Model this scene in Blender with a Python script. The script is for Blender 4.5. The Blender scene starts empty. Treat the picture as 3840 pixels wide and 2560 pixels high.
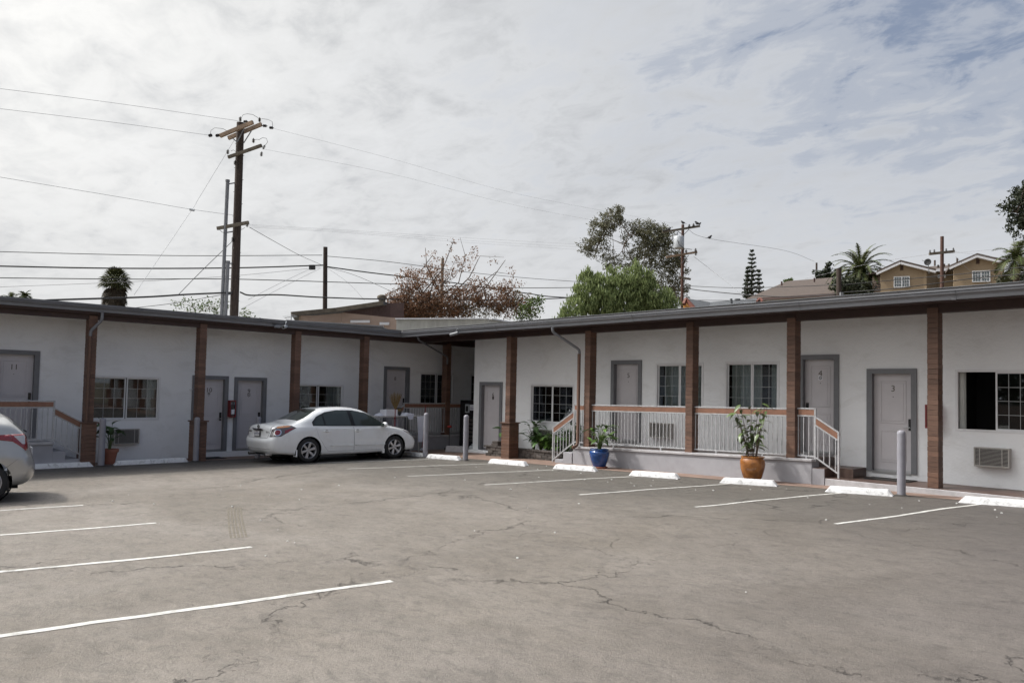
import bpy, bmesh, math, random
from mathutils import Vector, Matrix, noise
R = random.Random(7)
rad = math.radians
S = bpy.context.scene
C = S.collection

# ---------------------------------------------------------------- camera
# world frame: the two motel wings run along X and Y, the eye is at the origin
PITCH, ROLL, YAW = rad(2.5), rad(1.2), rad(44.3)
FPX, CX, CY = 2892.0, 1920.0, 1339.0
_fh = Vector((-math.cos(YAW), math.sin(YAW), 0)); _rh = Vector((math.sin(YAW), math.cos(YAW), 0)); _up = Vector((0, 0, 1))
_fw = _fh*math.cos(PITCH)+_up*math.sin(PITCH); _u = _up*math.cos(PITCH)-_fh*math.sin(PITCH)
_cx = _rh*math.cos(ROLL)+_u*math.sin(ROLL); _cy = _u*math.cos(ROLL)-_rh*math.sin(ROLL)
cam = bpy.data.objects.new('camera', bpy.data.cameras.new('camera')); C.objects.link(cam)
cam.matrix_world = Matrix((( _cx.x, _cy.x, -_fw.x, 0), (_cx.y, _cy.y, -_fw.y, 0), (_cx.z, _cy.z, -_fw.z, 0), (0, 0, 0, 1)))
cam.data.sensor_width = 36; cam.data.lens = 36*FPX/3840; cam.data.shift_y = (CY-1280)/3840
cam.data.clip_start = .05; cam.data.clip_end = 5000
S.camera = cam

# ---------------------------------------------------------------- sky and sun
SUN = Vector((-.66, -.47, 1.0)).normalized()
el = math.asin(SUN.z)
world = bpy.data.worlds.new('World'); S.world = world; world.use_nodes = True
nt = world.node_tree; nt.nodes.clear()
def N(t, ty, **kw):
    n = t.nodes.new(ty)
    for k, v in kw.items():
        if k.startswith('i_'):
            key = k[2:]; key = int(key) if key.isdigit() else key.replace('_', ' ')
            n.inputs[key].default_value = v
        else: setattr(n, k, v)
    return n
def L(t, a, b): t.links.new(a, b)
def ramp(t, src, stops, interp='LINEAR'):
    n = t.nodes.new('ShaderNodeValToRGB'); n.color_ramp.interpolation = interp
    e = n.color_ramp.elements
    while len(e) > 1: e.remove(e[-1])
    for i, (p, c) in enumerate(stops):
        if i == 0: el_ = e[0]; el_.position = p
        else: el_ = e.new(p)
        el_.color = (c, c, c, 1) if not isinstance(c, tuple) else (*c, 1)
    L(t, src, n.inputs[0]); return n.outputs[0]
def mix(t, a, b, f, mode='MIX'):
    n = t.nodes.new('ShaderNodeMix'); n.data_type = 'RGBA'; n.blend_type = mode; n.clamp_factor = True
    for i, v in ((0, f), (6, a), (7, b)):
        if hasattr(v, 'links') or hasattr(v, 'is_output'): L(t, v, n.inputs[i])
        else: n.inputs[i].default_value = v if i == 0 else ((v, v, v, 1) if not isinstance(v, tuple) else (*v[:3], 1))
    return n.outputs[2]
def math_(t, op, a, b=0.0, clamp=False):
    n = t.nodes.new('ShaderNodeMath'); n.operation = op; n.use_clamp = clamp
    for i, v in enumerate((a, b)):
        if hasattr(v, 'is_output'): L(t, v, n.inputs[i])
        else: n.inputs[i].default_value = v
    return n.outputs[0]
sky = N(nt, 'ShaderNodeTexSky', sky_type='NISHITA', sun_disc=False, sun_elevation=el,
        sun_rotation=math.atan2(SUN.x, SUN.y), air_density=1.0, dust_density=1.5)
tc = N(nt, 'ShaderNodeTexCoord'); sep = N(nt, 'ShaderNodeSeparateXYZ'); L(nt, tc.outputs['Generated'], sep.inputs[0])
zz = math_(nt, 'ADD', math_(nt, 'MAXIMUM', sep.outputs[2], 0.0), .16)
cmb = N(nt, 'ShaderNodeCombineXYZ'); L(nt, math_(nt, 'DIVIDE', sep.outputs[0], zz), cmb.inputs[0]); L(nt, math_(nt, 'DIVIDE', sep.outputs[1], zz), cmb.inputs[1])
def fb(scale, det, rough, dist=0.0, off=(0, 0, 0), st=(1, 1, 1), rz=0):
    m = N(nt, 'ShaderNodeMapping'); m.inputs['Location'].default_value = off; m.inputs['Scale'].default_value = st; m.inputs['Rotation'].default_value = (0, 0, rz)
    L(nt, cmb.outputs[0], m.inputs[0])
    n = N(nt, 'ShaderNodeTexNoise', i_Scale=scale, i_Detail=det, i_Roughness=rough, i_Distortion=dist); L(nt, m.outputs[0], n.inputs['Vector']); return n.outputs[0]
big = fb(.55, 3, .5, .3, (3.1, 1.2, 0), (1, 1, 1), .6)
rip = fb(4.2, 8, .60, .55, (1.3, 5.0, 0), (1, 1.5, 1), .9)
fine = fb(9.5, 7, .62, .5, (7.3, 2.0, 0), (1, 1.35, 1), .5)
# the cloud sheet is closed to the west (-X) and breaks up towards the north-east and overhead
side = math_(nt, 'ADD', math_(nt, 'MULTIPLY', sep.outputs[0], .75), math_(nt, 'MULTIPLY', sep.outputs[1], .55))
gap = math_(nt, 'MULTIPLY', math_(nt, 'ADD', side, .30), math_(nt, 'MULTIPLY', sep.outputs[2], 1.35))
cov = math_(nt, 'SUBTRACT', math_(nt, 'ADD', math_(nt, 'MULTIPLY', rip, .70), math_(nt, 'ADD', math_(nt, 'MULTIPLY', big, .35), math_(nt, 'MULTIPLY', fine, .30))), gap)
far = ramp(nt, side, [(.36, 0.0), (.85, .55)])
cov = math_(nt, 'SUBTRACT', cov, far)
mask = ramp(nt, cov, [(.22, .0), (.36, .42), (.50, .78), (.62, .95), (.72, 1.0)], 'EASE')
# cloud brightness: thicker (bigger noise) reads greyer, thin sunlit veil brighter; brighter towards the sun
dotn = N(nt, 'ShaderNodeVectorMath', operation='DOT_PRODUCT'); L(nt, tc.outputs['Generated'], dotn.inputs[0]); dotn.inputs[1].default_value = SUN
toward = ramp(nt, dotn.outputs['Value'], [(-.2, 0.0), (.25, .25), (.5, .62), (.7, 1.0), (1.0, 1.0)])
glow = ramp(nt, dotn.outputs['Value'], [(.70, 1.0), (.80, 1.3), (.88, 2.6), (.95, 6.0), (1.0, 12.0)])
shade = ramp(nt, math_(nt, 'ADD', math_(nt, 'MULTIPLY', rip, .35), math_(nt, 'ADD', math_(nt, 'MULTIPLY', big, .45), math_(nt, 'MULTIPLY', fine, .2))), [(.40, 1.0), (.50, .86), (.59, .68)])
cl = mix(nt, (7.0, 7.15, 7.4), (9.6, 9.55, 9.35), toward)
clv = N(nt, 'ShaderNodeVectorMath', operation='SCALE'); L(nt, cl, clv.inputs[0]); L(nt, glow, clv.inputs['Scale']); cl = clv.outputs[0]
tintn = mix(nt, (.86, .93, 1.06), (1.0, 1.0, 1.0), shade)
cl = mix(nt, cl, shade, 1.0, 'MULTIPLY'); cl = mix(nt, cl, tintn, .8, 'MULTIPLY')
skyb = mix(nt, sky.outputs[0], (2.6, 3.1, 4.15), .8)
col = mix(nt, skyb, cl, mask)
hz = ramp(nt, sep.outputs[2], [(0.0, .85), (.10, .55), (.28, .0)])
col = mix(nt, col, (7.4, 7.4, 7.35), math_(nt, 'MULTIPLY', hz, .8))
bg = N(nt, 'ShaderNodeBackground', i_Strength=.105); L(nt, col, bg.inputs[0])
wo = N(nt, 'ShaderNodeOutputWorld'); L(nt, bg.outputs[0], wo.inputs[0])
sl = bpy.data.lights.new('sun', 'SUN'); sl.energy = 3.2; sl.angle = rad(3.5); sl.color = (1.0, .955, .89)
so = bpy.data.objects.new('sun', sl); C.objects.link(so); so.rotation_euler = SUN.to_track_quat('Z', 'Y').to_euler(); so.location = SUN*50
S.view_settings.view_transform = 'Standard'; S.view_settings.look = 'None'; S.view_settings.gamma = 1; S.view_settings.use_curve_mapping = False
S.view_settings.exposure = 0.0

# ---------------------------------------------------------------- helpers
def ray(px, py): return _cx*((px-CX)/FPX)-_cy*((py-CY)/FPX)+_fw
def at(px, py, d):            # point seen at (px,py) of the photograph, d metres of depth away
    return ray(px, py)*d
def G(x): return -1.71+.0185*max(-45, min(30, x))
class MB:
    def __init__(s): s.v = []; s.f = []; s.m = []
    def add(s, vs, fs, mi=0):
        b = len(s.v); s.v += [tuple(v) for v in vs]; s.f += [tuple(b+i for i in f) for f in fs]; s.m += [mi]*len(fs); return s
    def box(s, x0, x1, y0, y1, z0, z1, mi=0):
        if x0 > x1: x0, x1 = x1, x0
        if y0 > y1: y0, y1 = y1, y0
        if z0 > z1: z0, z1 = z1, z0
        return s.add([(x0,y0,z0),(x1,y0,z0),(x1,y1,z0),(x0,y1,z0),(x0,y0,z1),(x1,y0,z1),(x1,y1,z1),(x0,y1,z1)],
                     [(0,3,2,1),(4,5,6,7),(0,1,5,4),(1,2,6,5),(2,3,7,6),(3,0,4,7)], mi)
    def hexa(s, p, mi=0):   # 8 points: bottom ring, top ring
        return s.add(p, [(0,3,2,1),(4,5,6,7),(0,1,5,4),(1,2,6,5),(2,3,7,6),(3,0,4,7)], mi)
    def bar(s, a, b, w, h, up=(0, 0, 1), mi=0):
        a = Vector(a); b = Vector(b); d = (b-a).normalized(); up = Vector(up)
        x = d.cross(up)
        if x.length < 1e-4: x = d.cross(Vector((1, 0, 0)))
        x.normalize(); z = x.cross(d).normalized(); x *= w/2; z *= h/2
        return s.hexa([a-x-z, a+x-z, b+x-z, b-x-z, a-x+z, a+x+z, b+x+z, b-x+z], mi)
    def cyl(s, a, b, r0, r1=None, n=12, cap=True, mi=0):
        if r1 is None: r1 = r0
        a = Vector(a); b = Vector(b); d = (b-a).normalized(); x = d.orthogonal().normalized(); y = d.cross(x)
        vs = []
        for c, r in ((a, r0), (b, r1)):
            for i in range(n):
                t = 2*math.pi*i/n; vs.append(c+x*(math.cos(t)*r)+y*(math.sin(t)*r))
        fs = [(i, (i+1) % n, n+(i+1) % n, n+i) for i in range(n)]
        if cap: fs += [tuple(range(n-1, -1, -1)), tuple(range(n, 2*n))]
        return s.add(vs, fs, mi)
    def tube(s, pts, r, n=6, mi=0):
        pts = [Vector(p) for p in pts]; rs = r if isinstance(r, (list, tuple)) else [r]*len(pts)
        x = None; vs = []
        for i, p in enumerate(pts):
            d = (pts[min(i+1, len(pts)-1)]-pts[max(i-1, 0)]).normalized()
            if x is None: x = d.orthogonal().normalized()
            x = (x-d*x.dot(d)).normalized(); y = d.cross(x)
            for j in range(n):
                t = 2*math.pi*j/n; vs.append(p+x*(math.cos(t)*rs[i])+y*(math.sin(t)*rs[i]))
        fs = [(i*n+j, i*n+(j+1) % n, (i+1)*n+(j+1) % n, (i+1)*n+j) for i in range(len(pts)-1) for j in range(n)]
        fs += [tuple(range(n-1, -1, -1)), tuple(range((len(pts)-1)*n, len(pts)*n))]
        return s.add(vs, fs, mi)
    def lathe(s, prof, c, axis='z', n=24, mi=0):
        c = Vector(c); vs = []
        for r, h in prof:
            for i in range(n):
                t = 2*math.pi*i/n; a, b = r*math.cos(t), r*math.sin(t)
                vs.append(c+(Vector((a, b, h)) if axis == 'z' else Vector((a, h, b)) if axis == 'y' else Vector((h, a, b))))
        fs = [(i*n+j, i*n+(j+1) % n, (i+1)*n+(j+1) % n, (i+1)*n+j) for i in range(len(prof)-1) for j in range(n)]
        return s.add(vs, fs, mi)
    def prism(s, poly, axis, a, b, mi=0):     # poly of 2D points extruded along an axis
        def P(u, v, w): return (w, u, v) if axis == 'x' else (u, w, v) if axis == 'y' else (u, v, w)
        n = len(poly)
        return s.add([P(u, v, a) for u, v in poly]+[P(u, v, b) for u, v in poly],
                     [tuple(range(n)), tuple(range(2*n-1, n-1, -1))]+[(i, n+i, n+(i+1) % n, (i+1) % n) for i in range(n)], mi)
    def ico(s, c, r, sub=2, sc=(1, 1, 1), mi=0):
        bm = bmesh.new(); bmesh.ops.create_icosphere(bm, subdivisions=sub, radius=r)
        c = Vector(c); s.add([(c.x+v.co.x*sc[0], c.y+v.co.y*sc[1], c.z+v.co.z*sc[2]) for v in bm.verts], [tuple(v.index for v in f.verts) for f in bm.faces], mi); bm.free(); return s
    def mesh(s, name, mats, smooth=False, origin=(0, 0, 0), bevel=0):
        me = bpy.data.meshes.new(name); o = Vector(origin)
        me.from_pydata([(v[0]-o.x, v[1]-o.y, v[2]-o.z) for v in s.v], [], s.f)
        mats = mats if isinstance(mats, (list, tuple)) else [mats]
        for m in mats: me.materials.append(m)
        if len(mats) > 1: me.polygons.foreach_set('material_index', s.m)
        bm = bmesh.new(); bm.from_mesh(me)
        if bevel: bmesh.ops.bevel(bm, geom=bm.edges[:], offset=bevel, segments=1, affect='EDGES')
        bmesh.ops.recalc_face_normals(bm, faces=bm.faces[:])
        if smooth is not True and smooth:
            for e in bm.edges: e.smooth = e.calc_face_angle(3) < rad(smooth) if len(e.link_faces) == 2 else False
            for f in bm.faces: f.smooth = True
        elif smooth:
            for f in bm.faces: f.smooth = True
        bm.to_mesh(me); bm.free(); me.update(); return me
    def build(s, name, mats, parent=None, smooth=False, bevel=0, local=False, origin=None):
        org = Vector((0, 0, 0))
        if parent is not None and not local: org = ROOT[parent.name]
        if parent is None: org = Vector(origin) if origin is not None else Vector(s.v[0]) if s.v else org
        o = bpy.data.objects.new(name, s.mesh(name, mats, smooth, org, bevel)); C.objects.link(o)
        if parent is not None: o.parent = parent; ROOT[o.name] = org
        else: o.location = org; ROOT[o.name] = org
        return o
ROOT = {}
def inst(name, mesh, parent, loc=(0, 0, 0), rot=(0, 0, 0), scale=(1, 1, 1), local=False):
    o = bpy.data.objects.new(name, mesh); C.objects.link(o); l = Vector(loc)
    if parent is not None:
        o.parent = parent
        if not local: l = l-ROOT[parent.name]
        ROOT[o.name] = ROOT.get(parent.name, Vector())
    else: ROOT[o.name] = l.copy()
    o.location = l; o.rotation_euler = rot; o.scale = scale; return o
def tag(o, label=None, cat=None, group=None, kind=None):
    if label: o['label'] = label
    if cat: o['category'] = cat
    if group: o['group'] = group
    if kind: o['kind'] = kind
    return o
def thing(name, loc, label, cat, group=None):
    o = bpy.data.objects.new(name, None); C.objects.link(o); o.location = loc; o.empty_display_size = .2; ROOT[o.name] = Vector(loc)
    return tag(o, label, cat, group)
def text_mb(txt, size, mat4, depth=.004):
    cu = bpy.data.curves.new('t', 'FONT'); cu.body = txt; cu.size = size; cu.align_x = 'CENTER'; cu.align_y = 'CENTER'; cu.extrude = depth; cu.resolution_u = 2
    o = bpy.data.objects.new('t', cu); C.objects.link(o); dg = bpy.context.evaluated_depsgraph_get()
    me = bpy.data.meshes.new_from_object(o.evaluated_get(dg)); m = MB()
    m.add([mat4 @ v.co for v in me.vertices], [tuple(p.vertices) for p in me.polygons])
    bpy.data.objects.remove(o); bpy.data.curves.remove(cu); bpy.data.meshes.remove(me); return m
def face_mat(o, right, up):    # 4x4 placing text in the plane right/up at o
    r = Vector(right).normalized(); u = Vector(up).normalized(); n = r.cross(u)
    return Matrix(((r.x, u.x, n.x, o[0]), (r.y, u.y, n.y, o[1]), (r.z, u.z, n.z, o[2]), (0, 0, 0, 1)))

# ---------------------------------------------------------------- materials
def mat(name, base, rough=.6, metal=0.0, var=0.0, vscale=3.0, bump=0.0, bscale=40.0, rnd=0.0, spec=.5, island=0.0, dirt=None, coat=0.0, stretch=(1, 1, 1), vdark=None):
    m = bpy.data.materials.new(name); m.use_nodes = True; t = m.node_tree; p = t.nodes['Principled BSDF']
    p.inputs['Roughness'].default_value = rough; p.inputs['Metallic'].default_value = metal
    p.inputs['Specular IOR Level'].default_value = spec; p.inputs['Coat Weight'].default_value = coat; p.inputs['Coat Roughness'].default_value = .04
    c = base; g = N(t, 'ShaderNodeNewGeometry'); src = None
    if var or dirt:
        mp = N(t, 'ShaderNodeMapping'); L(t, g.outputs['Position'], mp.inputs[0]); mp.inputs['Scale'].default_value = stretch
    if var:
        n = N(t, 'ShaderNodeTexNoise', i_Scale=vscale, i_Detail=6, i_Roughness=.62); L(t, mp.outputs[0], n.inputs['Vector'])
        f = ramp(t, n.outputs[0], [(.32, 0.0), (.68, 1.0)])
        lo = tuple(x*(1-var) for x in base); hi = tuple(min(1, x*(1+var)) for x in base)
        if vdark: lo = vdark
        src = mix(t, lo, hi, f)
    if dirt:
        dc, amt, ds = dirt
        n = N(t, 'ShaderNodeTexNoise', i_Scale=ds, i_Detail=8, i_Roughness=.7, i_Distortion=.6); L(t, mp.outputs[0], n.inputs['Vector'])
        f = math_(t, 'MULTIPLY', ramp(t, n.outputs[0], [(.50, 0.0), (.72, 1.0)]), amt)
        src = mix(t, src if src is not None else base, dc, f)
    if rnd or island:
        if rnd: rv = N(t, 'ShaderNodeObjectInfo').outputs['Random']; a = rnd
        else: rv = g.outputs['Random Per Island']; a = island
        k = math_(t, 'ADD', math_(t, 'MULTIPLY', rv, 2*a), 1-a)
        kc = N(t, 'ShaderNodeCombineColor'); [L(t, k, kc.inputs[i]) for i in range(3)]
        src = mix(t, src if src is not None else base, kc.outputs[0], 1.0, 'MULTIPLY')
    if src is not None: L(t, src, p.inputs['Base Color'])
    else: p.inputs['Base Color'].default_value = (*base, 1)
    if bump:
        n = N(t, 'ShaderNodeTexNoise', i_Scale=bscale, i_Detail=5, i_Roughness=.65); L(t, g.outputs['Position'], n.inputs['Vector'])
        b = N(t, 'ShaderNodeBump', i_Strength=bump, i_Distance=.01); L(t, n.outputs[0], b.inputs['Height']); L(t, b.outputs[0], p.inputs['Normal'])
    return m
M = {}
M['stucco'] = mat('white_stucco', (.795, .80, .81), .9, var=.03, vscale=.9, bump=.9, bscale=16, dirt=((.52, .51, .49), .34, 1.3), stretch=(1, 1, 1.8))
M['porch_grey'] = mat('grey_stucco_paint', (.33, .325, .345), .85, var=.07, vscale=2.5, bump=.5, bscale=40, dirt=((.2, .195, .2), .3, 2.0))
M['ledge'] = mat('grey_ledge_paint', (.42, .41, .42), .8, var=.12, vscale=6, bump=.35, bscale=60, dirt=((.22, .21, .2), .5, 5))
M['brown'] = mat('brown_plank_paint', (.130, .070, .047), .6, var=.22, vscale=7, rnd=.22, bump=.35, bscale=50, stretch=(1, 1, 6))
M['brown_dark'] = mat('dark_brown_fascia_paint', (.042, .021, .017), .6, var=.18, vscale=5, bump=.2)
M['brown_board'] = mat('brown_rail_board', (.215, .105, .066), .55, var=.16, vscale=9, rnd=.1, bump=.25)
M['terracotta'] = mat('terracotta_walk', (.235, .160, .125), .65, var=.2, vscale=2.0, bump=.2, bscale=60, dirt=((.10, .075, .06), .7, 2.5))
M['dark_tile'] = mat('dark_walk_tile', (.095, .06, .048), .45, var=.2, vscale=4)
M['gutter'] = mat('grey_gutter', (.165, .168, .182), .38, var=.10, vscale=2.5, metal=.0, dirt=((.14, .14, .145), .6, 6), stretch=(1, 1, 5))
M['roof'] = mat('roof_gravel', (.26, .25, .235), .9, var=.2, vscale=3, bump=.7, bscale=25)
M['trim_grey'] = mat('grey_trim_paint', (.165, .167, .178), .6, var=.08, vscale=6, bump=.15)
M['door'] = mat('pale_grey_door_paint', (.53, .505, .52), .55, var=.04, vscale=3)
M['door_darker'] = mat('door_moulding_paint', (.46, .44, .455), .55)  # a slightly darker tone of the door grey
M['muntin'] = mat('muntin_white', (.36, .37, .37), .5)
M['vinyl'] = mat('white_vinyl', (.68, .68, .69), .45, var=.05)
M['rail'] = mat('chipped_white_metal', (.40, .40, .41), .5, var=.18, vscale=18, dirt=((.2, .18, .17), .55, 14))
M['bollard'] = mat('grey_bollard_paint', (.26, .255, .285), .5, var=.08, vscale=5, dirt=((.22, .2, .2), .4, 8))
M['stop'] = mat('white_stop_paint', (.76, .76, .76), .7, var=.07, vscale=6, bump=.5, dirt=((.28, .27, .27), .9, 9))
M['line'] = mat('white_line_paint', (.52, .51, .48), .8, var=.14, vscale=7, dirt=((.22, .21, .19), .95, 6))
M['black'] = mat('black_plastic', (.012, .012, .013), .45)
M['blackgloss'] = mat('black_machine', (.010, .009, .011), .25, var=.3)
M['metal'] = mat('brushed_metal', (.45, .45, .46), .35, metal=.9)
M['darkmetal'] = mat('dark_hardware', (.06, .055, .05), .5, metal=.3)
M['ac'] = mat('beige_ac_grille', (.42, .40, .375), .5, var=.06, vscale=8)
M['ac_dark'] = mat('ac_inside', (.03, .03, .03), .8)
M['red'] = mat('red_enamel', (.19, .015, .017), .4, var=.1)
M['curtain'] = mat('grey_curtain', (.62, .63, .60), .9, var=.06, rnd=.12)
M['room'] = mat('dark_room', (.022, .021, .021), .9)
M['paper'] = mat('white_paper', (.75, .75, .8), .8)
M['number'] = mat('number_metal', (.12, .105, .09), .4, metal=.4)
M['bluepot'] = mat('blue_glaze', (.012, .055, .20), .2, var=.35, vscale=9, coat=.6, island=0)
M['orangepot'] = mat('amber_glaze', (.27, .105, .022), .25, var=.35, vscale=7, coat=.5, vdark=(.15, .05, .010))
M['terrapot'] = mat('terracotta_pot', (.33, .13, .085), .8, var=.15)
M['soil'] = mat('soil', (.05, .035, .025), .95, bump=.6)
M['block'] = mat('retaining_block', (.085, .073, .066), .9, var=.25, vscale=6, rnd=.3, bump=.6, bscale=40)
M['leaf_lily'] = mat('broad_leaf', (.045, .095, .024), .38, var=.3, vscale=9, rnd=.35)
M['leaf_pot'] = mat('pot_plant_leaf', (.065, .125, .022), .35, var=.3, vscale=8, rnd=.35)
M['leaf_pale'] = mat('pale_shrub_leaf', (.085, .125, .04), .4, var=.3, vscale=9, rnd=.4)
M['stem'] = mat('green_stem', (.08, .12, .03), .5)
M['bark'] = mat('bark', (.09, .065, .05), .9, var=.3, vscale=4, bump=.6)
M['palebark'] = mat('pale_bark', (.20, .165, .135), .85, var=.3, vscale=2)
M['pole'] = mat('creosote_pole', (.042, .028, .021), .8, var=.35, vscale=3, bump=.5, stretch=(6, 6, .6))
M['pole_red'] = mat('reddish_pole', (.085, .042, .030), .8, var=.35, vscale=3, stretch=(6, 6, .6))
M['arm'] = mat('weathered_crossarm', (.27, .19, .13), .8, var=.35, vscale=4)
M['arm_dark'] = mat('dark_crossarm', (.12, .10, .075), .8, var=.3, vscale=4)
M['conduit'] = mat('grey_conduit', (.17, .175, .185), .5, var=.1)
M['insul'] = mat('insulator', (.05, .045, .042), .3)
M['cable'] = mat('black_cable', (.018, .017, .018), .6)
M['wire'] = mat('grey_wire', (.26, .26, .27), .5)
M['trans'] = mat('transformer_paint', (.40, .42, .44), .45, var=.06)
M['tan'] = mat('tan_stucco', (.265, .198, .128), .9, var=.08, vscale=1.0, bump=.3, rnd=0)
M['tan_pale'] = mat('pale_tan_stucco', (.34, .255, .205), .9, var=.1, vscale=1.0, bump=.3)
M['brown_siding'] = mat('brown_siding', (.075, .045, .040), .8, var=.15)
M['shingle'] = mat('brown_shingle', (.085, .064, .052), .9, var=.25, vscale=4, bump=.6, bscale=12)
M['shingle_grey'] = mat('grey_shingle', (.10, .105, .11), .9, var=.3, vscale=5, bump=.6, bscale=12)
M['orange'] = mat('orange_paint', (.45, .21, .045), .8)
M['rust'] = mat('rust_trim', (.15, .05, .032), .7)
M['cream'] = mat('cream_paint', (.50, .45, .33), .8, var=.08)
M['eave_white'] = mat('eave_white', (.62, .62, .64), .6)
M['grey_parapet'] = mat('weathered_parapet', (.33, .325, .30), .85, var=.16, vscale=2.0, dirt=((.2, .19, .17), .5, 3), stretch=(2, 2, .5))
M['steel_parapet'] = mat('slate_parapet', (.13, .14, .155), .7, var=.15)
M['cloth'] = mat('white_cloth', (.62, .64, .72), .9, var=.06, bump=.4, bscale=20)
M['tabletop'] = mat('grey_plastic_table', (.36, .35, .34), .5, var=.06)
M['broom'] = mat('broom_straw', (.20, .135, .055), .9, var=.3, vscale=20)
M['orangeflag'] = mat('faded_red_plastic', (.35, .03, .02), .6)
M['tyre'] = mat('tyre_rubber', (.018, .018, .019), .75, bump=.2, bscale=80)
M['rim'] = mat('alloy_rim', (.48, .48, .50), .32, metal=.75, var=.05)
M['brakedark'] = mat('wheel_well_dark', (.008, .008, .008), .9)
M['white_car'] = mat('white_car_paint', (.80, .81, .82), .28, coat=.9, spec=.5, var=.015, dirt=((.50, .49, .47), .30, 1.6))
M['silver_car'] = mat('silver_car_paint', (.42, .42, .415), .3, metal=.45, coat=.9, dirt=((.33, .31, .28), .35, 1.8))
M['carglass'] = mat('tinted_car_glass', (.040, .050, .047), .04, spec=.6)
M['chrome'] = mat('chrome', (.7, .7, .72), .12, metal=1.0)
M['lamp_red'] = mat('red_lens', (.20, .012, .018), .12, coat=1.0)
M['lamp_amber'] = mat('amber_lens', (.36, .16, .07), .15, coat=1.0)
M['lamp_clear'] = mat('clear_lens', (.50, .48, .47), .1, metal=.35, coat=1.0)
M['lamp_dark'] = mat('smoked_lens', (.10, .085, .09), .12, coat=1.0)
M['plate'] = mat('plate_white', (.62, .62, .64), .5)
M['plate_blue'] = mat('plate_lettering', (.02, .03, .12), .5)
M['bird'] = mat('bird_feathers', (.03, .03, .033), .7)
M['doormat'] = mat('door_mat', (.022, .02, .019), .95)
M['debris'] = mat('litter_white', (.7, .7, .68), .8)

def glass_mat():
    m = bpy.data.materials.new('window_glass'); m.use_nodes = True; t = m.node_tree; t.nodes.clear()
    tr = N(t, 'ShaderNodeBsdfTransparent', i_Color=(.72, .75, .75, 1)); gl = N(t, 'ShaderNodeBsdfGlossy', i_Roughness=.02, i_Color=(.9, .95, 1, 1))
    fr = N(t, 'ShaderNodeFresnel', i_IOR=1.55); f = math_(t, 'ADD', math_(t, 'MULTIPLY', fr.outputs[0], 1.0), .02)
    mx = N(t, 'ShaderNodeMixShader'); L(t, f, mx.inputs[0]); L(t, tr.outputs[0], mx.inputs[1]); L(t, gl.outputs[0], mx.inputs[2])
    o = N(t, 'ShaderNodeOutputMaterial'); L(t, mx.outputs[0], o.inputs[0]); return m
M['glass'] = glass_mat()
def leafmat(name, a, b, trans=.25):
    m = bpy.data.materials.new(name); m.use_nodes = True; t = m.node_tree; p = t.nodes['Principled BSDF']
    g = N(t, 'ShaderNodeNewGeometry'); c = mix(t, a, b, g.outputs['Random Per Island']); L(t, c, p.inputs['Base Color']); p.inputs['Roughness'].default_value = .6
    p.inputs['Specular IOR Level'].default_value = .25
    tl = N(t, 'ShaderNodeBsdfTranslucent'); L(t, c, tl.inputs[0]); mx = N(t, 'ShaderNodeMixShader', i_0=trans)
    L(t, p.outputs[0], mx.inputs[1]); L(t, tl.outputs[0], mx.inputs[2]); L(t, mx.outputs[0], t.nodes['Material Output'].inputs[0]); return m
M['f_red'] = leafmat('russet_leaves', (.14, .088, .055), (.29, .155, .09))
M['f_mixed'] = leafmat('turning_leaves', (.09, .085, .03), (.19, .12, .045))
M['f_green'] = leafmat('green_leaves', (.05, .085, .02), (.12, .165, .045))
M['f_pepper'] = leafmat('pepper_leaves', (.12, .16, .06), (.30, .355, .15), .4)
M['f_euc'] = leafmat('eucalyptus_leaves', (.085, .09, .05), (.18, .17, .105))
M['f_pine'] = leafmat('pine_needles', (.020, .030, .018), (.045, .058, .03), .1)
M['f_palm'] = leafmat('palm_leaves', (.04, .048, .02), (.105, .11, .04), .15)
M['f_skirt'] = leafmat('dead_fronds', (.05, .038, .025), (.09, .07, .045), .1)
M['f_dark'] = leafmat('dark_leaves', (.020, .030, .016), (.05, .055, .03), .15)

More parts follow.
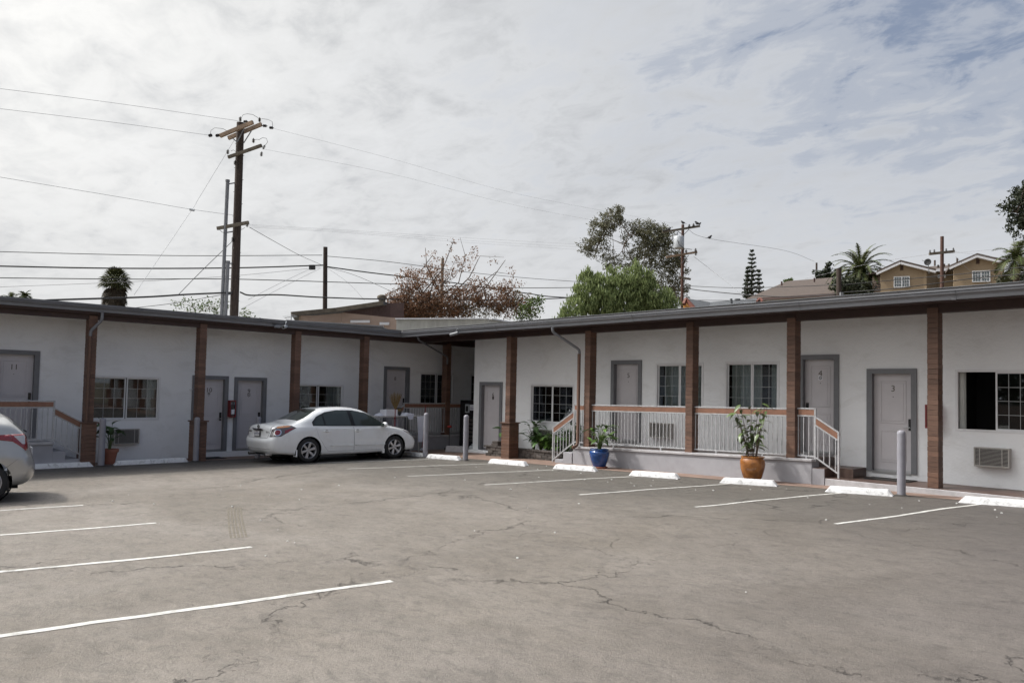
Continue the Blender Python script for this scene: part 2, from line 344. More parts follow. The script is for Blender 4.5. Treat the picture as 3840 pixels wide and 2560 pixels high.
def ground_mat():
    m = bpy.data.materials.new('worn_asphalt'); m.use_nodes = True; t = m.node_tree; p = t.nodes['Principled BSDF']
    g = N(t, 'ShaderNodeNewGeometry'); P = g.outputs['Position']; sp = N(t, 'ShaderNodeSeparateXYZ'); L(t, P, sp.inputs[0])
    def nz(scale, det=6, rough=.6, dist=0, st=(1, 1, 1), rz=0, off=(0, 0, 0)):
        mp = N(t, 'ShaderNodeMapping'); L(t, P, mp.inputs[0]); mp.inputs['Scale'].default_value = st; mp.inputs['Rotation'].default_value = (0, 0, rz); mp.inputs['Location'].default_value = off
        n = N(t, 'ShaderNodeTexNoise', i_Scale=scale, i_Detail=det, i_Roughness=rough, i_Distortion=dist); L(t, mp.outputs[0], n.inputs['Vector']); return n.outputs[0]
    big = ramp(t, nz(.28, 5, .6, .8), [(.35, 0.0), (.65, 1.0)])
    c = mix(t, (.160, .138, .113), (.218, .192, .165), big)
    med = ramp(t, nz(1.6, 8, .72, .7, (1, 1.7, 1), .4), [(.30, .80), (.50, 1.0), (.70, 1.10)])
    c = mix(t, c, med, 1.0, 'MULTIPLY')
    # scuffed pale streaks and grey-brown patches
    st = ramp(t, nz(2.2, 8, .7, 1.4, (1, 3.2, 1), -.75), [(.54, 0.0), (.70, .55)])
    c = mix(t, c, (.255, .228, .202), math_(t, 'MULTIPLY', st, .6))
    st2 = ramp(t, nz(1.1, 9, .74, 1.8, (3.0, 1, 1), -.6, (5, 3, 0)), [(.55, 0.0), (.70, 1.0)])
    c = mix(t, c, (.125, .112, .098), math_(t, 'MULTIPLY', st2, .26))
    # parking bays along the right wing are older and darker asphalt
    bay = math_(t, 'ADD', math_(t, 'SUBTRACT', sp.outputs[1], math_(t, 'MULTIPLY', sp.outputs[0], .10)), math_(t, 'MULTIPLY', nz(.7, 5, .6), 2.4))
    bm_ = ramp(t, math_(t, 'MULTIPLY', bay, .05), [(.52, 0.0), (.74, 1.0)])
    c = mix(t, c, mix(t, c, (.080, .074, .064), .75), bm_)
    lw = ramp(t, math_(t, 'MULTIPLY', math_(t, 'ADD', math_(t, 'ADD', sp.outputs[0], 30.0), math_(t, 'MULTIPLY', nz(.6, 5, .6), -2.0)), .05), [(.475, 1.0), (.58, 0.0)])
    c = mix(t, c, mix(t, c, (.060, .055, .050), .80), lw)  # darker strip along the left wing: eave shade put into the asphalt colour
    rt = math_(t, 'ADD', math_(t, 'MULTIPLY', math_(t, 'ADD', sp.outputs[0], math_(t, 'MULTIPLY', sp.outputs[1], .26)), .09), math_(t, 'ADD', math_(t, 'MULTIPLY', nz(.35, 5, .6), .4), .44))
    c = mix(t, c, mix(t, c, (.088, .076, .072), .68), ramp(t, rt, [(.30, 0.0), (.75, 1.0)]))  # darker towards the right foreground, partly lighting and sheen put into the colour
    oil = ramp(t, nz(.85, 6, .62, .5, (1, 1, 1), 0, (9, 4, 0)), [(.58, 0.0), (.72, 1.0)])
    c = mix(t, c, (.065, .06, .055), math_(t, 'MULTIPLY', math_(t, 'MULTIPLY', oil, bm_), .6))
    ol2 = ramp(t, nz(1.3, 8, .75, .3, (1, 1, 1), 0, (2, 7, 0)), [(.63, 0.0), (.72, 1.0)])
    c = mix(t, c, (.10, .088, .07), math_(t, 'MULTIPLY', ol2, .45))
    # aggregate
    fine_ = ramp(t, nz(5.5, 9, .78, .9, (1, 1.5, 1), .5), [(.36, .66), (.49, 1.0), (.66, 1.16)])
    c = mix(t, c, fine_, .85, 'MULTIPLY')
    specks = ramp(t, nz(9, 6, .8, .4, (1, 1, 1), 0, (4, 4, 4)), [(.66, 0.0), (.73, .6)])
    c = mix(t, c, (.05, .045, .038), specks)
    sand = ramp(t, nz(48, 4, .85), [(.30, .66), (.5, 1.0), (.72, 1.34)])
    c = mix(t, c, sand, .8, 'MULTIPLY')
    v2 = N(t, 'ShaderNodeTexVoronoi', i_Scale=38.0, i_Randomness=1.0); L(t, P, v2.inputs['Vector'])
    c = mix(t, c, (.40, .39, .37), math_(t, 'MULTIPLY', ramp(t, v2.outputs['Distance'], [(.10, 1.0), (.16, 0.0)]), .30))
    # cracks
    def cracks(scale, w, off, thr):
        wv = N(t, 'ShaderNodeVectorMath', operation='ADD'); L(t, P, wv.inputs[0])
        n = N(t, 'ShaderNodeTexNoise', i_Scale=scale*3.5, i_Detail=7, i_Roughness=.7); L(t, P, n.inputs['Vector'])
        sc = N(t, 'ShaderNodeVectorMath', operation='SCALE'); L(t, n.outputs['Color'], sc.inputs[0]); sc.inputs['Scale'].default_value = .95/scale*.5; L(t, sc.outputs[0], wv.inputs[1])
        mp = N(t, 'ShaderNodeMapping'); L(t, wv.outputs[0], mp.inputs[0]); mp.inputs['Location'].default_value = off; mp.inputs['Scale'].default_value = (1, 1, 0)
        v = N(t, 'ShaderNodeTexVoronoi', feature='DISTANCE_TO_EDGE', i_Scale=scale); L(t, mp.outputs[0], v.inputs['Vector'])
        return math_(t, 'MULTIPLY', ramp(t, v.outputs['Distance'], [(0.0, 1.0), (w*scale, 0.0)]), ramp(t, nz(.55, 5, .65, 0, (1, 1, 1), 0, off), [(thr, 0.0), (thr+.10, 1.0)]))
    k1 = cracks(.23, .011, (3.7, 1.1, 0), .46); k2 = cracks(.6, .006, (8.2, 4.4, 0), .55)
    k = math_(t, 'MAXIMUM', k1, math_(t, 'MULTIPLY', k2, .7))
    c = mix(t, c, (.05, .045, .04), math_(t, 'MULTIPLY', k, .62))
    L(t, c, p.inputs['Base Color'])
    L(t, ramp(t, nz(1.3, 5, .6), [(.3, .52), (.7, .72)]), p.inputs['Roughness']); p.inputs['Specular IOR Level'].default_value = .45
    h = math_(t, 'SUBTRACT', math_(t, 'ADD', math_(t, 'MULTIPLY', nz(70, 3, .8), .55), math_(t, 'MULTIPLY', nz(6, 6, .7), .8)), math_(t, 'MULTIPLY', k, 1.3))
    b = N(t, 'ShaderNodeBump', i_Strength=1.0, i_Distance=.02); L(t, h, b.inputs['Height']); L(t, b.outputs[0], p.inputs['Normal'])
    return m
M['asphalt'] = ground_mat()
M['tyremark'] = mat('tyre_mark', (.150, .130, .100), .9, var=.2, vscale=12)
M['earth'] = mat('dry_earth', (.14, .115, .08), .95, var=.3, vscale=.3, bump=.5, bscale=3)
# ---------------------------------------------------------------- ground
def sheet(name, x0, x1, y0, y1, nx, ny, zf, m, lift=0):
    b = MB(); vs = []
    for i in range(nx+1):
        for j in range(ny+1):
            x = x0+(x1-x0)*i/nx; y = y0+(y1-y0)*j/ny; vs.append((x, y, zf(x, y)+lift))
    b.add(vs, [(i*(ny+1)+j, (i+1)*(ny+1)+j, (i+1)*(ny+1)+j+1, i*(ny+1)+j+1) for i in range(nx) for j in range(ny)])
    return tag(b.build(name, m, origin=(0, 0, 0)), kind='structure')
b = MB(); xs = [-2500, -600, -150, -45, 30, 150, 600, 2500]; ys = [-2500, -300, 0, 60, 300, 2500]
b.add([(x, y, G(x)-.012) for x in xs for y in ys], [(i*6+j, (i+1)*6+j, (i+1)*6+j+1, i*6+j+1) for i in range(7) for j in range(5)])
tag(b.build('ground', M['earth'], origin=(0, 0, 0)), kind='structure')
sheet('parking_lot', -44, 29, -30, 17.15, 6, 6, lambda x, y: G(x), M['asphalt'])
# hillside behind the right wing that carries the houses
def hillz(x, y):
    d = max(0, (y-38)); s = min(1, max(0, (x+62)/40))
    return G(x)-.3+min(10, d*.30)*s*1.0
sheet('hillside', -75, 60, 38, 130, 27, 18, hillz, M['earth'])

def strip(name, poly, m, lift=.006):      # ground hugging painted sheet
    b = MB(); b.add([(x, y, G(x)+lift) for x, y in poly], [tuple(range(len(poly)))])
    return tag(b.build(name, m, origin=(poly[0][0], poly[0][1], 0)), kind='structure')
strip('walkway', [(-22.28, -12), (-21.18, -12), (-21.18, 14.75), (-19.3, 15.0), (-15.6, 15.25), (-13, 15.3), (-8.2, 15.42), (-5, 15.5), (-2, 15.6), (12, 15.6), (12, 17.18), (-19.42, 17.18), (-19.42, 24), (-22.28, 24)], M['terracotta'])
def linestrip(pts, w=.10):
    b = MB(); vs = []; fs = []
    n = 30; (x0, y0), (x1, y1) = pts; dx, dy = x1-x0, y1-y0; l = math.hypot(dx, dy); px, py = -dy/l, dx/l
    for i in range(n+1):
        t = i/n; j = (noise.noise(Vector((x0*2+dx*t*.8, y0*2+dy*t*.8, 0)))*.06+noise.noise(Vector((x0*5+dx*t*3, y0+dy*t*3, 4)))*.018); ww = w*(1+.18*noise.noise(Vector((x0*3+t*9, y0, 2))))
        for s in (-.5, .5):
            x = x0+dx*t+px*(j+s*ww); y = y0+dy*t+py*(j+s*ww); vs.append((x, y, G(x)+.004))
    fs = [(2*i, 2*i+1, 2*i+3, 2*i+2) for i in range(n)]
    b.add(vs, fs); return tag(b.build('parking_line', M['line'], origin=(x0, y0, G(x0))), kind='structure')
for p in [((-6.9, -.9), (-6.06, 4.38)), ((-9.35, -.9), (-8.51, 4.17)), ((-11.8, -.9), (-11.03, 4.0)), ((-14.35, -.9), (-13.58, 3.79)), ((-16.8, -.9), (-16.1, 3.6)),
          ((-4.66, 11.06), (-3.93, 15.2)), ((-6.99, 11.09), (-6.24, 15.0)), ((-9.33, 10.9), (-8.49, 14.95)), ((-11.69, 10.7), (-10.78, 14.7)), ((-14.13, 10.59), (-13.09, 14.5)), ((-16.57, 10.53), (-15.48, 14.5)), ((-18.6, 10.9), (-17.75, 14.25))]:
    linestrip(p, .072 if p[0][1] > 5 else .088)
a_, b_ = onto = [(-11.8, 5.47), (-9.2, 4.28)]
b = MB(); dx_, dy_ = b_[0]-a_[0], b_[1]-a_[1]; ln_ = math.hypot(dx_, dy_); nx_, ny_ = -dy_/ln_, dx_/ln_
for k in range(5):
    for i in range(9):
        o0 = (k-2)*.045; t0, t1 = i/9, (i+.86)/9; w_ = .013
        q = [(a_[0]+dx_*t+nx_*(o0+s_*w_+.05*t*t), a_[1]+dy_*t+ny_*(o0+s_*w_+.05*t*t)) for t, s_ in ((t0, -1), (t0, 1), (t1, 1), (t1, -1))]
        b.add([(x, y, G(x)+.003) for x, y in q], [(0, 1, 2, 3)])
tag(b.build('tyre_mark', M['tyremark'], origin=(a_[0], a_[1], G(a_[0]))), kind='structure')
b = MB()
for i in range(70):
    x = R.uniform(-15, -3); y = R.uniform(4, 15.2) if R.random() < .5 else R.uniform(13, 15.2); s = R.uniform(.004, .014)
    b.box(x-s, x+s, y-s*.7, y+s*.7, G(x)+.004, G(x)+.004+s)
o = b.build('litter', M['debris'], origin=(0, 0, 0)); tag(o, 'tiny pale bits of litter and gravel scattered over the asphalt', 'litter', kind='stuff')

# ---------------------------------------------------------------- motel
MOT = thing('motel_building', (-21, 16, -2.1), 'long white single storey motel with brown posts and grey gutter round the car park', 'motel')
ROOF_T = lambda x: .0055*(max(x, -21)+21)      # the right wing eave climbs slightly
WY, WX = 17.2, -22.3
def wall(name, axis, plane, depth, u0, u1, z0, z1, holes, parent=MOT, m='stucco'):
    # a thick wall with rectangular openings; axis 'x' = runs along X at Y=plane, 'y' = runs along Y at X=plane; depth = signed thickness
    us = sorted({u0, u1, *[h[0] for h in holes], *[h[1] for h in holes]}); zs = sorted({z0, z1, *[h[2] for h in holes], *[h[3] for h in holes]})
    def inside(u, z): return any(h[0] < u < h[1] and h[2] < z < h[3] for h in holes)
    ok = [[not inside((us[i]+us[i+1])/2, (zs[j]+zs[j+1])/2) for j in range(len(zs)-1)] for i in range(len(us)-1)]
    b = MB(); a, c = plane, plane+depth
    P = (lambda u, w, z: (u, w, z)) if axis == 'x' else (lambda u, w, z: (w, u, z))
    for i in range(len(us)-1):
        for j in range(len(zs)-1):
            if not ok[i][j]: continue
            U0, U1, Z0, Z1 = us[i], us[i+1], zs[j], zs[j+1]
            b.add([P(U0, a, Z0), P(U1, a, Z0), P(U1, a, Z1), P(U0, a, Z1)], [(0, 1, 2, 3)]); b.add([P(U0, c, Z0), P(U1, c, Z0), P(U1, c, Z1), P(U0, c, Z1)], [(3, 2, 1, 0)])
            if i == 0 or not ok[i-1][j]: b.add([P(U0, a, Z0), P(U0, a, Z1), P(U0, c, Z1), P(U0, c, Z0)], [(0, 1, 2, 3)])
            if i == len(us)-2 or not ok[i+1][j]: b.add([P(U1, a, Z0), P(U1, a, Z1), P(U1, c, Z1), P(U1, c, Z0)], [(0, 1, 2, 3)])
            if j == 0 or not ok[i][j-1]: b.add([P(U0, a, Z0), P(U1, a, Z0), P(U1, c, Z0), P(U0, c, Z0)], [(0, 1, 2, 3)])
            if j == len(zs)-2 or not ok[i][j+1]: b.add([P(U0, a, Z1), P(U1, a, Z1), P(U1, c, Z1), P(U0, c, Z1)], [(0, 1, 2, 3)])
    me = b.build(name, M[m], parent)
    return me
# door outlines: (u0,u1,zbottom,ztop) of the opening; grey trim stands round it
RD = {'3': (-6.49, -5.67, -1.545, .545), '4': (-8.03, -7.28, -1.26, .87), '5': (-13.50, -12.64, -1.33, .82), '6': (-19.02, -18.12, -1.95, .185)}
LD = {'11': (4.11, 4.98, -1.43, .66), '10': (9.03, 9.91, -1.945, .165), '9': (10.28, 11.12, -1.945, .15), '8': (15.65, 16.56, -1.47, .67)}
RW = {'a': (-4.85, -3.50, -.60, .60), 'b': (-10.01, -8.61, -.38, .825), 'c': (-12.08, -10.65, -.38, .81), 'd': (-16.76, -14.99, -.96, .22)}
LW = {'e': (6.30, 8.04, -1.01, .17), 'f': (12.09, 13.95, -1.08, .08), 'g': (17.14, 18.71, -.58, .60), 'h': (19.57, 20.9, -.75, .60)}
wall('wall', 'x', WY, .16, -19.42, 12, -2.3, 2.0, list(RD.values())+list(RW.values()))
wall('wall', 'y', WX, -.16, -12, 25, -2.3, 1.95, list(LD.values())+list(LW.values()))
wall('wall', 'y', -19.42, .16, WY+.162, 23.5, -2.3, 1.95, [])
wall('wall', 'x', 24.5, .16, -28, -19.42+.3, -2.3, 1.95, [])
b = MB(); b.box(-19.3, 12, 23.34, 23.5, -2.3, 1.95); b.box(11.84, 12, WY+.162, 23.338, -2.3, 1.95); b.box(-28, -27.84, -12, 24.49, -2.3, 1.95); b.box(-27.83, WX-.17, -12, -11.84, -2.3, 1.95)
b.build('rear_wall', M['stucco'], MOT)

# roof slabs (nearly flat, gravel topped) with brown fascia, soffit and beams under them
EY, EX = 15.42, -21.12      # eave lines of the right and left wing (behind the gutters)
b = MB()
vs = lambda x, y, z: (x, y, z+ROOF_T(x))
b.hexa([vs(EX, EY, 1.83), vs(12, EY, 1.83), vs(12, 23.6, 1.83), vs(EX, 23.6, 1.83), vs(EX, EY, 1.945), vs(12, EY, 1.945), vs(12, 23.6, 2.06), vs(EX, 23.6, 2.06)])
b.hexa([(-28.2, -12, 1.83), (EX-.002, -12, 1.83), (EX-.002, 24.7, 1.83), (-28.2, 24.7, 1.83), (-28.2, -12, 2.0), (EX-.002, -12, 1.94), (EX-.002, 24.7, 1.94), (-28.2, 24.7, 2.0)])
b.build('roof', M['roof'], MOT)
b = MB()
b.hexa([vs(EX, EY+.02, 1.745), vs(12, EY+.02, 1.745), vs(12, WY-.002, 1.745), vs(EX, WY-.002, 1.745), vs(EX, EY+.02, 1.828), vs(12, EY+.02, 1.828), vs(12, WY-.002, 1.828), vs(EX, WY-.002, 1.828)])
b.box(WX+.002, EX-.002, -12, 24.48, 1.745, 1.828); b.box(EX+.001, -19.43, WY, 24.48, 1.745, 1.828)
b.build('soffit', M['brown_dark'], MOT)
b = MB()
def beamx(x0, x1, y0, y1, z0, z1): b.hexa([vs(x0, y0, z0), vs(x1, y0, z0), vs(x1, y1, z0), vs(x0, y1, z0), vs(x0, y0, z1), vs(x1, y0, z1), vs(x1, y1, z1), vs(x0, y1, z1)])
beamx(-21.0, 12, 16.13, 16.33, 1.585, 1.744)
b.box(-21.43, -21.23, -12, 24.4, 1.575, 1.744)
b.build('beam', M['brown_dark'], MOT)
b = MB(); beamx(EX, 12, EY-.03, EY, 1.70, 1.90); b.box(EX, EX+.03, -12, EY-.032, 1.70, 1.90); b.build('fascia', M['brown_dark'], MOT)

# K-style gutter: profile (outward, height)
GP = [(0, 0), (.066, .0), (.070, .018), (.072, .055), (.080, .075), (.108, .092), (.124, .108), (.128, .128), (.116, .134), (.114, .146), (.140, .150), (.142, .182), (.118, .184), (.114, .168), (.0, .168)]
def gutter(axis, u0, u1, name='gutter'):
    n = 40; b = MB(); vs_ = []
    for i in range(n+1):
        u = u0+(u1-u0)*i/n
        for o_, h in GP:
            wob = .006*noise.noise(Vector((u*.35, 3.3 if axis == 'x' else 8.1, 0)))
            if axis == 'x': vs_.append((max(u, EX+.03+o_) if i == 0 else u, EY-.032-o_, 1.715+h+ROOF_T(u)+wob))
            else: f_ = min(1, max(0, (u-9)/5.5)); vs_.append((EX+.032+o_, min(u, EY-.032-o_) if i == n else u, 1.755-.036*f_+h*(.93+.07*f_)+wob))
    k = len(GP); fs = [(i*k+j, i*k+j+1, (i+1)*k+j+1, (i+1)*k+j) for i in range(n) for j in range(k-1)]
    b.add(vs_, fs); return b.build(name, M['gutter'], MOT)
gutter('x', -21.1, 12); gutter('y', -12, EY-.03)
for u in (-16.4, -11.5, -7.25, -4.35, -1.0):
    b = MB(); z = 1.71+ROOF_T(u); b.add([(u+s, EY-.034-o_*1.05-.004, z+h*1.03) for s in (-.04, .04) for o_, h in GP[:12]], [(i, i+1, 12+i+1, 12+i) for i in range(11)]); b.build('gutter_seam', M['gutter'], MOT)
for u in (1.2, 6.05, 8.95, 11.9):
    b = MB(); b.add([(EX+.034+o_*1.05+.004, u+s, 1.75-.036*min(1, max(0, (u-9)/5.5))+h*.97) for s in (-.04, .04) for o_, h in GP[:12]], [(i, i+1, 12+i+1, 12+i) for i in range(11)]); b.build('gutter_seam', M['gutter'], MOT)
# drip edge lying on the roof rim
b = MB(); beamx(EX+.04, 12, EY-.05, EY+.03, 1.947, 1.957); b.box(EX-.05, EX+.03, -12, EY-.05, 1.945, 1.955); b.build('drip_edge', M['conduit'], MOT)
# downspouts
def downspout(pts, m, r=.038):
    b = MB(); P = []
    pts = [Vector(p) for p in pts]
    for i, p in enumerate(pts):
        if 0 < i < len(pts)-1:
            a = (pts[i-1]-p).normalized()*.07; c = (pts[i+1]-p).normalized()*.07; P += [p+a, p+(a+c)*.22, p+c]
        else: P.append(p)
    b.tube(P, r, 8); o = b.build('downspout', M[m], MOT, smooth=50); return o
ds = downspout([(-14.15, EY-.1, 1.74), (-14.15, EY-.1, 1.62), (-13.79, 16.03, 1.16), (-13.79, 16.03, 1.0)], 'gutter')
b = MB(); b.tube([(-13.79, 16.02, 1.05), (-13.79, 16.02, -1.38), (-13.80, 15.98, -1.45), (-13.84, 15.86, -1.5)], .045, 8); b.build('downspout', M['brown'], MOT, smooth=50)
downspout([(EX+.13, 6.1, 1.74), (EX+.13, 6.1, 1.55), (-21.17, 5.90, 1.28), (-21.17, 5.90, 1.10)], 'gutter')
b = MB(); b.tube([(-21.17, 5.90, 1.15), (-21.17, 5.90, -1.98)], .042, 8); b.build('downspout', M['brown'], MOT, smooth=50)
downspout([(-20.2, EY-.05, 1.72), (-20.3, EY+.1, 1.6), (-21.1, 17.4, 1.15), (-21.12, 17.42, .9)], 'gutter', .03)

# porch posts wrapped in horizontal boards
plank_cache = {}
def post(x0, y0, w, d, zb, zt, ped=None, axis='x'):
    b = MB(); b.box(x0+.012, x0+w-.012, y0+.012, y0+d-.012, zb, zt); core = b.build('porch_post', M['brown_dark'], MOT)
    z = zb if ped is None else ped; ch = .0985
    key = (round(w, 3), round(d, 3))
    if key not in plank_cache:
        q = MB(); g = .004; q.box(-w/2, w/2, -d/2, d/2, 0, ch-g); plank_cache[key] = q.mesh('plank', M['brown'], bevel=.004)
    while z+ch <= zt+.02:
        o = inst('plank', plank_cache[key], core, (x0+w/2+R.uniform(-.002, .002), y0+d/2+R.uniform(-.002, .002), z)); z += ch
    if ped is not None:
        W, D = w+.15, d+.13; key = ('p', round(W, 3), round(D, 3))
        if key not in plank_cache:
            q = MB(); q.box(-W/2, W/2, -D/2, D/2, 0, ch-.004); plank_cache[key] = q.mesh('plank', M['brown'], bevel=.004)
        z = ped-.045-ch
        while z > zb-.08: inst('plank', plank_cache[key], core, (x0+w/2, y0+d/2, z)); z -= ch
        q = MB(); q.box(x0-.11, x0+w+.11, y0-.10, y0+d+.10, ped-.044, ped-.008); q.build('post_cap', M['brown'], core, bevel=.004)
for x in (-10.45, -7.88): post(x, 16.1, .195, .27, -1.39 if x < -9 else -1.33, 1.70+ROOF_T(x))
post(-13.66, 16.1, .195, .27, -1.47, 1.70+ROOF_T(-13.66))
for x in (-5.04, -2.2, .64, 3.5, 6.3, 9.1): post(x, 16.1, .195, .27, -1.675, 1.72+ROOF_T(x))
post(-16.75, 16.1, .195, .27, G(-16.75), 1.70, ped=-.93)
for y in (.1, 2.98): post(-21.47, y, .27, .195, G(-21.3), 1.70)
for y in (5.87, 8.66): post(-21.47, y, .27, .195, G(-21.3), 1.70, ped=-.985)
for y in (11.55, 14.0): post(-21.47, y, .27, .195, G(-21.3), 1.70, ped=-.985)
post(-21.47, 17.47, .27, .195, -1.62, 1.70)

# doors
def door(wing, num, o):
    u0, u1, z0, z1 = o; rec = .10; tw = .095
    def P(u, out, z): return (u, WY-out, z) if wing == 'R' else (WX+out, u, z)      # out = towards the car park
    def bx(mb, u_0, u_1, o0, o1, za, zb_):
        a = P(u_0, o0, za); c = P(u_1, o1, zb_); mb.box(a[0], c[0], a[1], c[1], za, zb_)
    b = MB(); bx(b, u0+.004, u1-.004, -rec-.045, -rec, z0+.012, z1-.01); d = b.build('door', M['door'], MOT)
    w = u1-u0; h = z1-z0
    f = MB()
    bx(f, u0-tw, u0+.018, -rec-.05, .035, z0-.0, z1+tw); bx(f, u1-.018, u1+tw, -rec-.05, .035, z0, z1+tw); bx(f, u0+.019, u1-.019, -rec-.05, .035, z1-.012, z1+tw)
    f.build('door_frame', M['trim_grey'], d)
    s = MB(); bx(s, u0+.019, u1-.019, -rec-.05, .02, z0-.03, z0+.012); s.build('threshold', M['metal'], d)
    kick = MB(); bx(kick, u0+.03, u1-.03, -rec, -rec+.012, z0+.014, z0+.05); kick.build('door_sweep', M['metal'], d)
    # two raised mouldings: tall upper panel, short lower panel
    for za, zb_ in ((z0+h*.49, z1-.16), (z0+.20, z0+h*.42)):
        mo = MB(); A, B = u0+.15, u1-.15
        for (a0, a1, c0, c1) in ((A, A+.022, za, zb_), (B-.022, B, za, zb_), (A+.022, B-.022, za, za+.022), (A+.022, B-.022, zb_-.022, zb_)): bx(mo, a0, a1, -rec, -rec+.010, c0, c1)
        bx(mo, A+.055, B-.055, -rec, -rec+.007, za+.055, zb_-.055)
        mo.build('door_panel', M['door'], d, bevel=.003)
    # handle with card lock: on the corner-side edge
    hu = (u1-.075) if not (num in ('4',)) else (u0+.075)
    hz_ = z0+.98; k = MB(); bx(k, hu-.03, hu+.03, -rec, -rec+.022, hz_-.09, hz_+.15); k.build('card_lock', M['blackgloss'], d, bevel=.004)
    sgn = -1 if hu > (u0+u1)/2 else 1
    k = MB(); k.cyl(P(hu, -rec+.02, hz_-.03), P(hu, -rec+.07, hz_-.03), .012); k.cyl(P(hu, -rec+.062, hz_-.03), P(hu+sgn*.12, -rec+.062, hz_-.03), .010); k.build('door_handle', M['metal'], d, smooth=40)
    uc = (u0+u1)/2; ct = P(uc, -rec+.010, z1-.33)
    if wing == 'R': mt = face_mat(ct, (1, 0, 0), (0, 0, 1))
    else: mt = face_mat(ct, (0, 1, 0), (0, 0, 1))
    tm = text_mb(num, .19, mt); tm.build('door_number', M['number'], d)
    pz = MB(); pz.cyl(P(uc, -rec+.007, z1-.50-(.05 if num in '4' else 0)), P(uc, -rec+.012, z1-.50-(.05 if num in '4' else 0)), .010, n=8); pz.build('peephole', M['darkmetal'], d)
    if num in ('4', '9', '10', '6'):
        st = MB(); bx(st, uc-.045, uc+.045, -rec+.007, -rec+.0085, z1-.475, z1-.385); st.build('no_smoking_sticker', M['paper'] if num == '4' else M['darkmetal'] if num != '10' else M['door_darker'], d)
        rg = MB(); c0 = P(uc, -rec+.0100, z1-.43)
        pr = [(.022, 0), (.036, 0), (.036, .001), (.022, .001)]
        rg.lathe(pr, c0, 'y' if wing == 'R' else 'x', 16)
        a1 = P(uc-.022, -rec+.0105, z1-.43+.022); a2 = P(uc+.022, -rec+.0105, z1-.43-.022); rg.bar(a1, a2, .009, .001, up=(0, 1, 0) if wing == 'R' else (1, 0, 0)); rg.build('sticker_symbol', M['darkmetal'] if num != '9' else M['door'], d)
    return d
for k, v in RD.items(): door('R', k, v)
for k, v in LD.items(): door('L', k, v)

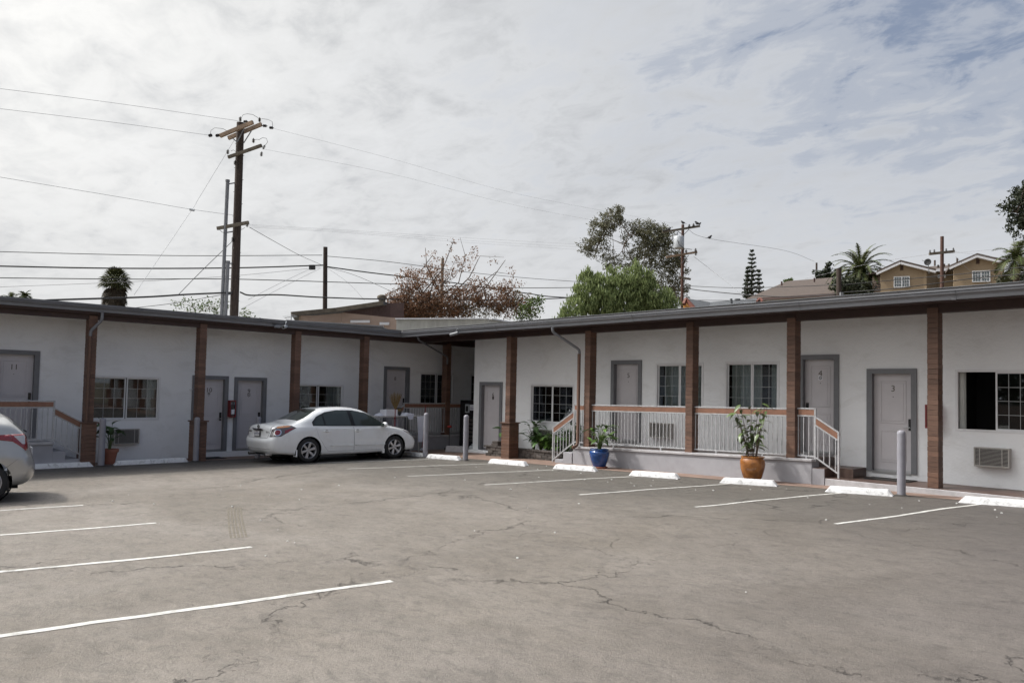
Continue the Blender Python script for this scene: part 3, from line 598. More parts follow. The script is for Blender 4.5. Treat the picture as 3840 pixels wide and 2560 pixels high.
# sliding windows with muntin grids, panes, curtains and the dark room behind
pane_cache = {}
def window(wing, o, left_open=False, curtain=(1, 1), plain=False, gap=None):
    u0, u1, z0, z1 = o; rec = .055
    def bx(mb, u_0, u_1, o0, o1, za, zb_):
        if wing == 'R': mb.box(u_0, u_1, WY-o0, WY-o1, za, zb_)
        else: mb.box(WX+o0, WX+o1, u_0, u_1, za, zb_)
    f = MB(); t = .035
    bx(f, u0-.012, u0+t, -.075, .012, z0-.012, z1+.012); bx(f, u1-t, u1+.012, -.075, .012, z0-.012, z1+.012); bx(f, u0+t, u1-t, -.075, .012, z1-t, z1+.012); bx(f, u0+t, u1-t, -.075, .012, z0-.012, z0+t)
    W = f.build('window', M['vinyl'], MOT)
    um = (u0+u1)/2
    for si, (a, c) in enumerate(((u0+t, um-.01), (um+.01, u1-t))):
        s = MB(); r0 = -.05 if si == 0 else -.03; st = .03
        bx(s, a, a+st, r0-.02, r0, z0+t, z1-t); bx(s, c-st, c, r0-.02, r0, z0+t, z1-t); bx(s, a+st, c-st, r0-.02, r0, z1-t-st, z1-t); bx(s, a+st, c-st, r0-.02, r0, z0+t, z0+t+st)
        if not (si == 0 and left_open): s.build('sash', M['vinyl'], W)
        A, B, ZA, ZB = a+st, c-st, z0+t+st, z1-t-st
        if si == 0 and left_open: continue
        nc, nr = 3, 4; mw = .009
        for i in range(nc):
            for j in range(nr):
                pu0 = A+(B-A)*i/nc; pu1 = A+(B-A)*(i+1)/nc; pz0 = ZA+(ZB-ZA)*j/nr; pz1 = ZA+(ZB-ZA)*(j+1)/nr
                key = (wing, round(pu1-pu0, 3), round(pz1-pz0, 3))
                if key not in pane_cache:
                    q = MB(); hw, hh = (pu1-pu0)/2-mw/2, (pz1-pz0)/2-mw/2
                    if wing == 'R': q.box(-hw, hw, -.002, .002, -hh, hh)
                    else: q.box(-.002, .002, -hw, hw, -hh, hh)
                    pane_cache[key] = q.mesh('pane', M['glass'])
                cu, cz = (pu0+pu1)/2, (pz0+pz1)/2
                inst('pane', pane_cache[key], W, (cu, WY-(r0-.01), cz) if wing == 'R' else (WX+r0-.01, cu, cz), rot=(R.uniform(-.004, .004), 0, R.uniform(-.004, .004)))
        mm = MB()
        for i in range(1, nc):
            u = A+(B-A)*i/nc; bx(mm, u-mw/2, u+mw/2, r0-.016, r0-.004, ZA, ZB)
        for j in range(1, nr):
            z = ZA+(ZB-ZA)*j/nr
            for i in range(nc): bx(mm, A+(B-A)*i/nc+mw/2, A+(B-A)*(i+1)/nc-mw/2, r0-.016, r0-.004, z-mw/2, z+mw/2)
        mm.build('muntin', M['muntin'], W)
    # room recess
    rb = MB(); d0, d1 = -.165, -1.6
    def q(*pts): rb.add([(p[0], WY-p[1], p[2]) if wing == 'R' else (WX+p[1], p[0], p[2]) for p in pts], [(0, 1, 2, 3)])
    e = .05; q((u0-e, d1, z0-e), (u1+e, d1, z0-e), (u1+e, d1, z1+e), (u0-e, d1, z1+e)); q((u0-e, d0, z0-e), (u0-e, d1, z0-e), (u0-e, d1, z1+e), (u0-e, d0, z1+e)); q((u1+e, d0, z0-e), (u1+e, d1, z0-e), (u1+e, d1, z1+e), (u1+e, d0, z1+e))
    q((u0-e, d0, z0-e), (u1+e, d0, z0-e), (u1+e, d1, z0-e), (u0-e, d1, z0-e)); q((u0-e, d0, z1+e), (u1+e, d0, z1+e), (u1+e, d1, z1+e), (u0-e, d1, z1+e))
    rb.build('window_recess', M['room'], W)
    # pleated curtains (u-ranges)
    for (ca, cb) in curtain:
        cu0 = u0+(u1-u0)*ca; cu1 = u0+(u1-u0)*cb; n = max(6, int((cu1-cu0)/.02)); c = MB(); vs_ = []
        for i in range(n+1):
            u = cu0+(cu1-cu0)*i/n; dd = -.20+.022*math.sin(i*1.25)+.015*noise.noise(Vector((u*9, u0, 0)))
            for z in (z0-.03, z1+.03): vs_.append((u, WY-dd, z) if wing == 'R' else (WX+dd, u, z))
        c.add(vs_, [(2*i, 2*i+1, 2*i+3, 2*i+2) for i in range(n)]); c.build('curtain', M['curtain'], W, smooth=True)
    return W
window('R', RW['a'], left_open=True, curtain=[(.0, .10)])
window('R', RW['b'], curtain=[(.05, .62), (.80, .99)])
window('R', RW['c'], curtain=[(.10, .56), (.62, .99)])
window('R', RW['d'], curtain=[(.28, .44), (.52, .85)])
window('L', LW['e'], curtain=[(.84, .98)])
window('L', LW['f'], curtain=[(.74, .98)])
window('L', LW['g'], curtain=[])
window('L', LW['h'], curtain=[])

# raised porch along rooms 4 and 5, with ledge, steps and the lower walk of room 3
def pz(x): return -1.31-.0255*(-7.3-x)
b = MB()
def sl(x0, x1, y0, y1, zt0, zt1, zb0, zb1, mb): mb.hexa([(x0, y0, zb0), (x1, y0, zb1), (x1, y1, zb1), (x0, y1, zb0), (x0, y0, zt0), (x1, y0, zt1), (x1, y1, zt1), (x0, y1, zt0)])
sl(-14.0, -7.3, 16.075, WY-.001, pz(-14)-.055, pz(-7.3)-.055, G(-14)-.1, G(-7.3)-.1, b)
b.build('porch', M['porch_grey'], MOT)
b = MB(); sl(-14.02, -7.28, 16.04, 16.42, pz(-14), pz(-7.3), pz(-14)-.054, pz(-7.3)-.054, b); b.build('porch_ledge', M['ledge'], MOT, bevel=.006)
b = MB(); sl(-14.0, -7.3, 16.421, WY-.002, pz(-14)+.0, pz(-7.3)+.0, pz(-14)-.054, pz(-7.3)-.054, b); b.build('porch_floor', M['dark_tile'], MOT)
b = MB(); b.box(-7.279, -7.02, 16.06, WY-.001, G(-7)-.1, -1.50); s1 = b.build('step', M['porch_grey'], MOT); b = MB(); b.box(-7.279, -7.015, 16.07, WY-.002, -1.499, -1.488); b.build('tread', M['dark_tile'], s1)
b = MB(); b.box(-7.299, -7.2795, 16.45, WY-.002, -1.487, -1.33); b.box(-7.019, -7.008, 16.07, WY-.002, -1.67, -1.50); b.build('riser', M['dark_tile'], s1)
b = MB(); b.box(-7.01, -6.6, 16.5, WY-.003, -1.672, -1.49); b.build('step', M['dark_tile'], MOT)
b = MB(); b.box(-14.35, -14.025, 16.06, WY-.001, G(-14)-.1, -1.66); b.build('step', M['porch_grey'], MOT, bevel=.006)
b = MB(); b.box(-14.66, -14.351, 16.06, WY-.001, G(-14)-.1, -1.88); b.build('step', M['porch_grey'], MOT, bevel=.006)
b = MB(); b.box(-7.0, 12, 16.05, 16.40, G(-7)-.1, -1.688); b.build('curb', M['ledge'], MOT, bevel=.01)
b = MB(); b.box(-7.0, 12, 16.06, WY-.003, -1.687, -1.676); b.build('walk_slab', M['dark_tile'], MOT)
b = MB(); b.box(-7.0, 12, 16.401, WY-.004, G(-7)-.1, -1.688); b.build('slab_base', M['porch_grey'], MOT)
b = MB(); b.box(-19.42, -17.95, 16.98, WY-.001, -2.2, -1.965); b.build('step', M['stucco'], MOT, bevel=.02)
# left wing: porch of room 11 and of room 8, low sills at 9 and 10
b = MB(); b.box(WX+.001, -21.2, -2, 5.19, -2.3, -1.53); b.build('porch', M['porch_grey'], MOT)
b = MB(); b.box(WX+.001, -21.16, -2, 5.2, -1.529, -1.465); b.build('porch_ledge', M['ledge'], MOT, bevel=.006)
b = MB(); b.box(WX+.001, -21.2, 5.191, 5.47, -2.3, -1.70); b.build('step', M['porch_grey'], MOT, bevel=.006)
b = MB(); b.box(WX+.001, -21.2, 5.471, 5.78, -2.3, -1.90); b.build('step', M['porch_grey'], MOT, bevel=.006)
b = MB(); b.box(WX+.001, -21.15, 15.9, 24, -2.3, -1.655); b.build('porch', M['porch_grey'], MOT)
b = MB(); b.box(WX+.001, -21.12, 15.88, 24, -1.654, -1.60); b.build('porch_ledge', M['ledge'], MOT, bevel=.006)
b = MB(); b.box(WX+.001, -21.2, 15.45, 15.879, -2.3, -1.86); b.build('step', M['porch_grey'], MOT, bevel=.006)
b = MB(); b.box(WX+.001, WX+.07, 8.9, 11.3, -2.2, -1.96); b.build('sill', M['stucco'], MOT)

# parapets and roof boxes near the corner
def px_poly(name, pts, m, thick, zb, parent=MOT):
    b = MB(); n = len(pts); P = [Vector(p) for p in pts]; vs_ = []
    for p in P: vs_ += [(p.x, p.y, zb), (p.x, p.y, p.z)]
    off = Vector((-.6, .8, 0)).normalized()*thick
    vs2 = [(v[0]+off.x, v[1]+off.y, v[2]) for v in vs_]
    fs = []
    for i in range(n-1):
        a, c = 2*i, 2*i+2; fs.append((a, c, c+1, a+1)); fs.append((2*n+a+1, 2*n+c+1, 2*n+c, 2*n+a)); fs.append((a+1, c+1, 2*n+c+1, 2*n+a+1))
    fs += [(0, 1, 2*n+1, 2*n), (2*n-2, 4*n-2, 4*n-1, 2*n-1)]
    b.add(vs_+vs2, fs); return b.build(name, M[m], parent)
# roof furniture over the corner
pp = px_poly('parapet', [(-24.98, 17.95, 2.72), (-21.91, 20.09, 2.74), (-22.1, 21.6, 2.70)], 'grey_parapet', .25, 1.97)
b = MB(); A, B_, Cc = Vector((-24.98, 17.95, 2.725)), Vector((-21.91, 20.09, 2.745)), Vector((-22.1, 21.6, 2.705))
o_ = Vector((.35, -.45, 0))*.12
for p, q in ((A, B_), (B_, Cc)): b.bar(p+o_+Vector((-.05, .06, .02)), q+o_+Vector((-.05, .06, .02)), .34, .035)
b.build('parapet_cap', M['eave_white'], pp)
b = MB(); b.add([(-27.3, 14.6, 1.99), (-24.9, 17.3, 1.99), (-24.9, 17.3, 2.36), (-27.3, 14.6, 2.50), (-28.0, 15.3, 1.99), (-25.6, 18.0, 1.99), (-25.6, 18.0, 2.36), (-28.0, 15.3, 2.5)], [(0,1,2,3), (7,6,5,4), (0,4,5,1), (1,5,6,2), (2,6,7,3), (3,7,4,0)]); b.build('roof_box', M['steel_parapet'], MOT)
b = MB(); b.bar((-27.35, 14.5, 2.53), (-24.85, 17.25, 2.39), .30, .04); b.build('roof_box_cap', M['gutter'], MOT)
b = MB(); b.add([(-28.9, 13.2, 1.99), (-27.35, 14.5, 1.99), (-27.35, 14.5, 2.50), (-28.9, 13.2, 2.12), (-29.4, 13.8, 1.99), (-27.85, 15.1, 1.99), (-27.85, 15.1, 2.50), (-29.4, 13.8, 2.12)], [(0,1,2,3), (7,6,5,4), (0,4,5,1), (1,5,6,2), (2,6,7,3), (3,7,4,0)]); b.build('roof_wedge', M['eave_white'], MOT)
b = MB(); b.tube([(-25.3, 16.6, 2.33), (-25.0, 16.3, 2.1), (-24.6, 16.0, 1.98)], .03, 6); b.build('roof_conduit', M['conduit'], MOT)

# ---------------------------------------------------------------- porch railings
bal_cache = {}
def railing(label, wing, plane, u0, u1, top, bot, base, endposts=(False, False), slopes=(), group=None):
    # top/bot/base are functions of u
    def P(u, z, o=0): return (u, plane-o, z) if wing == 'R' else (plane+o, u, z)
    upv = (0, 0, 1)
    root = thing('porch_railing', P(u0, base(u0)), label, 'railing', 'railings along the porches')
    def run(pts, name, w, h, m, dz=0):
        b = MB()
        for a, c in zip(pts[:-1], pts[1:]): b.bar(P(a[0], a[1]+dz), P(c[0], c[1]+dz), w, h)
        return b.build(name, M[m], root, bevel=.002)
    bh = .145
    run([(u0, top(u0)), (u1, top(u1))], 'top_rail', .045, .028, 'rail')
    run([(u0+.02, top(u0)-.082), (u1-.02, top(u1)-.082)], 'board', .028, .118, 'brown_board')
    run([(u0, top(u0)-.158), (u1, top(u1)-.158)], 'middle_rail', .035, .028, 'rail')
    run([(u0, bot(u0)), (u1, bot(u1))], 'bottom_rail', .035, .03, 'rail')
    n = max(1, round((u1-u0)/.112))
    for i in range(n+1):
        u = u0+.02+(u1-u0-.04)*i/n; zt = top(u)-.174; zb = bot(u)+.016; H = zt-zb; k = round(H, 2)
        if k not in bal_cache: q = MB(); q.box(-.009, .009, -.009, .009, 0, 1); bal_cache[k] = q.mesh('baluster', M['rail'])
        inst('baluster', bal_cache[k], root, P(u, zb), scale=(1, 1, H))
    nf = max(1, round((u1-u0)/1.3))
    for i in range(nf):
        u = u0+(u1-u0)*(i+.5)/nf; b = MB(); p = P(u, base(u)); b.box(p[0]-.014, p[0]+.014, p[1]-.014, p[1]+.014, base(u), bot(u)-.016); b.build('foot', M['rail'], root)
    for (a, b2, t0, t1, l0, l1, e) in slopes:    # sloping stair part: u a->b2, top z t0->t1, bottom rail l0->l1, e = floor z at the newel
        run([(a, t0), (b2, t1)], 'sloped_top_rail', .04, .03, 'rail')
        run([(a, t0-.085), (b2, t1-.085)], 'sloped_board', .026, .115, 'brown_board')
        run([(a, t0-.17), (b2, t1-.17)], 'sloped_middle_rail', .032, .028, 'rail')
        run([(a, l0), (b2, l1)], 'sloped_bottom_rail', .032, .03, 'rail')
        m = max(1, round(abs(b2-a)/.115))
        for i in range(m):
            f = (i+.5)/m; u = a+(b2-a)*f; zt = t0+(t1-t0)*f-.18; zb = l0+(l1-l0)*f+.012
            inst('baluster', bal_cache[list(bal_cache)[0]], root, P(u, zb), scale=(1, 1, zt-zb))
        b = MB(); p = P(b2, e); b.box(p[0]-.018, p[0]+.018, p[1]-.018, p[1]+.018, e, t1+.012); b.build('newel', M['rail'], root)
        b = MB(); p = P(a, e); b.box(p[0]-.018, p[0]+.018, p[1]-.018, p[1]+.018, l0-.1, top(a)+.012); b.build('newel', M['rail'], root)
    return root
rt = lambda u: -.343+.0131*(u+14.07); rb_ = lambda u: -1.375+.0172*(u+14.1)
railing('short white railing with brown board sloping down the left porch steps', 'R', 16.2, -14.08, -13.68, rt, rb_, pz, slopes=[(-14.08, -14.86, -.53, -1.01, -1.38, -1.92, G(-14.8))])
railing('white railing with brown board in front of door 5 behind the blue pot', 'R', 16.2, -13.45, -10.47, rt, rb_, pz)
railing('white railing with brown board below the curtained window behind the amber pot', 'R', 16.2, -10.24, -7.90, rt, rb_, pz)
railing('short white railing sloping down the brown steps in front of door 4', 'R', 16.2, -7.67, -7.28, lambda u: -.245, lambda u: -1.265, lambda u: -1.31, slopes=[(-7.28, -6.78, -.42, -.725, -1.27, -1.585, -1.676)])
railing('shaded railing with brown board before door 11 sloping down to the left post', 'L', -21.24, -1.5, 5.19, lambda u: -.478, lambda u: -1.41, lambda u: -1.465, slopes=[(5.19, 5.80, -.645, -.99, -1.415, -1.80, -1.98)])
railing('shaded railing with brown board under the window beside door 8', 'L', -21.26, 15.68, 17.46, lambda u: -.49, lambda u: -1.50, lambda u: -1.60, slopes=[(15.68, 15.25, -.55, -.90, -1.50, -1.80, -2.08)])
railing('shaded piece of railing right of the corner post beside the black machine', 'L', -21.26, 17.68, 19.6, lambda u: -.49, lambda u: -1.50, lambda u: -1.60)

# ---------------------------------------------------------------- wall air conditioners
def aircon(label, wing, u0, u1, z0, z1, out=.16):
    def P(u, o, z): return (u, WY-o, z) if wing == 'R' else (WX+o, u, z)
    def bx(b, ua, ub, oa, ob, za, zb): a = P(ua, oa, za); c = P(ub, ob, zb); b.box(a[0], c[0], a[1], c[1], a[2], c[2])
    r = thing('air_conditioner', P((u0+u1)/2, .0, z0), label, 'air conditioner', 'air conditioners set in the motel walls'); t = .022
    b = MB(); bx(b, u0, u0+t, -.1, out, z0, z1); bx(b, u1-t, u1, -.1, out, z0, z1); bx(b, u0+t, u1-t, -.1, out, z1-t, z1); bx(b, u0+t, u1-t, -.1, out, z0, z0+t); b.build('casing', M['ac'], r, bevel=.003)
    b = MB(); bx(b, u0+t, u1-t, out-.06, out-.05, z0+t, z1-t); b.build('coil', M['ac_dark'], r)
    b = MB(); n = 13
    for i in range(n):
        z = z0+t+(z1-z0-2*t)*(i+.5)/n; bx(b, u0+t, u1-t, out-.025, out-.006, z-.004, z+.004)
    g = b.build('grille', M['ac'], r); g['kind'] = 'stuff'
    for f in (.17, .80):
        b = MB(); u = u0+(u1-u0)*f; bx(b, u-.006, u+.006, out-.006, out+.001, z0+t, z1-t); b.build('grille_rib', M['ac'], r)
aircon('beige air conditioner in the wall below the half open window at the right edge', 'R', -4.50, -3.90, -1.27, -.90)
aircon('beige air conditioner on the porch behind the white railing right of door 5', 'R', -12.17, -11.52, -1.15, -.76)
aircon('air conditioner half hidden by the plants of the block planter', 'R', -16.38, -15.75, -1.52, -1.15)
aircon('shaded air conditioner in the left wall beside the plant in the terracotta pot', 'L', 6.86, 7.50, -1.65, -1.24)

# ---------------------------------------------------------------- fire cabinets, lamp, cameras
def cabinet(label, wing, u0, u1, z0, z1):
    def P(u, o, z): return (u, WY-o, z) if wing == 'R' else (WX+o, u, z)
    def bx(b, ua, ub, oa, ob, za, zb): a = P(ua, oa, za); c = P(ub, ob, zb); b.box(a[0], c[0], a[1], c[1], a[2], c[2])
    r = thing('fire_cabinet', P((u0+u1)/2, 0, z0), label, 'fire extinguisher box'); D = .17
    b = MB(); bx(b, u0, u1, .001, .012, z0, z1); bx(b, u0, u0+.012, .012, D, z0, z1); bx(b, u1-.012, u1, .012, D, z0, z1); bx(b, u0+.012, u1-.012, .012, D, z1-.012, z1); bx(b, u0+.012, u1-.012, .012, D, z0, z0+.012); b.build('case', M['red'], r)
    b = MB(); f = .03; bx(b, u0, u0+f, D, D+.012, z0, z1); bx(b, u1-f, u1, D, D+.012, z0, z1); bx(b, u0+f, u1-f, D, D+.012, z1-f, z1); bx(b, u0+f, u1-f, D, D+.012, z0, z0+f); b.build('door_frame', M['red'], r)
    b = MB(); bx(b, u0+f, u1-f, D+.003, D+.007, z0+f, z1-f); b.build('pane', M['glass'], r)
    b = MB(); c0 = P((u0+u1)/2, .085, z0+.02); c1 = P((u0+u1)/2, .085, z1-.14); b.cyl(c0, c1, .055, n=16); c2 = P((u0+u1)/2, .085, z1-.08); b.cyl(c1, c2, .055, .02, n=16); b.build('extinguisher', M['red'], r, smooth=40)
    b = MB(); bx(b, (u0+u1)/2-.04, (u0+u1)/2+.05, D+.008, D+.010, z0+.09, z0+.23); b.build('notice', M['paper'], r)
    b = MB(); bx(b, (u0+u1)/2-.03, (u0+u1)/2+.04, .142, .147, z0+.24, z0+.36); b.build('yellow_tag', M['lamp_amber'], r)
cabinet('red fire extinguisher box with a glass door between doors 10 and 9', 'L', 9.995, 10.185, -.95, -.45)
cabinet('red fire extinguisher box half hidden behind the rightmost brown post', 'R', -5.37, -5.12, -.58, -.10)
t = thing('wall_bell', (WX, 8.9, -.15), 'small white oval door bell on the shaded wall left of the post beside door 10', 'bell')
b = MB(); b.lathe([(.0, .028), (.03, .026), (.045, .015), (.048, 0)], (WX+.001, 8.9, -.15), 'x', 16); b.build('cover', M['stucco'], t, smooth=True); b = MB(); b.cyl((WX+.028, 8.9, -.15), (WX+.034, 8.9, -.15), .012); b.build('button', M['trim_grey'], t)
def seccam(label, p, d, m, box=True):
    p = Vector(p); d = Vector(d).normalized(); t = thing('security_camera', p, label, 'camera')
    b = MB(); b.cyl(p-d*.13, p+d*.13, .045, n=14); b.cyl(p+d*.13, p+d*.15, .050, n=14); b.build('housing', M[m], t, smooth=40)
    b = MB(); b.cyl(p+d*.151, p+d*.156, .036, n=14); b.build('lens', M['blackgloss'], t)
    b = MB(); b.tube([p-d*.05, p+Vector((0, 0, .08))-d*.06, p+Vector((0, 0, .16))-d*.12], .012); b.build('bracket', M[m], t)
seccam('pale bullet camera hanging under the right gutter close to the corner', (-18.0, 15.1, 1.70), (-1, -.35, -.25), 'conduit')
seccam('small round security camera under the gutter above door 9 and the white car', (-20.85, 11.0, 1.74), (.9, -.9, -.2), 'trans')
t = thing('junction_box', (-20.95, 10.8, 1.74), 'small grey junction box on the gutter beside the round camera', 'junction box'); b = MB(); b.box(-20.99, -20.92, 10.72, 10.9, 1.70, 1.78); b.build('box', M['gutter'], t, bevel=.006); b = MB(); b.tube([(-20.95, 10.8, 1.78), (-21.0, 10.6, 1.85), (-21.05, 10.3, 1.96)], .008); b.build('lead', M['cable'], t)

# ---------------------------------------------------------------- wheel stops
def stop(label, a, b_, h=.115, w=.165):
    a = Vector((*a, G(a[0])+.004)); c = Vector((*b_, G(b_[0])+.004)); d = (c-a).normalized(); n = Vector((-d.y, d.x, 0)).normalized()
    if n.y < 0 and abs(d.x) > abs(d.y): n = -n
    if abs(d.y) > abs(d.x) and n.x > 0: n = -n
    e = .085; zz_ = Vector((0, 0, h)); i = w*.14; b = MB(); ns = 8; rings = []
    prof = [(0, 0), (i*.5, h*.6), (i*1.1, h*.97), (w-i*1.1, h), (w-i*.5, h*.6), (w, 0)]
    Ln = (c-a).length
    ts = [0, e, *[e+(Ln-2*e)*k/ns for k in range(1, ns)], Ln-e, Ln]
    for t_ in ts:
        f = .10 if t_ in (0, Ln) else 1.0
        for q, hh in prof:
            jit = .004*noise.noise(Vector((a.x*3+t_*7, q*40, hh*40)))
            rings.append(a+d*t_+n*(q+(w/2-q)*(0.0))+Vector((0, 0, hh*f+(jit if 0 < t_ < Ln else 0))))
    k = 6; m = len(ts); b.add(rings, [(r*k+j, r*k+j+1, (r+1)*k+j+1, (r+1)*k+j) for r in range(m-1) for j in range(k-1)]+[tuple(range(k)), tuple(range((m-1)*k, m*k))])
    o = b.build('wheel_stop', M['stop'], origin=a); return tag(o, label, 'wheel stop', 'white concrete wheel stops')
stop('white wheel stop cut by the right edge of the picture', (-4.22, 15.08), (-3.0, 15.27))
stop('white wheel stop just left of the right bollard in front of door 3', (-6.50, 14.90), (-5.33, 15.12))
stop('white wheel stop below the amber glazed pot', (-8.72, 14.77), (-7.56, 15.03))
stop('white wheel stop between the blue and the amber pot', (-10.99, 14.60), (-9.76, 14.76))
stop('white wheel stop just left of the blue pot with a bluish end', (-13.36, 14.56), (-12.12, 14.75))
stop('white wheel stop in front of the post with a wide base beside door 6', (-15.73, 14.50), (-14.33, 14.54))
stop('white wheel stop between the two bollards in the corner', (-18.27, 14.33), (-16.93, 14.45))
stop('white wheel stop partly hidden by the nose of the white car', (-20.35, 14.42), (-18.52, 14.43))
stop('white wheel stop right of the terracotta pot in front of the left wing', (-21.03, 6.56), (-21.05, 8.42))
stop('white wheel stop at the rear of the silver car before the left wing', (-21.12, 4.2), (-21.05, 6.07))
t = thing('loose_block', (-19.6, 16.6, -2.08), 'short grey concrete block lying on the walk in front of the black machine', 'block')
b = MB(); b.hexa([(-19.95, 16.45, -2.075), (-19.35, 16.85, -2.065), (-19.45, 17.0, -2.065), (-20.05, 16.6, -2.075), (-19.93, 16.47, -1.87), (-19.5, 16.77, -1.87), (-19.56, 16.9, -1.87), (-19.99, 16.6, -1.87)]); b.build('block', M['ledge'], t, bevel=.01)

# ---------------------------------------------------------------- bollards
def bollard(label, x, y, h, r=.075):
    z = G(x); t = thing('bollard', (x, y, z), label, 'bollard', 'grey steel bollards')
    b = MB(); b.lathe([(r, -.1), (r, h-.06)], (x, y, z), n=24); b.build('pipe', M['bollard'], t, smooth=True)
    b = MB(); b.lathe([(r, h-.06), (r*.95, h-.03), (r*.8, h-.012), (r*.45, h+.004), (0.001, h+.010)], (x, y, z), n=24); b.build('domed_cap', M['bollard'], t, smooth=True)
    b = MB(); b.lathe([(r*1.9, .004), (r*1.4, .02), (r*1.02, .03)], (x, y, z), n=20); b.build('base_collar', M['darkmetal'], t, smooth=True)
bollard('grey bollard in front of door 3 near the right end', -5.27, 15.4, 1.22)
bollard('tall grey bollard right of the corner in front of the black machine', -16.75, 14.57, 1.30)
bollard('grey bollard in front of the table just right of the white car', -18.45, 14.45, 1.33)
bollard('grey bollard partly hidden behind the hood of the white car by the table', -20.35, 14.75, 1.25)
bollard('grey bollard in front of the post base left of door 10', -21.08, 8.62, 1.20)
bollard('grey bollard beside the terracotta pot and the left brown post', -21.05, 6.24, 1.20)
bollard('bollard mostly hidden behind the trunk of the white car at door 9', -21.0, 10.36, 1.20)

# ---------------------------------------------------------------- plants
def leafmesh(name, m, Ln, W, fold=.25, droop=.35, n=6):
    b = MB(); vs_ = []
    for i in range(n+1):
        t = i/n; w = W*math.sin(math.pi*min(1, t**.75*.98+.02))**.8*.5; x = Ln*t; z = -droop*Ln*t*t
        vs_ += [(x, -w, z+fold*w), (x, 0, z), (x, w, z+fold*w)]
    fs = []
    for i in range(n): a = 3*i; fs += [(a, a+1, a+4, a+3), (a+1, a+2, a+5, a+4)]
    b.add(vs_, fs); return b.mesh(name, M[m], smooth=True)
LF = {'lily': leafmesh('leaf', 'leaf_lily', .34, .19), 'pot': leafmesh('leaf', 'leaf_pot', .26, .11), 'pale': leafmesh('leaf', 'leaf_pale', .17, .062, .2, .3, 5), 'blade': leafmesh('leaf', 'leaf_lily', .48, .05, .2, .12)}
def plant(label, base, h, spread, n, kind, name='leafy_plant', group=None, up=.75, stem='stem', root=None, lo=.35, sc=(.75, 1.2)):
    r = root or thing(name, base, label, 'plant', group); B = Vector(base); b = MB()
    for i in range(n):
        a = R.uniform(0, 6.283); f = R.uniform(lo, 1); rr = spread*R.uniform(.15, 1)*(1.1-.35*f); tip = B+Vector((math.cos(a)*rr, math.sin(a)*rr, h*f))
        mid = B+Vector((math.cos(a)*rr*.3, math.sin(a)*rr*.3, h*f*.6)); b.tube([B+Vector((math.cos(a)*.02, math.sin(a)*.02, 0)), mid, tip], [.008, .006, .004], 4)
        inst('leaf', LF[kind], r, tip, rot=(R.uniform(-.4, .4), -R.uniform(-.3, up), a+R.uniform(-.6, .6)), scale=(k_ := R.uniform(*sc), k_, k_))
    b.build('stems', M[stem], r); return r
def pot(label, c, prof, m, name='plant_pot', saucer=None):
    r = thing(name, c, label, 'pot'); b = MB(); b.lathe(prof, c, n=40); b.build('body', M[m], r, smooth=50)
    zt = prof[-1][1] if prof[-1][1] < prof[-2][1] else prof[-1][1]; b = MB(); b.lathe([(0.001, zt), (prof[-1][0]+.004, zt)], c, n=30); b.build('soil', M['soil'], r)
    if saucer: b = MB(); b.lathe([(.001, .0), (saucer, .002), (saucer+.02, .04), (saucer-.005, .045), (saucer-.02, .025), (.001, .02)], (c[0], c[1], c[2]-.035), n=30); b.build('saucer', M['terrapot'], r, smooth=50)
    return r
bx_, by_ = -12.70, 15.62; bz = G(bx_)+.045
prof = [(r*.80, h*.86) for r, h in [(.001, 0), (.20, 0), (.21, .03), (.235, .08), (.29, .22), (.325, .36), (.33, .42), (.315, .465), (.29, .48), (.30, .50), (.315, .515), (.305, .535), (.27, .53), (.26, .46)]]
pot('cobalt blue glazed pot on a terracotta saucer in front of the porch', (bx_, by_, bz), prof, 'bluepot', saucer=.20)
plant('bright green broad leafed plant growing in the blue pot', (bx_, by_, bz+.40), .68, .33, 36, 'pot', name='potted_plant', up=.8, sc=(.8, 1.3))
ox, oy = -8.36, 15.52; oz = G(ox)+.012
prof2 = [(r*.82, h*.88) for r, h in [(.001, 0), (.185, 0), (.20, .03), (.255, .14), (.31, .32), (.325, .44), (.315, .53), (.29, .565), (.285, .58), (.305, .595), (.305, .62), (.28, .625), (.26, .56)]]
pot('amber brown glazed pot in front of the porch left of the brown steps', (ox, oy, oz), prof2, 'orangepot')
r_ = thing('potted_shrub', (ox, oy, oz+.50), 'tall thin shrub with pale green leaves growing in the amber pot', 'plant')
b = MB()
for k in range(13):
    a = R.uniform(0, 6.28); ex = Vector((math.cos(a)*R.uniform(.1, .42), math.sin(a)*R.uniform(.05, .26), R.uniform(.65, 1.25))); p0 = Vector((ox, oy, oz+.50))+Vector((math.cos(a)*.08, math.sin(a)*.08, 0))
    pts = [p0, p0+ex*.45+Vector((0, 0, .08)), p0+ex]; b.tube(pts, [.009, .007, .004], 5)
    for j in range(9):
        f = .25+.75*j/8; q = (p0*(1-f)**2+pts[1]*2*f*(1-f)+pts[2]*f*f); aa = j*2.4+a
        inst('leaf', LF['pale'], r_, q, rot=(R.uniform(-.4, .4), R.uniform(-.2, .7), aa), scale=(k_ := R.uniform(.8, 1.5), k_, k_))
b.build('stems', M['bark'], r_)
tx, ty = -21.62, 6.60
pot('terracotta pot half hidden behind the left bollard', (tx, ty, G(tx)+.012), [(.001, 0), (.13, 0), (.19, .30), (.215, .30), (.22, .38), (.195, .385), (.185, .33)], 'terrapot')
plant('dark broad leafed plant growing in the terracotta pot beside the left bollard', (tx, ty, G(tx)+.35), .80, .30, 20, 'lily', name='potted_plant', up=1.0, sc=(.6, .95))

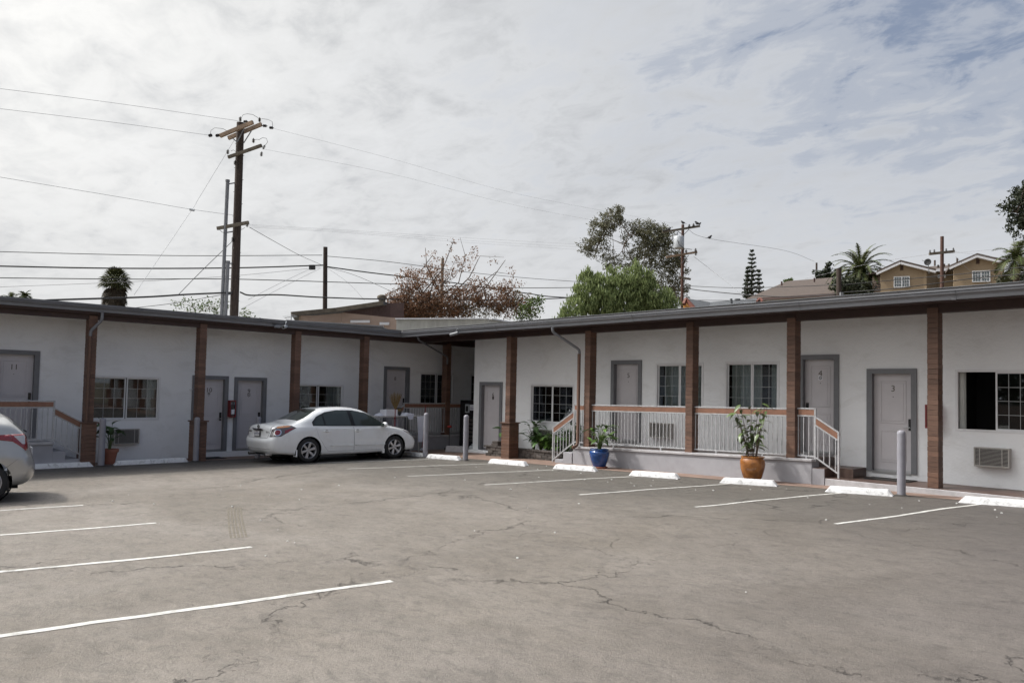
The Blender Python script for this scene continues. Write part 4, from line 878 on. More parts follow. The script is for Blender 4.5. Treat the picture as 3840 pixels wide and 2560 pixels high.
# planter of split faced blocks with lilies
PL = thing('block_planter', (-16.3, 16.5, -2.03), 'low planter of split grey brown blocks between door 6 and the porch steps', 'planter')
q = MB(); q.box(-.112, .112, -.07, .07, 0, .085); bm_ = q.mesh('block', M['block'], bevel=.008); q = MB(); q.box(-.152, .152, -.1, .1, 0, .05); cm_ = q.mesh('cap_block', M['block'], bevel=.008)
for row in range(3):
    z = -2.035+row*.089; x = -17.85+(.115 if row % 2 else 0)
    while x < -14.75: inst('block', bm_, PL, (x, 16.52+R.uniform(-.012, .012), z), rot=(0, 0, R.uniform(-.02, .02)), scale=(1, 1, 1)); x += .231
    y = 16.66
    while y < 17.15: inst('block', bm_, PL, (-17.93+R.uniform(-.01, .01), y+(.1 if row % 2 else 0), z), rot=(0, 0, math.pi/2)); y += .231
x = -17.88
while x < -14.7: inst('cap_block', cm_, PL, (x, 16.53, -1.767), rot=(0, 0, R.uniform(-.02, .02))); x += .312
inst('cap_block', cm_, PL, (-17.93, 16.85, -1.767), rot=(0, 0, 1.57))
b = MB(); b.box(-17.85, -14.7, 16.59, 17.19, -2.1, -1.80); b.build('soil', M['soil'], PL)
t = thing('stacked_blocks', (-17.6, 16.55, -1.716), 'two loose dark blocks lying on the left end of the planter', 'blocks')
for dz in (0, .075): b = MB(); b.box(-17.72+dz*.5, -17.42, 16.46, 16.66, -1.714+dz, -1.714+dz+.07); b.build('block', M['block'], t, bevel=.008)
lbls = ['lily plant at the left end of the planter leaning past door 6', 'tall dark lily plant right of the wide brown post', 'broad leafed lily under the left corner of the window', 'low leafy plant in the middle of the planter', 'blade leafed plant in front of the wall air conditioner', 'leafy plant hiding the wall air conditioner', 'lily plant with a large leaf behind the left stair railing', 'tall lily leaves at the right end of the planter']
for i, (x, h, s, n, kd) in enumerate([(-17.45, .62, .30, 12, 'lily'), (-16.25, .90, .30, 34, 'lily'), (-15.95, .62, .28, 34, 'lily'), (-15.65, .50, .32, 60, 'pot'), (-15.45, .66, .28, 30, 'blade'), (-15.2, .52, .32, 60, 'pot'), (-14.9, .75, .28, 34, 'lily'), (-14.65, 1.0, .22, 18, 'lily')]):
    plant(lbls[i], (x, 16.85, -1.8), h, s, n, kd, group='plants in the block planter', sc=(.55, .95))
plant('thin house plant seen through the window of the left wing behind the white car', (-22.0, 12.45, -1.45), .60, .22, 14, 'pot', name='window_plant', sc=(.5, .8))

# ---------------------------------------------------------------- mats, table and things in the corner
for lb, (x0, x1, y0, y1, z) in (('dark door mat on the raised walk before door 3', (-6.45, -5.55, 16.60, 17.12, -1.675)), ('dark door mat on the red walk before door 10', (-22.2, -21.65, 8.95, 9.75, G(-22)+.008))):
    t = thing('door_mat', ((x0+x1)/2, (y0+y1)/2, z), lb, 'mat'); b = MB(); b.box(x0, x1, y0, y1, z, z+.012); b.build('rubber_edge', M['doormat'], t); b = MB(); b.box(x0+.03, x1-.03, y0+.03, y1-.03, z+.0121, z+.018); b.build('pile', M['doormat'], t)
TB = thing('folding_table', (-20.45, 14.8, G(-20.4)), 'long grey plastic folding table in the corner behind the white car', 'table')
tz = -.875
b = MB(); b.box(-20.75, -20.15, 13.75, 15.85, tz-.045, tz); b.build('tabletop', M['tabletop'], TB, bevel=.012)
for y in (14.05, 15.45):
    for x in (-20.68, -20.22): b = MB(); b.cyl((x, y, tz-.045), (x, y+(.12 if y > 15 else -.1), G(-20.5)), .022, n=8); b.build('leg', M['tabletop'], TB, smooth=40)
    b = MB(); b.cyl((-20.68, y, tz-.5), (-20.22, y, tz-.5), .012, n=8); b.build('crossbar', M['tabletop'], TB)
def drape(name, label, x, y0, y1, z0, z1, m='cloth', cat='towel', tilt=0.0):
    b = MB(); n = 22; vs_ = []
    for j in range(9):
        f = j/8; z = z1+(z0-z1)*f
        for i in range(n+1):
            g_ = i/n; y = y0+(y1-y0)*g_+tilt*f+(.5-g_)*.10*f; vs_.append((x+.018*math.sin(g_*26+f*2)*(.3+f)+.01*f, y, z))
    b.add(vs_, [(j*(n+1)+i, j*(n+1)+i+1, (j+1)*(n+1)+i+1, (j+1)*(n+1)+i) for j in range(8) for i in range(n)])
    vs2 = [(v[0]-.006, v[1], v[2]) for v in vs_]; b.add(vs2, [((j+1)*(n+1)+i, (j+1)*(n+1)+i+1, j*(n+1)+i+1, j*(n+1)+i) for j in range(8) for i in range(n)])
    o = b.build(name, M[m], smooth=True, origin=(x, y0, z0)); return tag(o, label, cat)
def heap(name, label, c, s, m='cloth', seed=1, cat='cloth'):
    b = MB(); n, k = 14, 10; vs_ = []
    for i in range(n+1):
        for j in range(k+1):
            u, v = i/n-.5, j/k-.5; e = max(0, 1-(abs(u)*2)**4)*max(0, 1-(abs(v)*2)**4)
            vs_.append((c[0]+u*s[0], c[1]+v*s[1], c[2]+s[2]*e*(.65+.5*noise.noise(Vector((u*4+seed, v*4, seed)))) ))
    b.add(vs_, [(i*(k+1)+j, (i+1)*(k+1)+j, (i+1)*(k+1)+j+1, i*(k+1)+j+1) for i in range(n) for j in range(k)]); b.add([(c[0]-s[0]/2, c[1]-s[1]/2, c[2]), (c[0]+s[0]/2, c[1]-s[1]/2, c[2]), (c[0]+s[0]/2, c[1]+s[1]/2, c[2]), (c[0]-s[0]/2, c[1]+s[1]/2, c[2])], [(3, 2, 1, 0)])
    o = b.build(name, M[m], smooth=True, origin=c); return tag(o, label, cat)
drape('hanging_towel', 'crumpled pale towel hanging from the right end of the folding table', -20.12, 15.38, 15.66, -1.72, -.88)
heap('folded_towels', 'heap of white towels on the right half of the folding table', (-20.42, 15.15, tz+.002), (.40, .45, .13), seed=3)
drape('draped_towel', 'white towel hanging over the front edge of the folding table', -20.13, 14.98, 15.25, -.98, -.80)
t = thing('supply_caddy', (-20.45, 14.50, tz), 'white plastic tub of cleaning supplies on the folding table', 'tub')
b = MB(); b.box(-20.62, -20.28, 14.28, 14.72, tz+.001, tz+.012); b.box(-20.62, -20.60, 14.28, 14.72, tz+.012, tz+.20); b.box(-20.30, -20.28, 14.28, 14.72, tz+.012, tz+.20); b.box(-20.60, -20.30, 14.28, 14.30, tz+.012, tz+.20); b.box(-20.60, -20.30, 14.70, 14.72, tz+.012, tz+.20); b.build('tub', M['paper'], t)
b = MB(); [b.lathe([(.03, 0), (.035, .12), (.012, .17), (.012, .21)], (-20.45+dx, 14.38+dy, tz+.013), n=10) for dx, dy in ((0, 0), (.08, .1), (-.06, .2))]; b.build('bottles', M['trans'], t, smooth=40)
heap('cloth_bundle', 'small bundle of rags on the left part of the folding table', (-20.45, 14.12, tz+.002), (.26, .22, .11), m='cloth', seed=8)
t = thing('plastic_sign', (-20.42, 14.86, tz), 'small dark framed name board standing on the folding table', 'sign'); b = MB(); b.box(-20.45, -20.43, 14.76, 14.98, tz+.001, tz+.26); b.build('board', M['darkmetal'], t); b = MB(); b.box(-20.429, -20.427, 14.78, 14.96, tz+.14, tz+.22); b.build('strip', M['broom'], t)
t = thing('broom', (-19.95, 14.45, G(-20)), 'upturned straw broom with a red handle leaning at the table behind the car hood', 'broom')
b = MB(); b.tube([(-19.90, 14.35, G(-20)+.01), (-20.0, 14.42, -.62)], .014, 8); b.build('handle', M['red'], t)
b = MB(); rr = random.Random(4)
for i in range(170):
    a = rr.uniform(-.42, .42); l = rr.uniform(.42, .56)*(1-.25*abs(a)); c = rr.uniform(-.06, .06); p0 = Vector((-20.0+c*.2, 14.42+a*.06, -.64)); p1 = p0+Vector((c*1.2, math.sin(a)*l*1.05, math.cos(a)*l)); b.tube([p0, (p0+p1)/2+Vector((0, a*.02, 0)), p1], [.004, .003, .0015], 3)
g = b.build('bristles', M['broom'], t); g['kind'] = 'stuff'
t = thing('red_mop', (-21.0, 16.35, -1.5), 'thin red mop handle leaning on the shaded railing beside door 8', 'mop')
b = MB(); b.tube([(-20.75, 16.1, -2.06), (-21.05, 16.45, -.55)], .013, 8); b.build('handle', M['red'], t, smooth=40); b = MB(); b.lathe([(.02, .0), (.05, -.04), (.10, -.09), (.03, -.09)], (-20.75, 16.1, -1.97), n=10); b.build('head', M['cloth'], t, smooth=True)
t = thing('dust_pan', (-20.3, 16.95, -1.3), 'lobby dust pan on a thin pole with a faded red top before the black machine', 'dust pan')
b = MB(); b.cyl((-20.35, 16.95, -2.05), (-20.35, 16.95, -1.3), .012, n=8); b.build('pole', M['darkmetal'], t); b = MB(); b.ico((-20.35, 16.95, -1.26), .055, 2, (1.3, 1.6, .8)); b.build('flag', M['orangeflag'], t, smooth=True); b = MB(); b.box(-20.48, -20.22, 16.85, 17.05, -2.06, -1.98); b.build('pan', M['black'], t)
VM = thing('vending_machine', (-20.6, 18.3, -2.1), 'tall black vending machine in the dark corner passage with a paper taped to it', 'vending machine')
b = MB(); b.box(-21.05, -20.1, 18.0, 18.8, -2.08, -.36); b.build('cabinet', M['blackgloss'], VM, bevel=.01)
b = MB(); b.box(-21.0, -20.55, 17.975, 17.999, -1.75, -.45); b.build('door', M['black'], VM, bevel=.004); b = MB(); b.box(-20.53, -20.14, 17.975, 17.999, -1.95, -.45); b.build('front_panel', M['blackgloss'], VM, bevel=.004)
for i in range(6): b = MB(); b.box(-20.5, -20.17, 17.962, 17.974, -1.8+i*.14, -1.71+i*.14); b.build('button', M['darkmetal'], VM)
b = MB(); b.box(-20.72, -20.50, 17.955, 17.974, -.80, -.50); b.build('coin_panel', M['trans'], VM); b = MB(); b.box(-20.68, -20.56, 17.950, 17.9549, -.76, -.56); b.build('coin_slot', M['black'], VM)
t = thing('paper_notice', (-20.3, 17.96, -.6), 'white paper notice taped to the front of the black vending machine', 'notice'); b = MB(); b.box(-20.47, -20.08, 17.957, 17.960, -.71, -.51); b.build('sheet', M['paper'], t)
mt = face_mat((-20.275, 17.9555, -.56), (1, 0, 0), (0, 0, 1)); text_mb('NOTICE', .05, mt, .0004).build('print', M['plate_blue'], t)
b = MB(); [b.box(-20.44, -20.11+(.0 if i % 2 else -.06), 17.9555, 17.9562, -.61-.022*i, -.602-.022*i) for i in range(4)]; b.build('print_lines', M['plate_blue'], t)
t = thing('trash_bag', (-19.3, 17.6, -2.05), 'clear rubbish bag on the ground between the machine and the wall end', 'bag'); b = MB(); b.ico((-19.62, 17.35, -1.96), .12, 2, (1, 1, .9)); b.build('bag', M['trans'], t, smooth=True); b = MB(); b.ico((-19.62, 17.35, -1.83), .03, 1); b.build('knot', M['trans'], t)
t = thing('planter_bowl', (-13.75, 16.7, -1.46), 'round dark grill bowl on the porch behind the left end of the railing', 'bowl'); b = MB(); b.lathe([(.001, 0), (.12, 0), (.19, .10), (.2, .22), (.17, .22)], (-13.95, 16.75, -1.475), n=24); b.build('bowl', M['black'], t, smooth=50); b = MB(); b.lathe([(.001, .26), (.12, .25), (.2, .225)], (-13.95, 16.75, -1.475), n=24); b.build('lid', M['black'], t, smooth=50)
# ---------------------------------------------------------------- cars
def catmull(P, t):
    n = len(P)-1; i = min(int(t), n-1); f = t-i
    p1, p2 = P[i], P[i+1]; p0 = P[i-1] if i > 0 else p1*2-p2; p3 = P[i+2] if i+2 <= n else p2*2-p1
    return .5*((2*p1)+(p2-p0)*f+(2*p0-5*p1+4*p2-p3)*f*f+(3*p1-p0-3*p2+p3)*f**3)
def car_shell(net, ns=9, nk=6, side=-1):
    # net: list of rings of (x,y,z); returns bmesh of the half shell on the given side
    rings = [[Vector((x, y, z)) for x, y, z in r] for r in net]; K = len(rings[0]); rows = []
    fine_ = []
    for r in rings: fine_.append([catmull(r, j/nk) for j in range((K-1)*nk+1)])
    M_ = (len(rings)-1)*ns
    for i in range(M_+1):
        t = i/ns; rows.append([catmull([fine_[q][j] for q in range(len(rings))], t) for j in range((K-1)*nk+1)])
    bm = bmesh.new(); vs = [[bm.verts.new((p.x, max(p.y, 0)*side, p.z)) for p in row] for row in rows]; J = (K-1)*nk
    for i in range(M_):
        for j in range(J):
            q = [vs[i][j], vs[i+1][j], vs[i+1][j+1], vs[i][j+1]]
            try: bm.faces.new(q)
            except ValueError: pass
    bmesh.ops.remove_doubles(bm, verts=bm.verts[:], dist=.0006); bmesh.ops.dissolve_degenerate(bm, edges=bm.edges[:], dist=.0003)
    bmesh.ops.recalc_face_normals(bm, faces=bm.faces[:])
    # make normals point outwards
    f = max(bm.faces, key=lambda f: abs(f.calc_center_median().y)); 
    if f.normal.y*side < 0: bmesh.ops.reverse_faces(bm, faces=bm.faces[:])
    return bm
def proj2(p, U, V): return (p.dot(U), p.dot(V))
def in_poly(q, poly):
    s = None
    for i in range(len(poly)):
        a, b_ = poly[i], poly[(i+1) % len(poly)]; c = (b_[0]-a[0])*(q[1]-a[1])-(b_[1]-a[1])*(q[0]-a[0])
        if abs(c) < 1e-9: continue
        if s is None: s = c > 0
        elif (c > 0) != s: return False
    return True
def cut(bm, poly, U, V, filt):
    """split the faces along the outline of a convex polygon drawn in the (U,V) plane; return the faces inside"""
    U = Vector(U); V = Vector(V); n = len(poly); us = [p[0] for p in poly]; vs = [p[1] for p in poly]; mg = .02
    D = U.cross(V)
    for i in range(n):
        a, b_ = poly[i], poly[(i+1) % n]; d = Vector((b_[0]-a[0], b_[1]-a[1])); nn = U*(-d.y)+V*d.x
        if nn.length < 1e-9: continue
        nn.normalize(); co = U*a[0]+V*a[1]; G_ = []
        for f in bm.faces:
            if not filt(f): continue
            q = [proj2(v.co, U, V) for v in f.verts]
            if max(x[0] for x in q) < min(us)-mg or min(x[0] for x in q) > max(us)+mg or max(x[1] for x in q) < min(vs)-mg or min(x[1] for x in q) > max(vs)+mg: continue
            G_.append(f)
        es = {e for f in G_ for e in f.edges}; v_ = {v for f in G_ for v in f.verts}
        bmesh.ops.bisect_plane(bm, geom=G_+list(es)+list(v_), dist=1e-5, plane_co=co, plane_no=nn)
    return [f for f in bm.faces if filt(f) and in_poly(proj2(f.calc_center_median(), U, V), poly)]
def detach(bm, faces, name, m, parent, off=0.0, delete=True, thick=0.0):
    me = bpy.data.meshes.new(name); nb = bmesh.new(); mp = {}
    for f in faces:
        for v in f.verts:
            if v not in mp: mp[v] = nb.verts.new(v.co+v.normal*off)
    for f in faces:
        try: nb.faces.new([mp[v] for v in f.verts])
        except ValueError: pass
    for f in nb.faces: f.smooth = True
    if thick:
        be = [e for e in nb.edges if len(e.link_faces) == 1]; r = bmesh.ops.extrude_edge_only(nb, edges=be); vs_ = [v for v in r['geom'] if isinstance(v, bmesh.types.BMVert)]
        nb.normal_update(); ctr = {}
        for v in vs_:
            src = min((e.other_vert(v) for e in v.link_edges if e.other_vert(v) not in vs_), key=lambda w: (w.co-v.co).length, default=None)
            if src: v.co = v.co-Vector(src.normal)*thick
    nb.to_mesh(me); nb.free(); me.materials.append(M[m]); o = bpy.data.objects.new(name, me); C.objects.link(o); o.parent = parent; ROOT[o.name] = Vector()
    if delete: bmesh.ops.delete(bm, geom=faces, context='FACES')
    return o
XZ = ((1, 0, 0), (0, 0, 1)); XY = ((1, 0, 0), (0, 1, 0)); YZ = ((0, 1, 0), (0, 0, 1))
def circle(cx_, cz_, r, n=28): return [(cx_+r*math.cos(2*math.pi*i/n), cz_+r*math.sin(2*math.pi*i/n)) for i in range(n)]
def wheel(parent, x, y, r, rw, side, spokes=6, style='y'):
    # tyre + rim; side -1 = right
    c = Vector((x, y, r)); ri = rw
    W = .205; b = MB(); pr = [(ri, W/2-.012), (ri+.012, W/2), (r-.045, W/2+.004), (r-.015, W/2-.012), (r, W/2-.035), (r, -W/2+.035), (r-.015, -W/2+.012), (ri, -W/2)]
    b.lathe([(a, side*h) for a, h in pr], c, 'y', 48); w = b.build('wheel', M['tyre'], parent, smooth=45, local=True)
    b = MB(); b.lathe([(a, side*h) for a, h in ((ri+.004, W/2-.008), (ri-.008, W/2-.003), (ri-.016, W/2-.012), (ri-.022, W/2-.045), (ri-.03, -.02))], c, 'y', 48); b.build('rim', M['rim'], w, smooth=45, local=True)
    b = MB(); b.lathe([(.001, side*.0), (ri-.02, side*.0)], c, 'y', 32); b.build('brake_disc', M['brakedark'], w, local=True)
    for k in range(spokes):
        a = 2*math.pi*k/spokes+.26; da = Vector((math.cos(a), 0, math.sin(a))); dt = Vector((-math.sin(a), 0, math.cos(a))); o0 = side*(W/2-.045); o1 = side*(W/2-.016)
        b = MB(); h0, h1 = (.030, .046) if style == 'y' else (.018, .030)
        def P(rr_, t_, o_): q = c+da*rr_+dt*t_; q.y += o_; return q
        b.hexa([P(.035, -h0, o0-side*.03), P(ri-.012, -h1, o0-side*.03), P(ri-.012, h1, o0-side*.03), P(.035, h0, o0-side*.03), P(.035, -h0*.8, o0+side*.012), P(ri-.014, -h1*.78, o1), P(ri-.014, h1*.78, o1), P(.035, h0*.8, o0+side*.012)])
        b.build('spoke', M['rim'], w, bevel=.005, local=True)
        if style == '2':
            pass
    b = MB(); b.lathe([(.001, side*(W/2-.028)), (.030, side*(W/2-.028)), (.036, side*(W/2-.036)), (.065, side*(W/2-.045)), (.07, side*(W/2-.08))], c, 'y', 20); b.build('hub_cap', M['rim'], w, smooth=40, local=True)
    b = MB(); 
    for k in range(5): a = 2*math.pi*k/5; q = c+Vector((math.cos(a)*.052, side*(W/2-.047), math.sin(a)*.052)); b.cyl(q, q+Vector((0, side*.012, 0)), .009, n=6)
    g = b.build('lug_nuts', M['darkmetal'], w, local=True); g['kind'] = 'stuff'
    return w
def finish_shell(bms, name, m, parent):
    nb = bmesh.new()
    for bm in bms:
        mp = {v: nb.verts.new(v.co) for v in bm.verts}
        for f in bm.faces: nb.faces.new([mp[v] for v in f.verts])
    bmesh.ops.remove_doubles(nb, verts=nb.verts[:], dist=.0008)
    for f in nb.faces: f.smooth = True
    me = bpy.data.meshes.new(name); nb.to_mesh(me); nb.free(); me.materials.append(M[m]); o = bpy.data.objects.new(name, me); C.objects.link(o); o.parent = parent; ROOT[o.name] = Vector(); return o
def place(t, contact_local, contact_world, heading):
    h = rad(heading); c, s = math.cos(h), math.sin(h)
    wx = contact_world[0]-(contact_local[0]*c-contact_local[1]*s); wy = contact_world[1]-(contact_local[0]*s+contact_local[1]*c)
    t.matrix_world = Matrix.Translation((wx, wy, G(wx)+.006)) @ Matrix.Rotation(-math.atan(.0185), 4, 'Y') @ Matrix.Rotation(h, 4, 'Z')

def sedan():
    t = thing('parked_car', (0, 0, 0), 'white four door sedan parked in the corner beside the left wing', 'car')
    net = [
     # rear centre line
     [(.22,0,.24),(.16,0,.25),(.08,0,.29),(.02,0,.36),(-.03,0,.50),(-.04,0,.60),(.015,0,.685),(.035,0,.82),(.04,0,.94),(.09,0,1.015),(.20,0,1.05)],
     [(.22,.3,.24),(.16,.42,.25),(.08,.45,.29),(.02,.47,.36),(-.02,.48,.50),(-.03,.48,.60),(.02,.47,.685),(.045,.45,.82),(.055,.42,.93),(.11,.34,1.01),(.22,0,1.052)],
     [(.26,.35,.23),(.20,.62,.25),(.13,.72,.30),(.08,.755,.38),(.055,.775,.50),(.05,.775,.62),(.085,.765,.72),(.105,.735,.84),(.115,.69,.94),(.17,.50,1.01),(.27,0,1.06)],
     [(.40,.35,.22),(.36,.66,.24),(.30,.80,.28),(.24,.845,.40),(.22,.860,.52),(.22,.862,.64),(.24,.850,.76),(.26,.825,.87),(.28,.765,.965),(.36,.56,1.03),(.42,0,1.078)],
     [(.75,.35,.2),(.70,.66,.21),(.68,.83,.24),(.66,.878,.40),(.65,.892,.54),(.65,.893,.66),(.65,.885,.78),(.65,.862,.89),(.65,.795,.985),(.68,.62,1.055),(.70,0,1.10)],
     [(1.1,.35,.19),(1.1,.66,.19),(1.1,.84,.22),(1.1,.885,.38),(1.1,.897,.54),(1.1,.898,.66),(1.1,.892,.78),(1.1,.875,.90),(1.1,.835,1.0),(1.1,.655,1.235),(1.1,0,1.30)],
     [(1.5,.35,.18),(1.5,.66,.18),(1.5,.84,.21),(1.5,.885,.36),(1.5,.895,.52),(1.5,.897,.66),(1.5,.890,.78),(1.5,.880,.89),(1.5,.845,.975),(1.5,.625,1.40),(1.5,0,1.455)],
     [(2.0,.35,.18),(2.0,.66,.18),(2.0,.84,.21),(2.0,.880,.36),(2.0,.893,.52),(2.0,.896,.66),(2.0,.890,.78),(2.0,.882,.88),(2.0,.850,.962),(2.0,.610,1.445),(2.0,0,1.505)],
     [(2.5,.35,.18),(2.5,.66,.18),(2.5,.84,.21),(2.5,.880,.36),(2.5,.893,.52),(2.5,.896,.66),(2.5,.890,.77),(2.5,.882,.87),(2.5,.850,.950),(2.5,.605,1.435),(2.5,0,1.50)],
     [(2.95,.35,.18),(2.95,.66,.18),(2.95,.84,.21),(2.95,.880,.36),(2.95,.893,.52),(2.95,.896,.65),(2.95,.890,.76),(2.95,.880,.86),(2.95,.850,.942),(2.95,.610,1.35),(2.95,0,1.42)],
     [(3.35,.35,.19),(3.35,.66,.19),(3.35,.84,.22),(3.35,.882,.36),(3.35,.895,.52),(3.35,.896,.64),(3.35,.888,.75),(3.35,.876,.85),(3.35,.845,.935),(3.35,.665,1.145),(3.35,0,1.225)],
     [(3.68,.35,.19),(3.68,.66,.19),(3.68,.84,.22),(3.68,.885,.36),(3.68,.897,.52),(3.68,.897,.64),(3.68,.886,.75),(3.68,.868,.84),(3.68,.82,.918),(3.68,.66,.985),(3.68,0,1.045)],
     [(3.98,.35,.20),(3.98,.64,.20),(3.98,.82,.23),(3.98,.880,.36),(3.98,.893,.52),(3.98,.890,.64),(3.98,.875,.74),(3.98,.85,.82),(3.98,.785,.880),(3.98,.58,.925),(3.98,0,.965)],
     [(4.35,.35,.21),(4.35,.62,.21),(4.38,.80,.24),(4.38,.855,.36),(4.38,.868,.50),(4.37,.860,.61),(4.36,.835,.70),(4.35,.79,.765),(4.35,.70,.815),(4.35,.5,.85),(4.35,0,.885)],
     [(4.55,.32,.22),(4.58,.56,.22),(4.62,.70,.25),(4.65,.735,.36),(4.66,.740,.48),(4.63,.725,.58),(4.59,.695,.655),(4.56,.65,.70),(4.54,.58,.735),(4.52,.4,.775),(4.50,0,.80)],
     [(4.58,.2,.22),(4.66,.32,.22),(4.74,.38,.26),(4.79,.39,.36),(4.80,.39,.48),(4.76,.38,.58),(4.70,.37,.65),(4.66,.35,.69),(4.62,.32,.72),(4.58,.22,.75),(4.54,0,.77)],
     [(4.60,0,.22),(4.68,0,.22),(4.77,0,.26),(4.82,0,.36),(4.83,0,.48),(4.79,0,.58),(4.73,0,.65),(4.69,0,.69),(4.66,0,.72),(4.60,0,.75),(4.56,0,.77)]]
    half = {s: car_shell(net, 7, 5, s) for s in (-1, 1)}
    RX_, FX, WR = 1.075, 3.851, .332
    for s, bm in half.items():
        sd = lambda f, s=s: f.calc_center_median().y*s > .30
        for wx in (RX_, FX):
            fs = cut(bm, circle(wx, WR+.01, .372), *XZ, lambda f, s=s: f.calc_center_median().y*s > .52 and f.calc_center_median().z < .8); bmesh.ops.delete(bm, geom=fs, context='FACES')
        up = lambda f, s=s: f.calc_center_median().y*s > .35 and f.calc_center_median().z > .80
        lb = dict(trim=[(1.20, .985), (3.62, .945), (3.60, .985), (3.28, 1.19), (2.95, 1.335), (2.5, 1.41), (2.0, 1.415), (1.62, 1.36), (1.33, 1.235), (1.185, 1.09)])
        fs = cut(bm, lb['trim'], *XZ, up); detach(bm, fs, 'window_surround', 'black', t, -.004)
        # rebuild glass on a copy of the shell
        g = car_shell(net, 7, 5, s)
        for nm, poly in (('quarter_glass', [(1.245, 1.005), (1.56, 1.002), (1.50, 1.29), (1.36, 1.215), (1.24, 1.08)]), ('rear_side_glass', [(1.60, 1.001), (2.40, .985), (2.32, 1.388), (2.0, 1.392), (1.66, 1.345), (1.545, 1.30)]), ('front_side_glass', [(2.52, .982), (3.50, .970), (3.26, 1.165), (2.93, 1.31), (2.45, 1.386)])):
            g2 = g.copy(); fs = cut(g2, poly, *XZ, up); detach(g2, fs, nm, 'carglass', t, .0015, delete=False); g2.free()
        # belt chrome strip
        g2 = g.copy(); fs = cut(g2, [(1.20, .972), (3.60, .932), (3.60, .944), (1.20, .984)], *XZ, up); detach(g2, fs, 'belt_strip', 'white_car', t, .005, delete=False); g2.free(); g.free()
        # doors as panels of their own with shut lines round them
        low = lambda f, s=s: f.calc_center_median().y*s > .5 and f.calc_center_median().z < .99
        for nm, poly in (('rear_door', [(1.262, .978), (2.456, .951), (2.47, .62), (2.47, .285), (1.66, .285), (1.52, .45), (1.37, .68)]), ('front_door', [(2.464, .951), (3.60, .931), (3.62, .84), (3.62, .62), (3.56, .32), (3.50, .285), (2.478, .285)])):
            big_ = poly; cxm = sum(p[0] for p in poly)/len(poly); czm = sum(p[1] for p in poly)/len(poly)
            fs = cut(bm, poly, *XZ, low); inner = [(cxm+(x-cxm)*.9925, czm+(z-czm)*.985) for x, z in poly]
            g3 = bmesh.new(); mp = {}
            for f in fs:
                for v in f.verts:
                    if v not in mp: mp[v] = g3.verts.new(v.co)
                try: g3.faces.new([mp[v] for v in f.verts])
                except ValueError: pass
            g3.normal_update(); bmesh.ops.delete(bm, geom=fs, context='FACES'); g3.faces.ensure_lookup_table()
            bk = detach(g3, list(g3.faces), 'door_gap', 'ac_dark', t, -.012, delete=False)
            fs2 = cut(g3, inner, *XZ, lambda f: True); d = detach(g3, fs2, nm, 'white_car', t, 0, delete=False); g3.free()
            hx = 1.72 if nm == 'rear_door' else 2.86; hx += -.12 if nm == 'rear_door' else -.28
            b = MB(); hz_ = .83; y = s*.893; b.tube([(hx-.10, y-s*.004, hz_), (hx-.09, y+s*.028, hz_+.002), (hx+.09, y+s*.028, hz_+.002), (hx+.10, y-s*.004, hz_)], .014, 6); b.build('door_handle', M['white_car'], d, smooth=50, local=True)
            b = MB(); b.lathe([(.0, .0), (.045, .002), (.05, .0)], (hx, y-s*.003, hz_), 'y', 16); b.build('handle_recess', M['lamp_clear'], d, local=True)
        g = car_shell(net, 7, 5, s)
        for x0, x1 in ((1.72, 2.44), (2.50, 3.50)):
            fs = cut(g, [(x0, .425), (x1, .415), (x1, .455), (x0, .465)], *XZ, low); detach(g, fs, 'side_moulding', 'white_car', t, .012, delete=False, thick=.012)
        # tail lamp: wraps the corner, seen diagonally
        q = Vector((1, 0, 0)); U = Vector((.70, s*.714, 0)).normalized(); UU = Vector((.62, -s*.79, 0)).normalized()
        diag = lambda f, s=s: f.calc_center_median().x < .75 and f.calc_center_median().y*s > .42 and f.calc_center_median().z > .5
        Uo = Vector((.707, s*-.707, 0)) if s > 0 else Vector((.707, .707, 0)); Uo = Vector((.707, s*.707, 0))
        # coordinate along Uo grows towards the front of the car
        base_ = -.5
        def tl(pts): return [(a, z) for a, z in pts]
        P_rear = (Uo.dot(Vector((.10, s*.60, 0)))); P_front = Uo.dot(Vector((.66, s*.893, 0)))
        W_ = P_front-P_rear
        full = [(P_rear+W_*a, z) for a, z in ((.0, .715), (.50, .722), (1.0, .945), (.80, 1.0), (.62, 1.012), (.30, .985), (.10, .90))]
        g2 = g.copy(); fs = cut(g2, full, Uo, Vector((0, 0, 1)), diag); tlamp = detach(g2, fs, 'tail_light', 'lamp_dark', t, .006, delete=False, thick=.01); g2.free()
        for nm, m_, pp_ in (('amber_lens', 'lamp_amber', ((.30, .935), (.55, .945), (.80, .975), (.70, .995), (.40, .985), (.28, .962))), ('red_lens', 'lamp_red', ((.62, .80), (.72, .815), (.93, .935), (.80, .925), (.62, .88))), ('clear_lens', 'lamp_clear', ((.06, .735), (.24, .735), (.24, .80), (.14, .86), (.07, .79)))):
            g2 = g.copy(); fs = cut(g2, [(P_rear+W_*a, z) for a, z in pp_], Uo, Vector((0, 0, 1)), diag); detach(g2, fs, nm, m_, tlamp, .010, delete=False); g2.free()
        for r_o, m_, o_ in ((.088, 'chrome', .011), (.066, 'lamp_red', .014)):
            g2 = g.copy(); fs = cut(g2, circle(P_rear+W_*.36, .825, r_o, 24), Uo, Vector((0, 0, 1)), diag); detach(g2, fs, 'round_lamp' if m_ != 'chrome' else 'chrome_ring', m_, tlamp, o_, delete=False); g2.free()
        # head lamp
        hd = lambda f, s=s: f.calc_center_median().x > 4.0 and f.calc_center_median().y*s > .45 and f.calc_center_median().z > .5
        g2 = g.copy(); fs = cut(g2, [(4.22, .800), (4.10, .845), (4.45, .75), (4.66, .62), (4.58, .575), (4.40, .64)][1:]+[(4.22, .78)], *XZ, hd); detach(g2, fs, 'headlight', 'lamp_clear', t, .004, delete=False); g2.free()
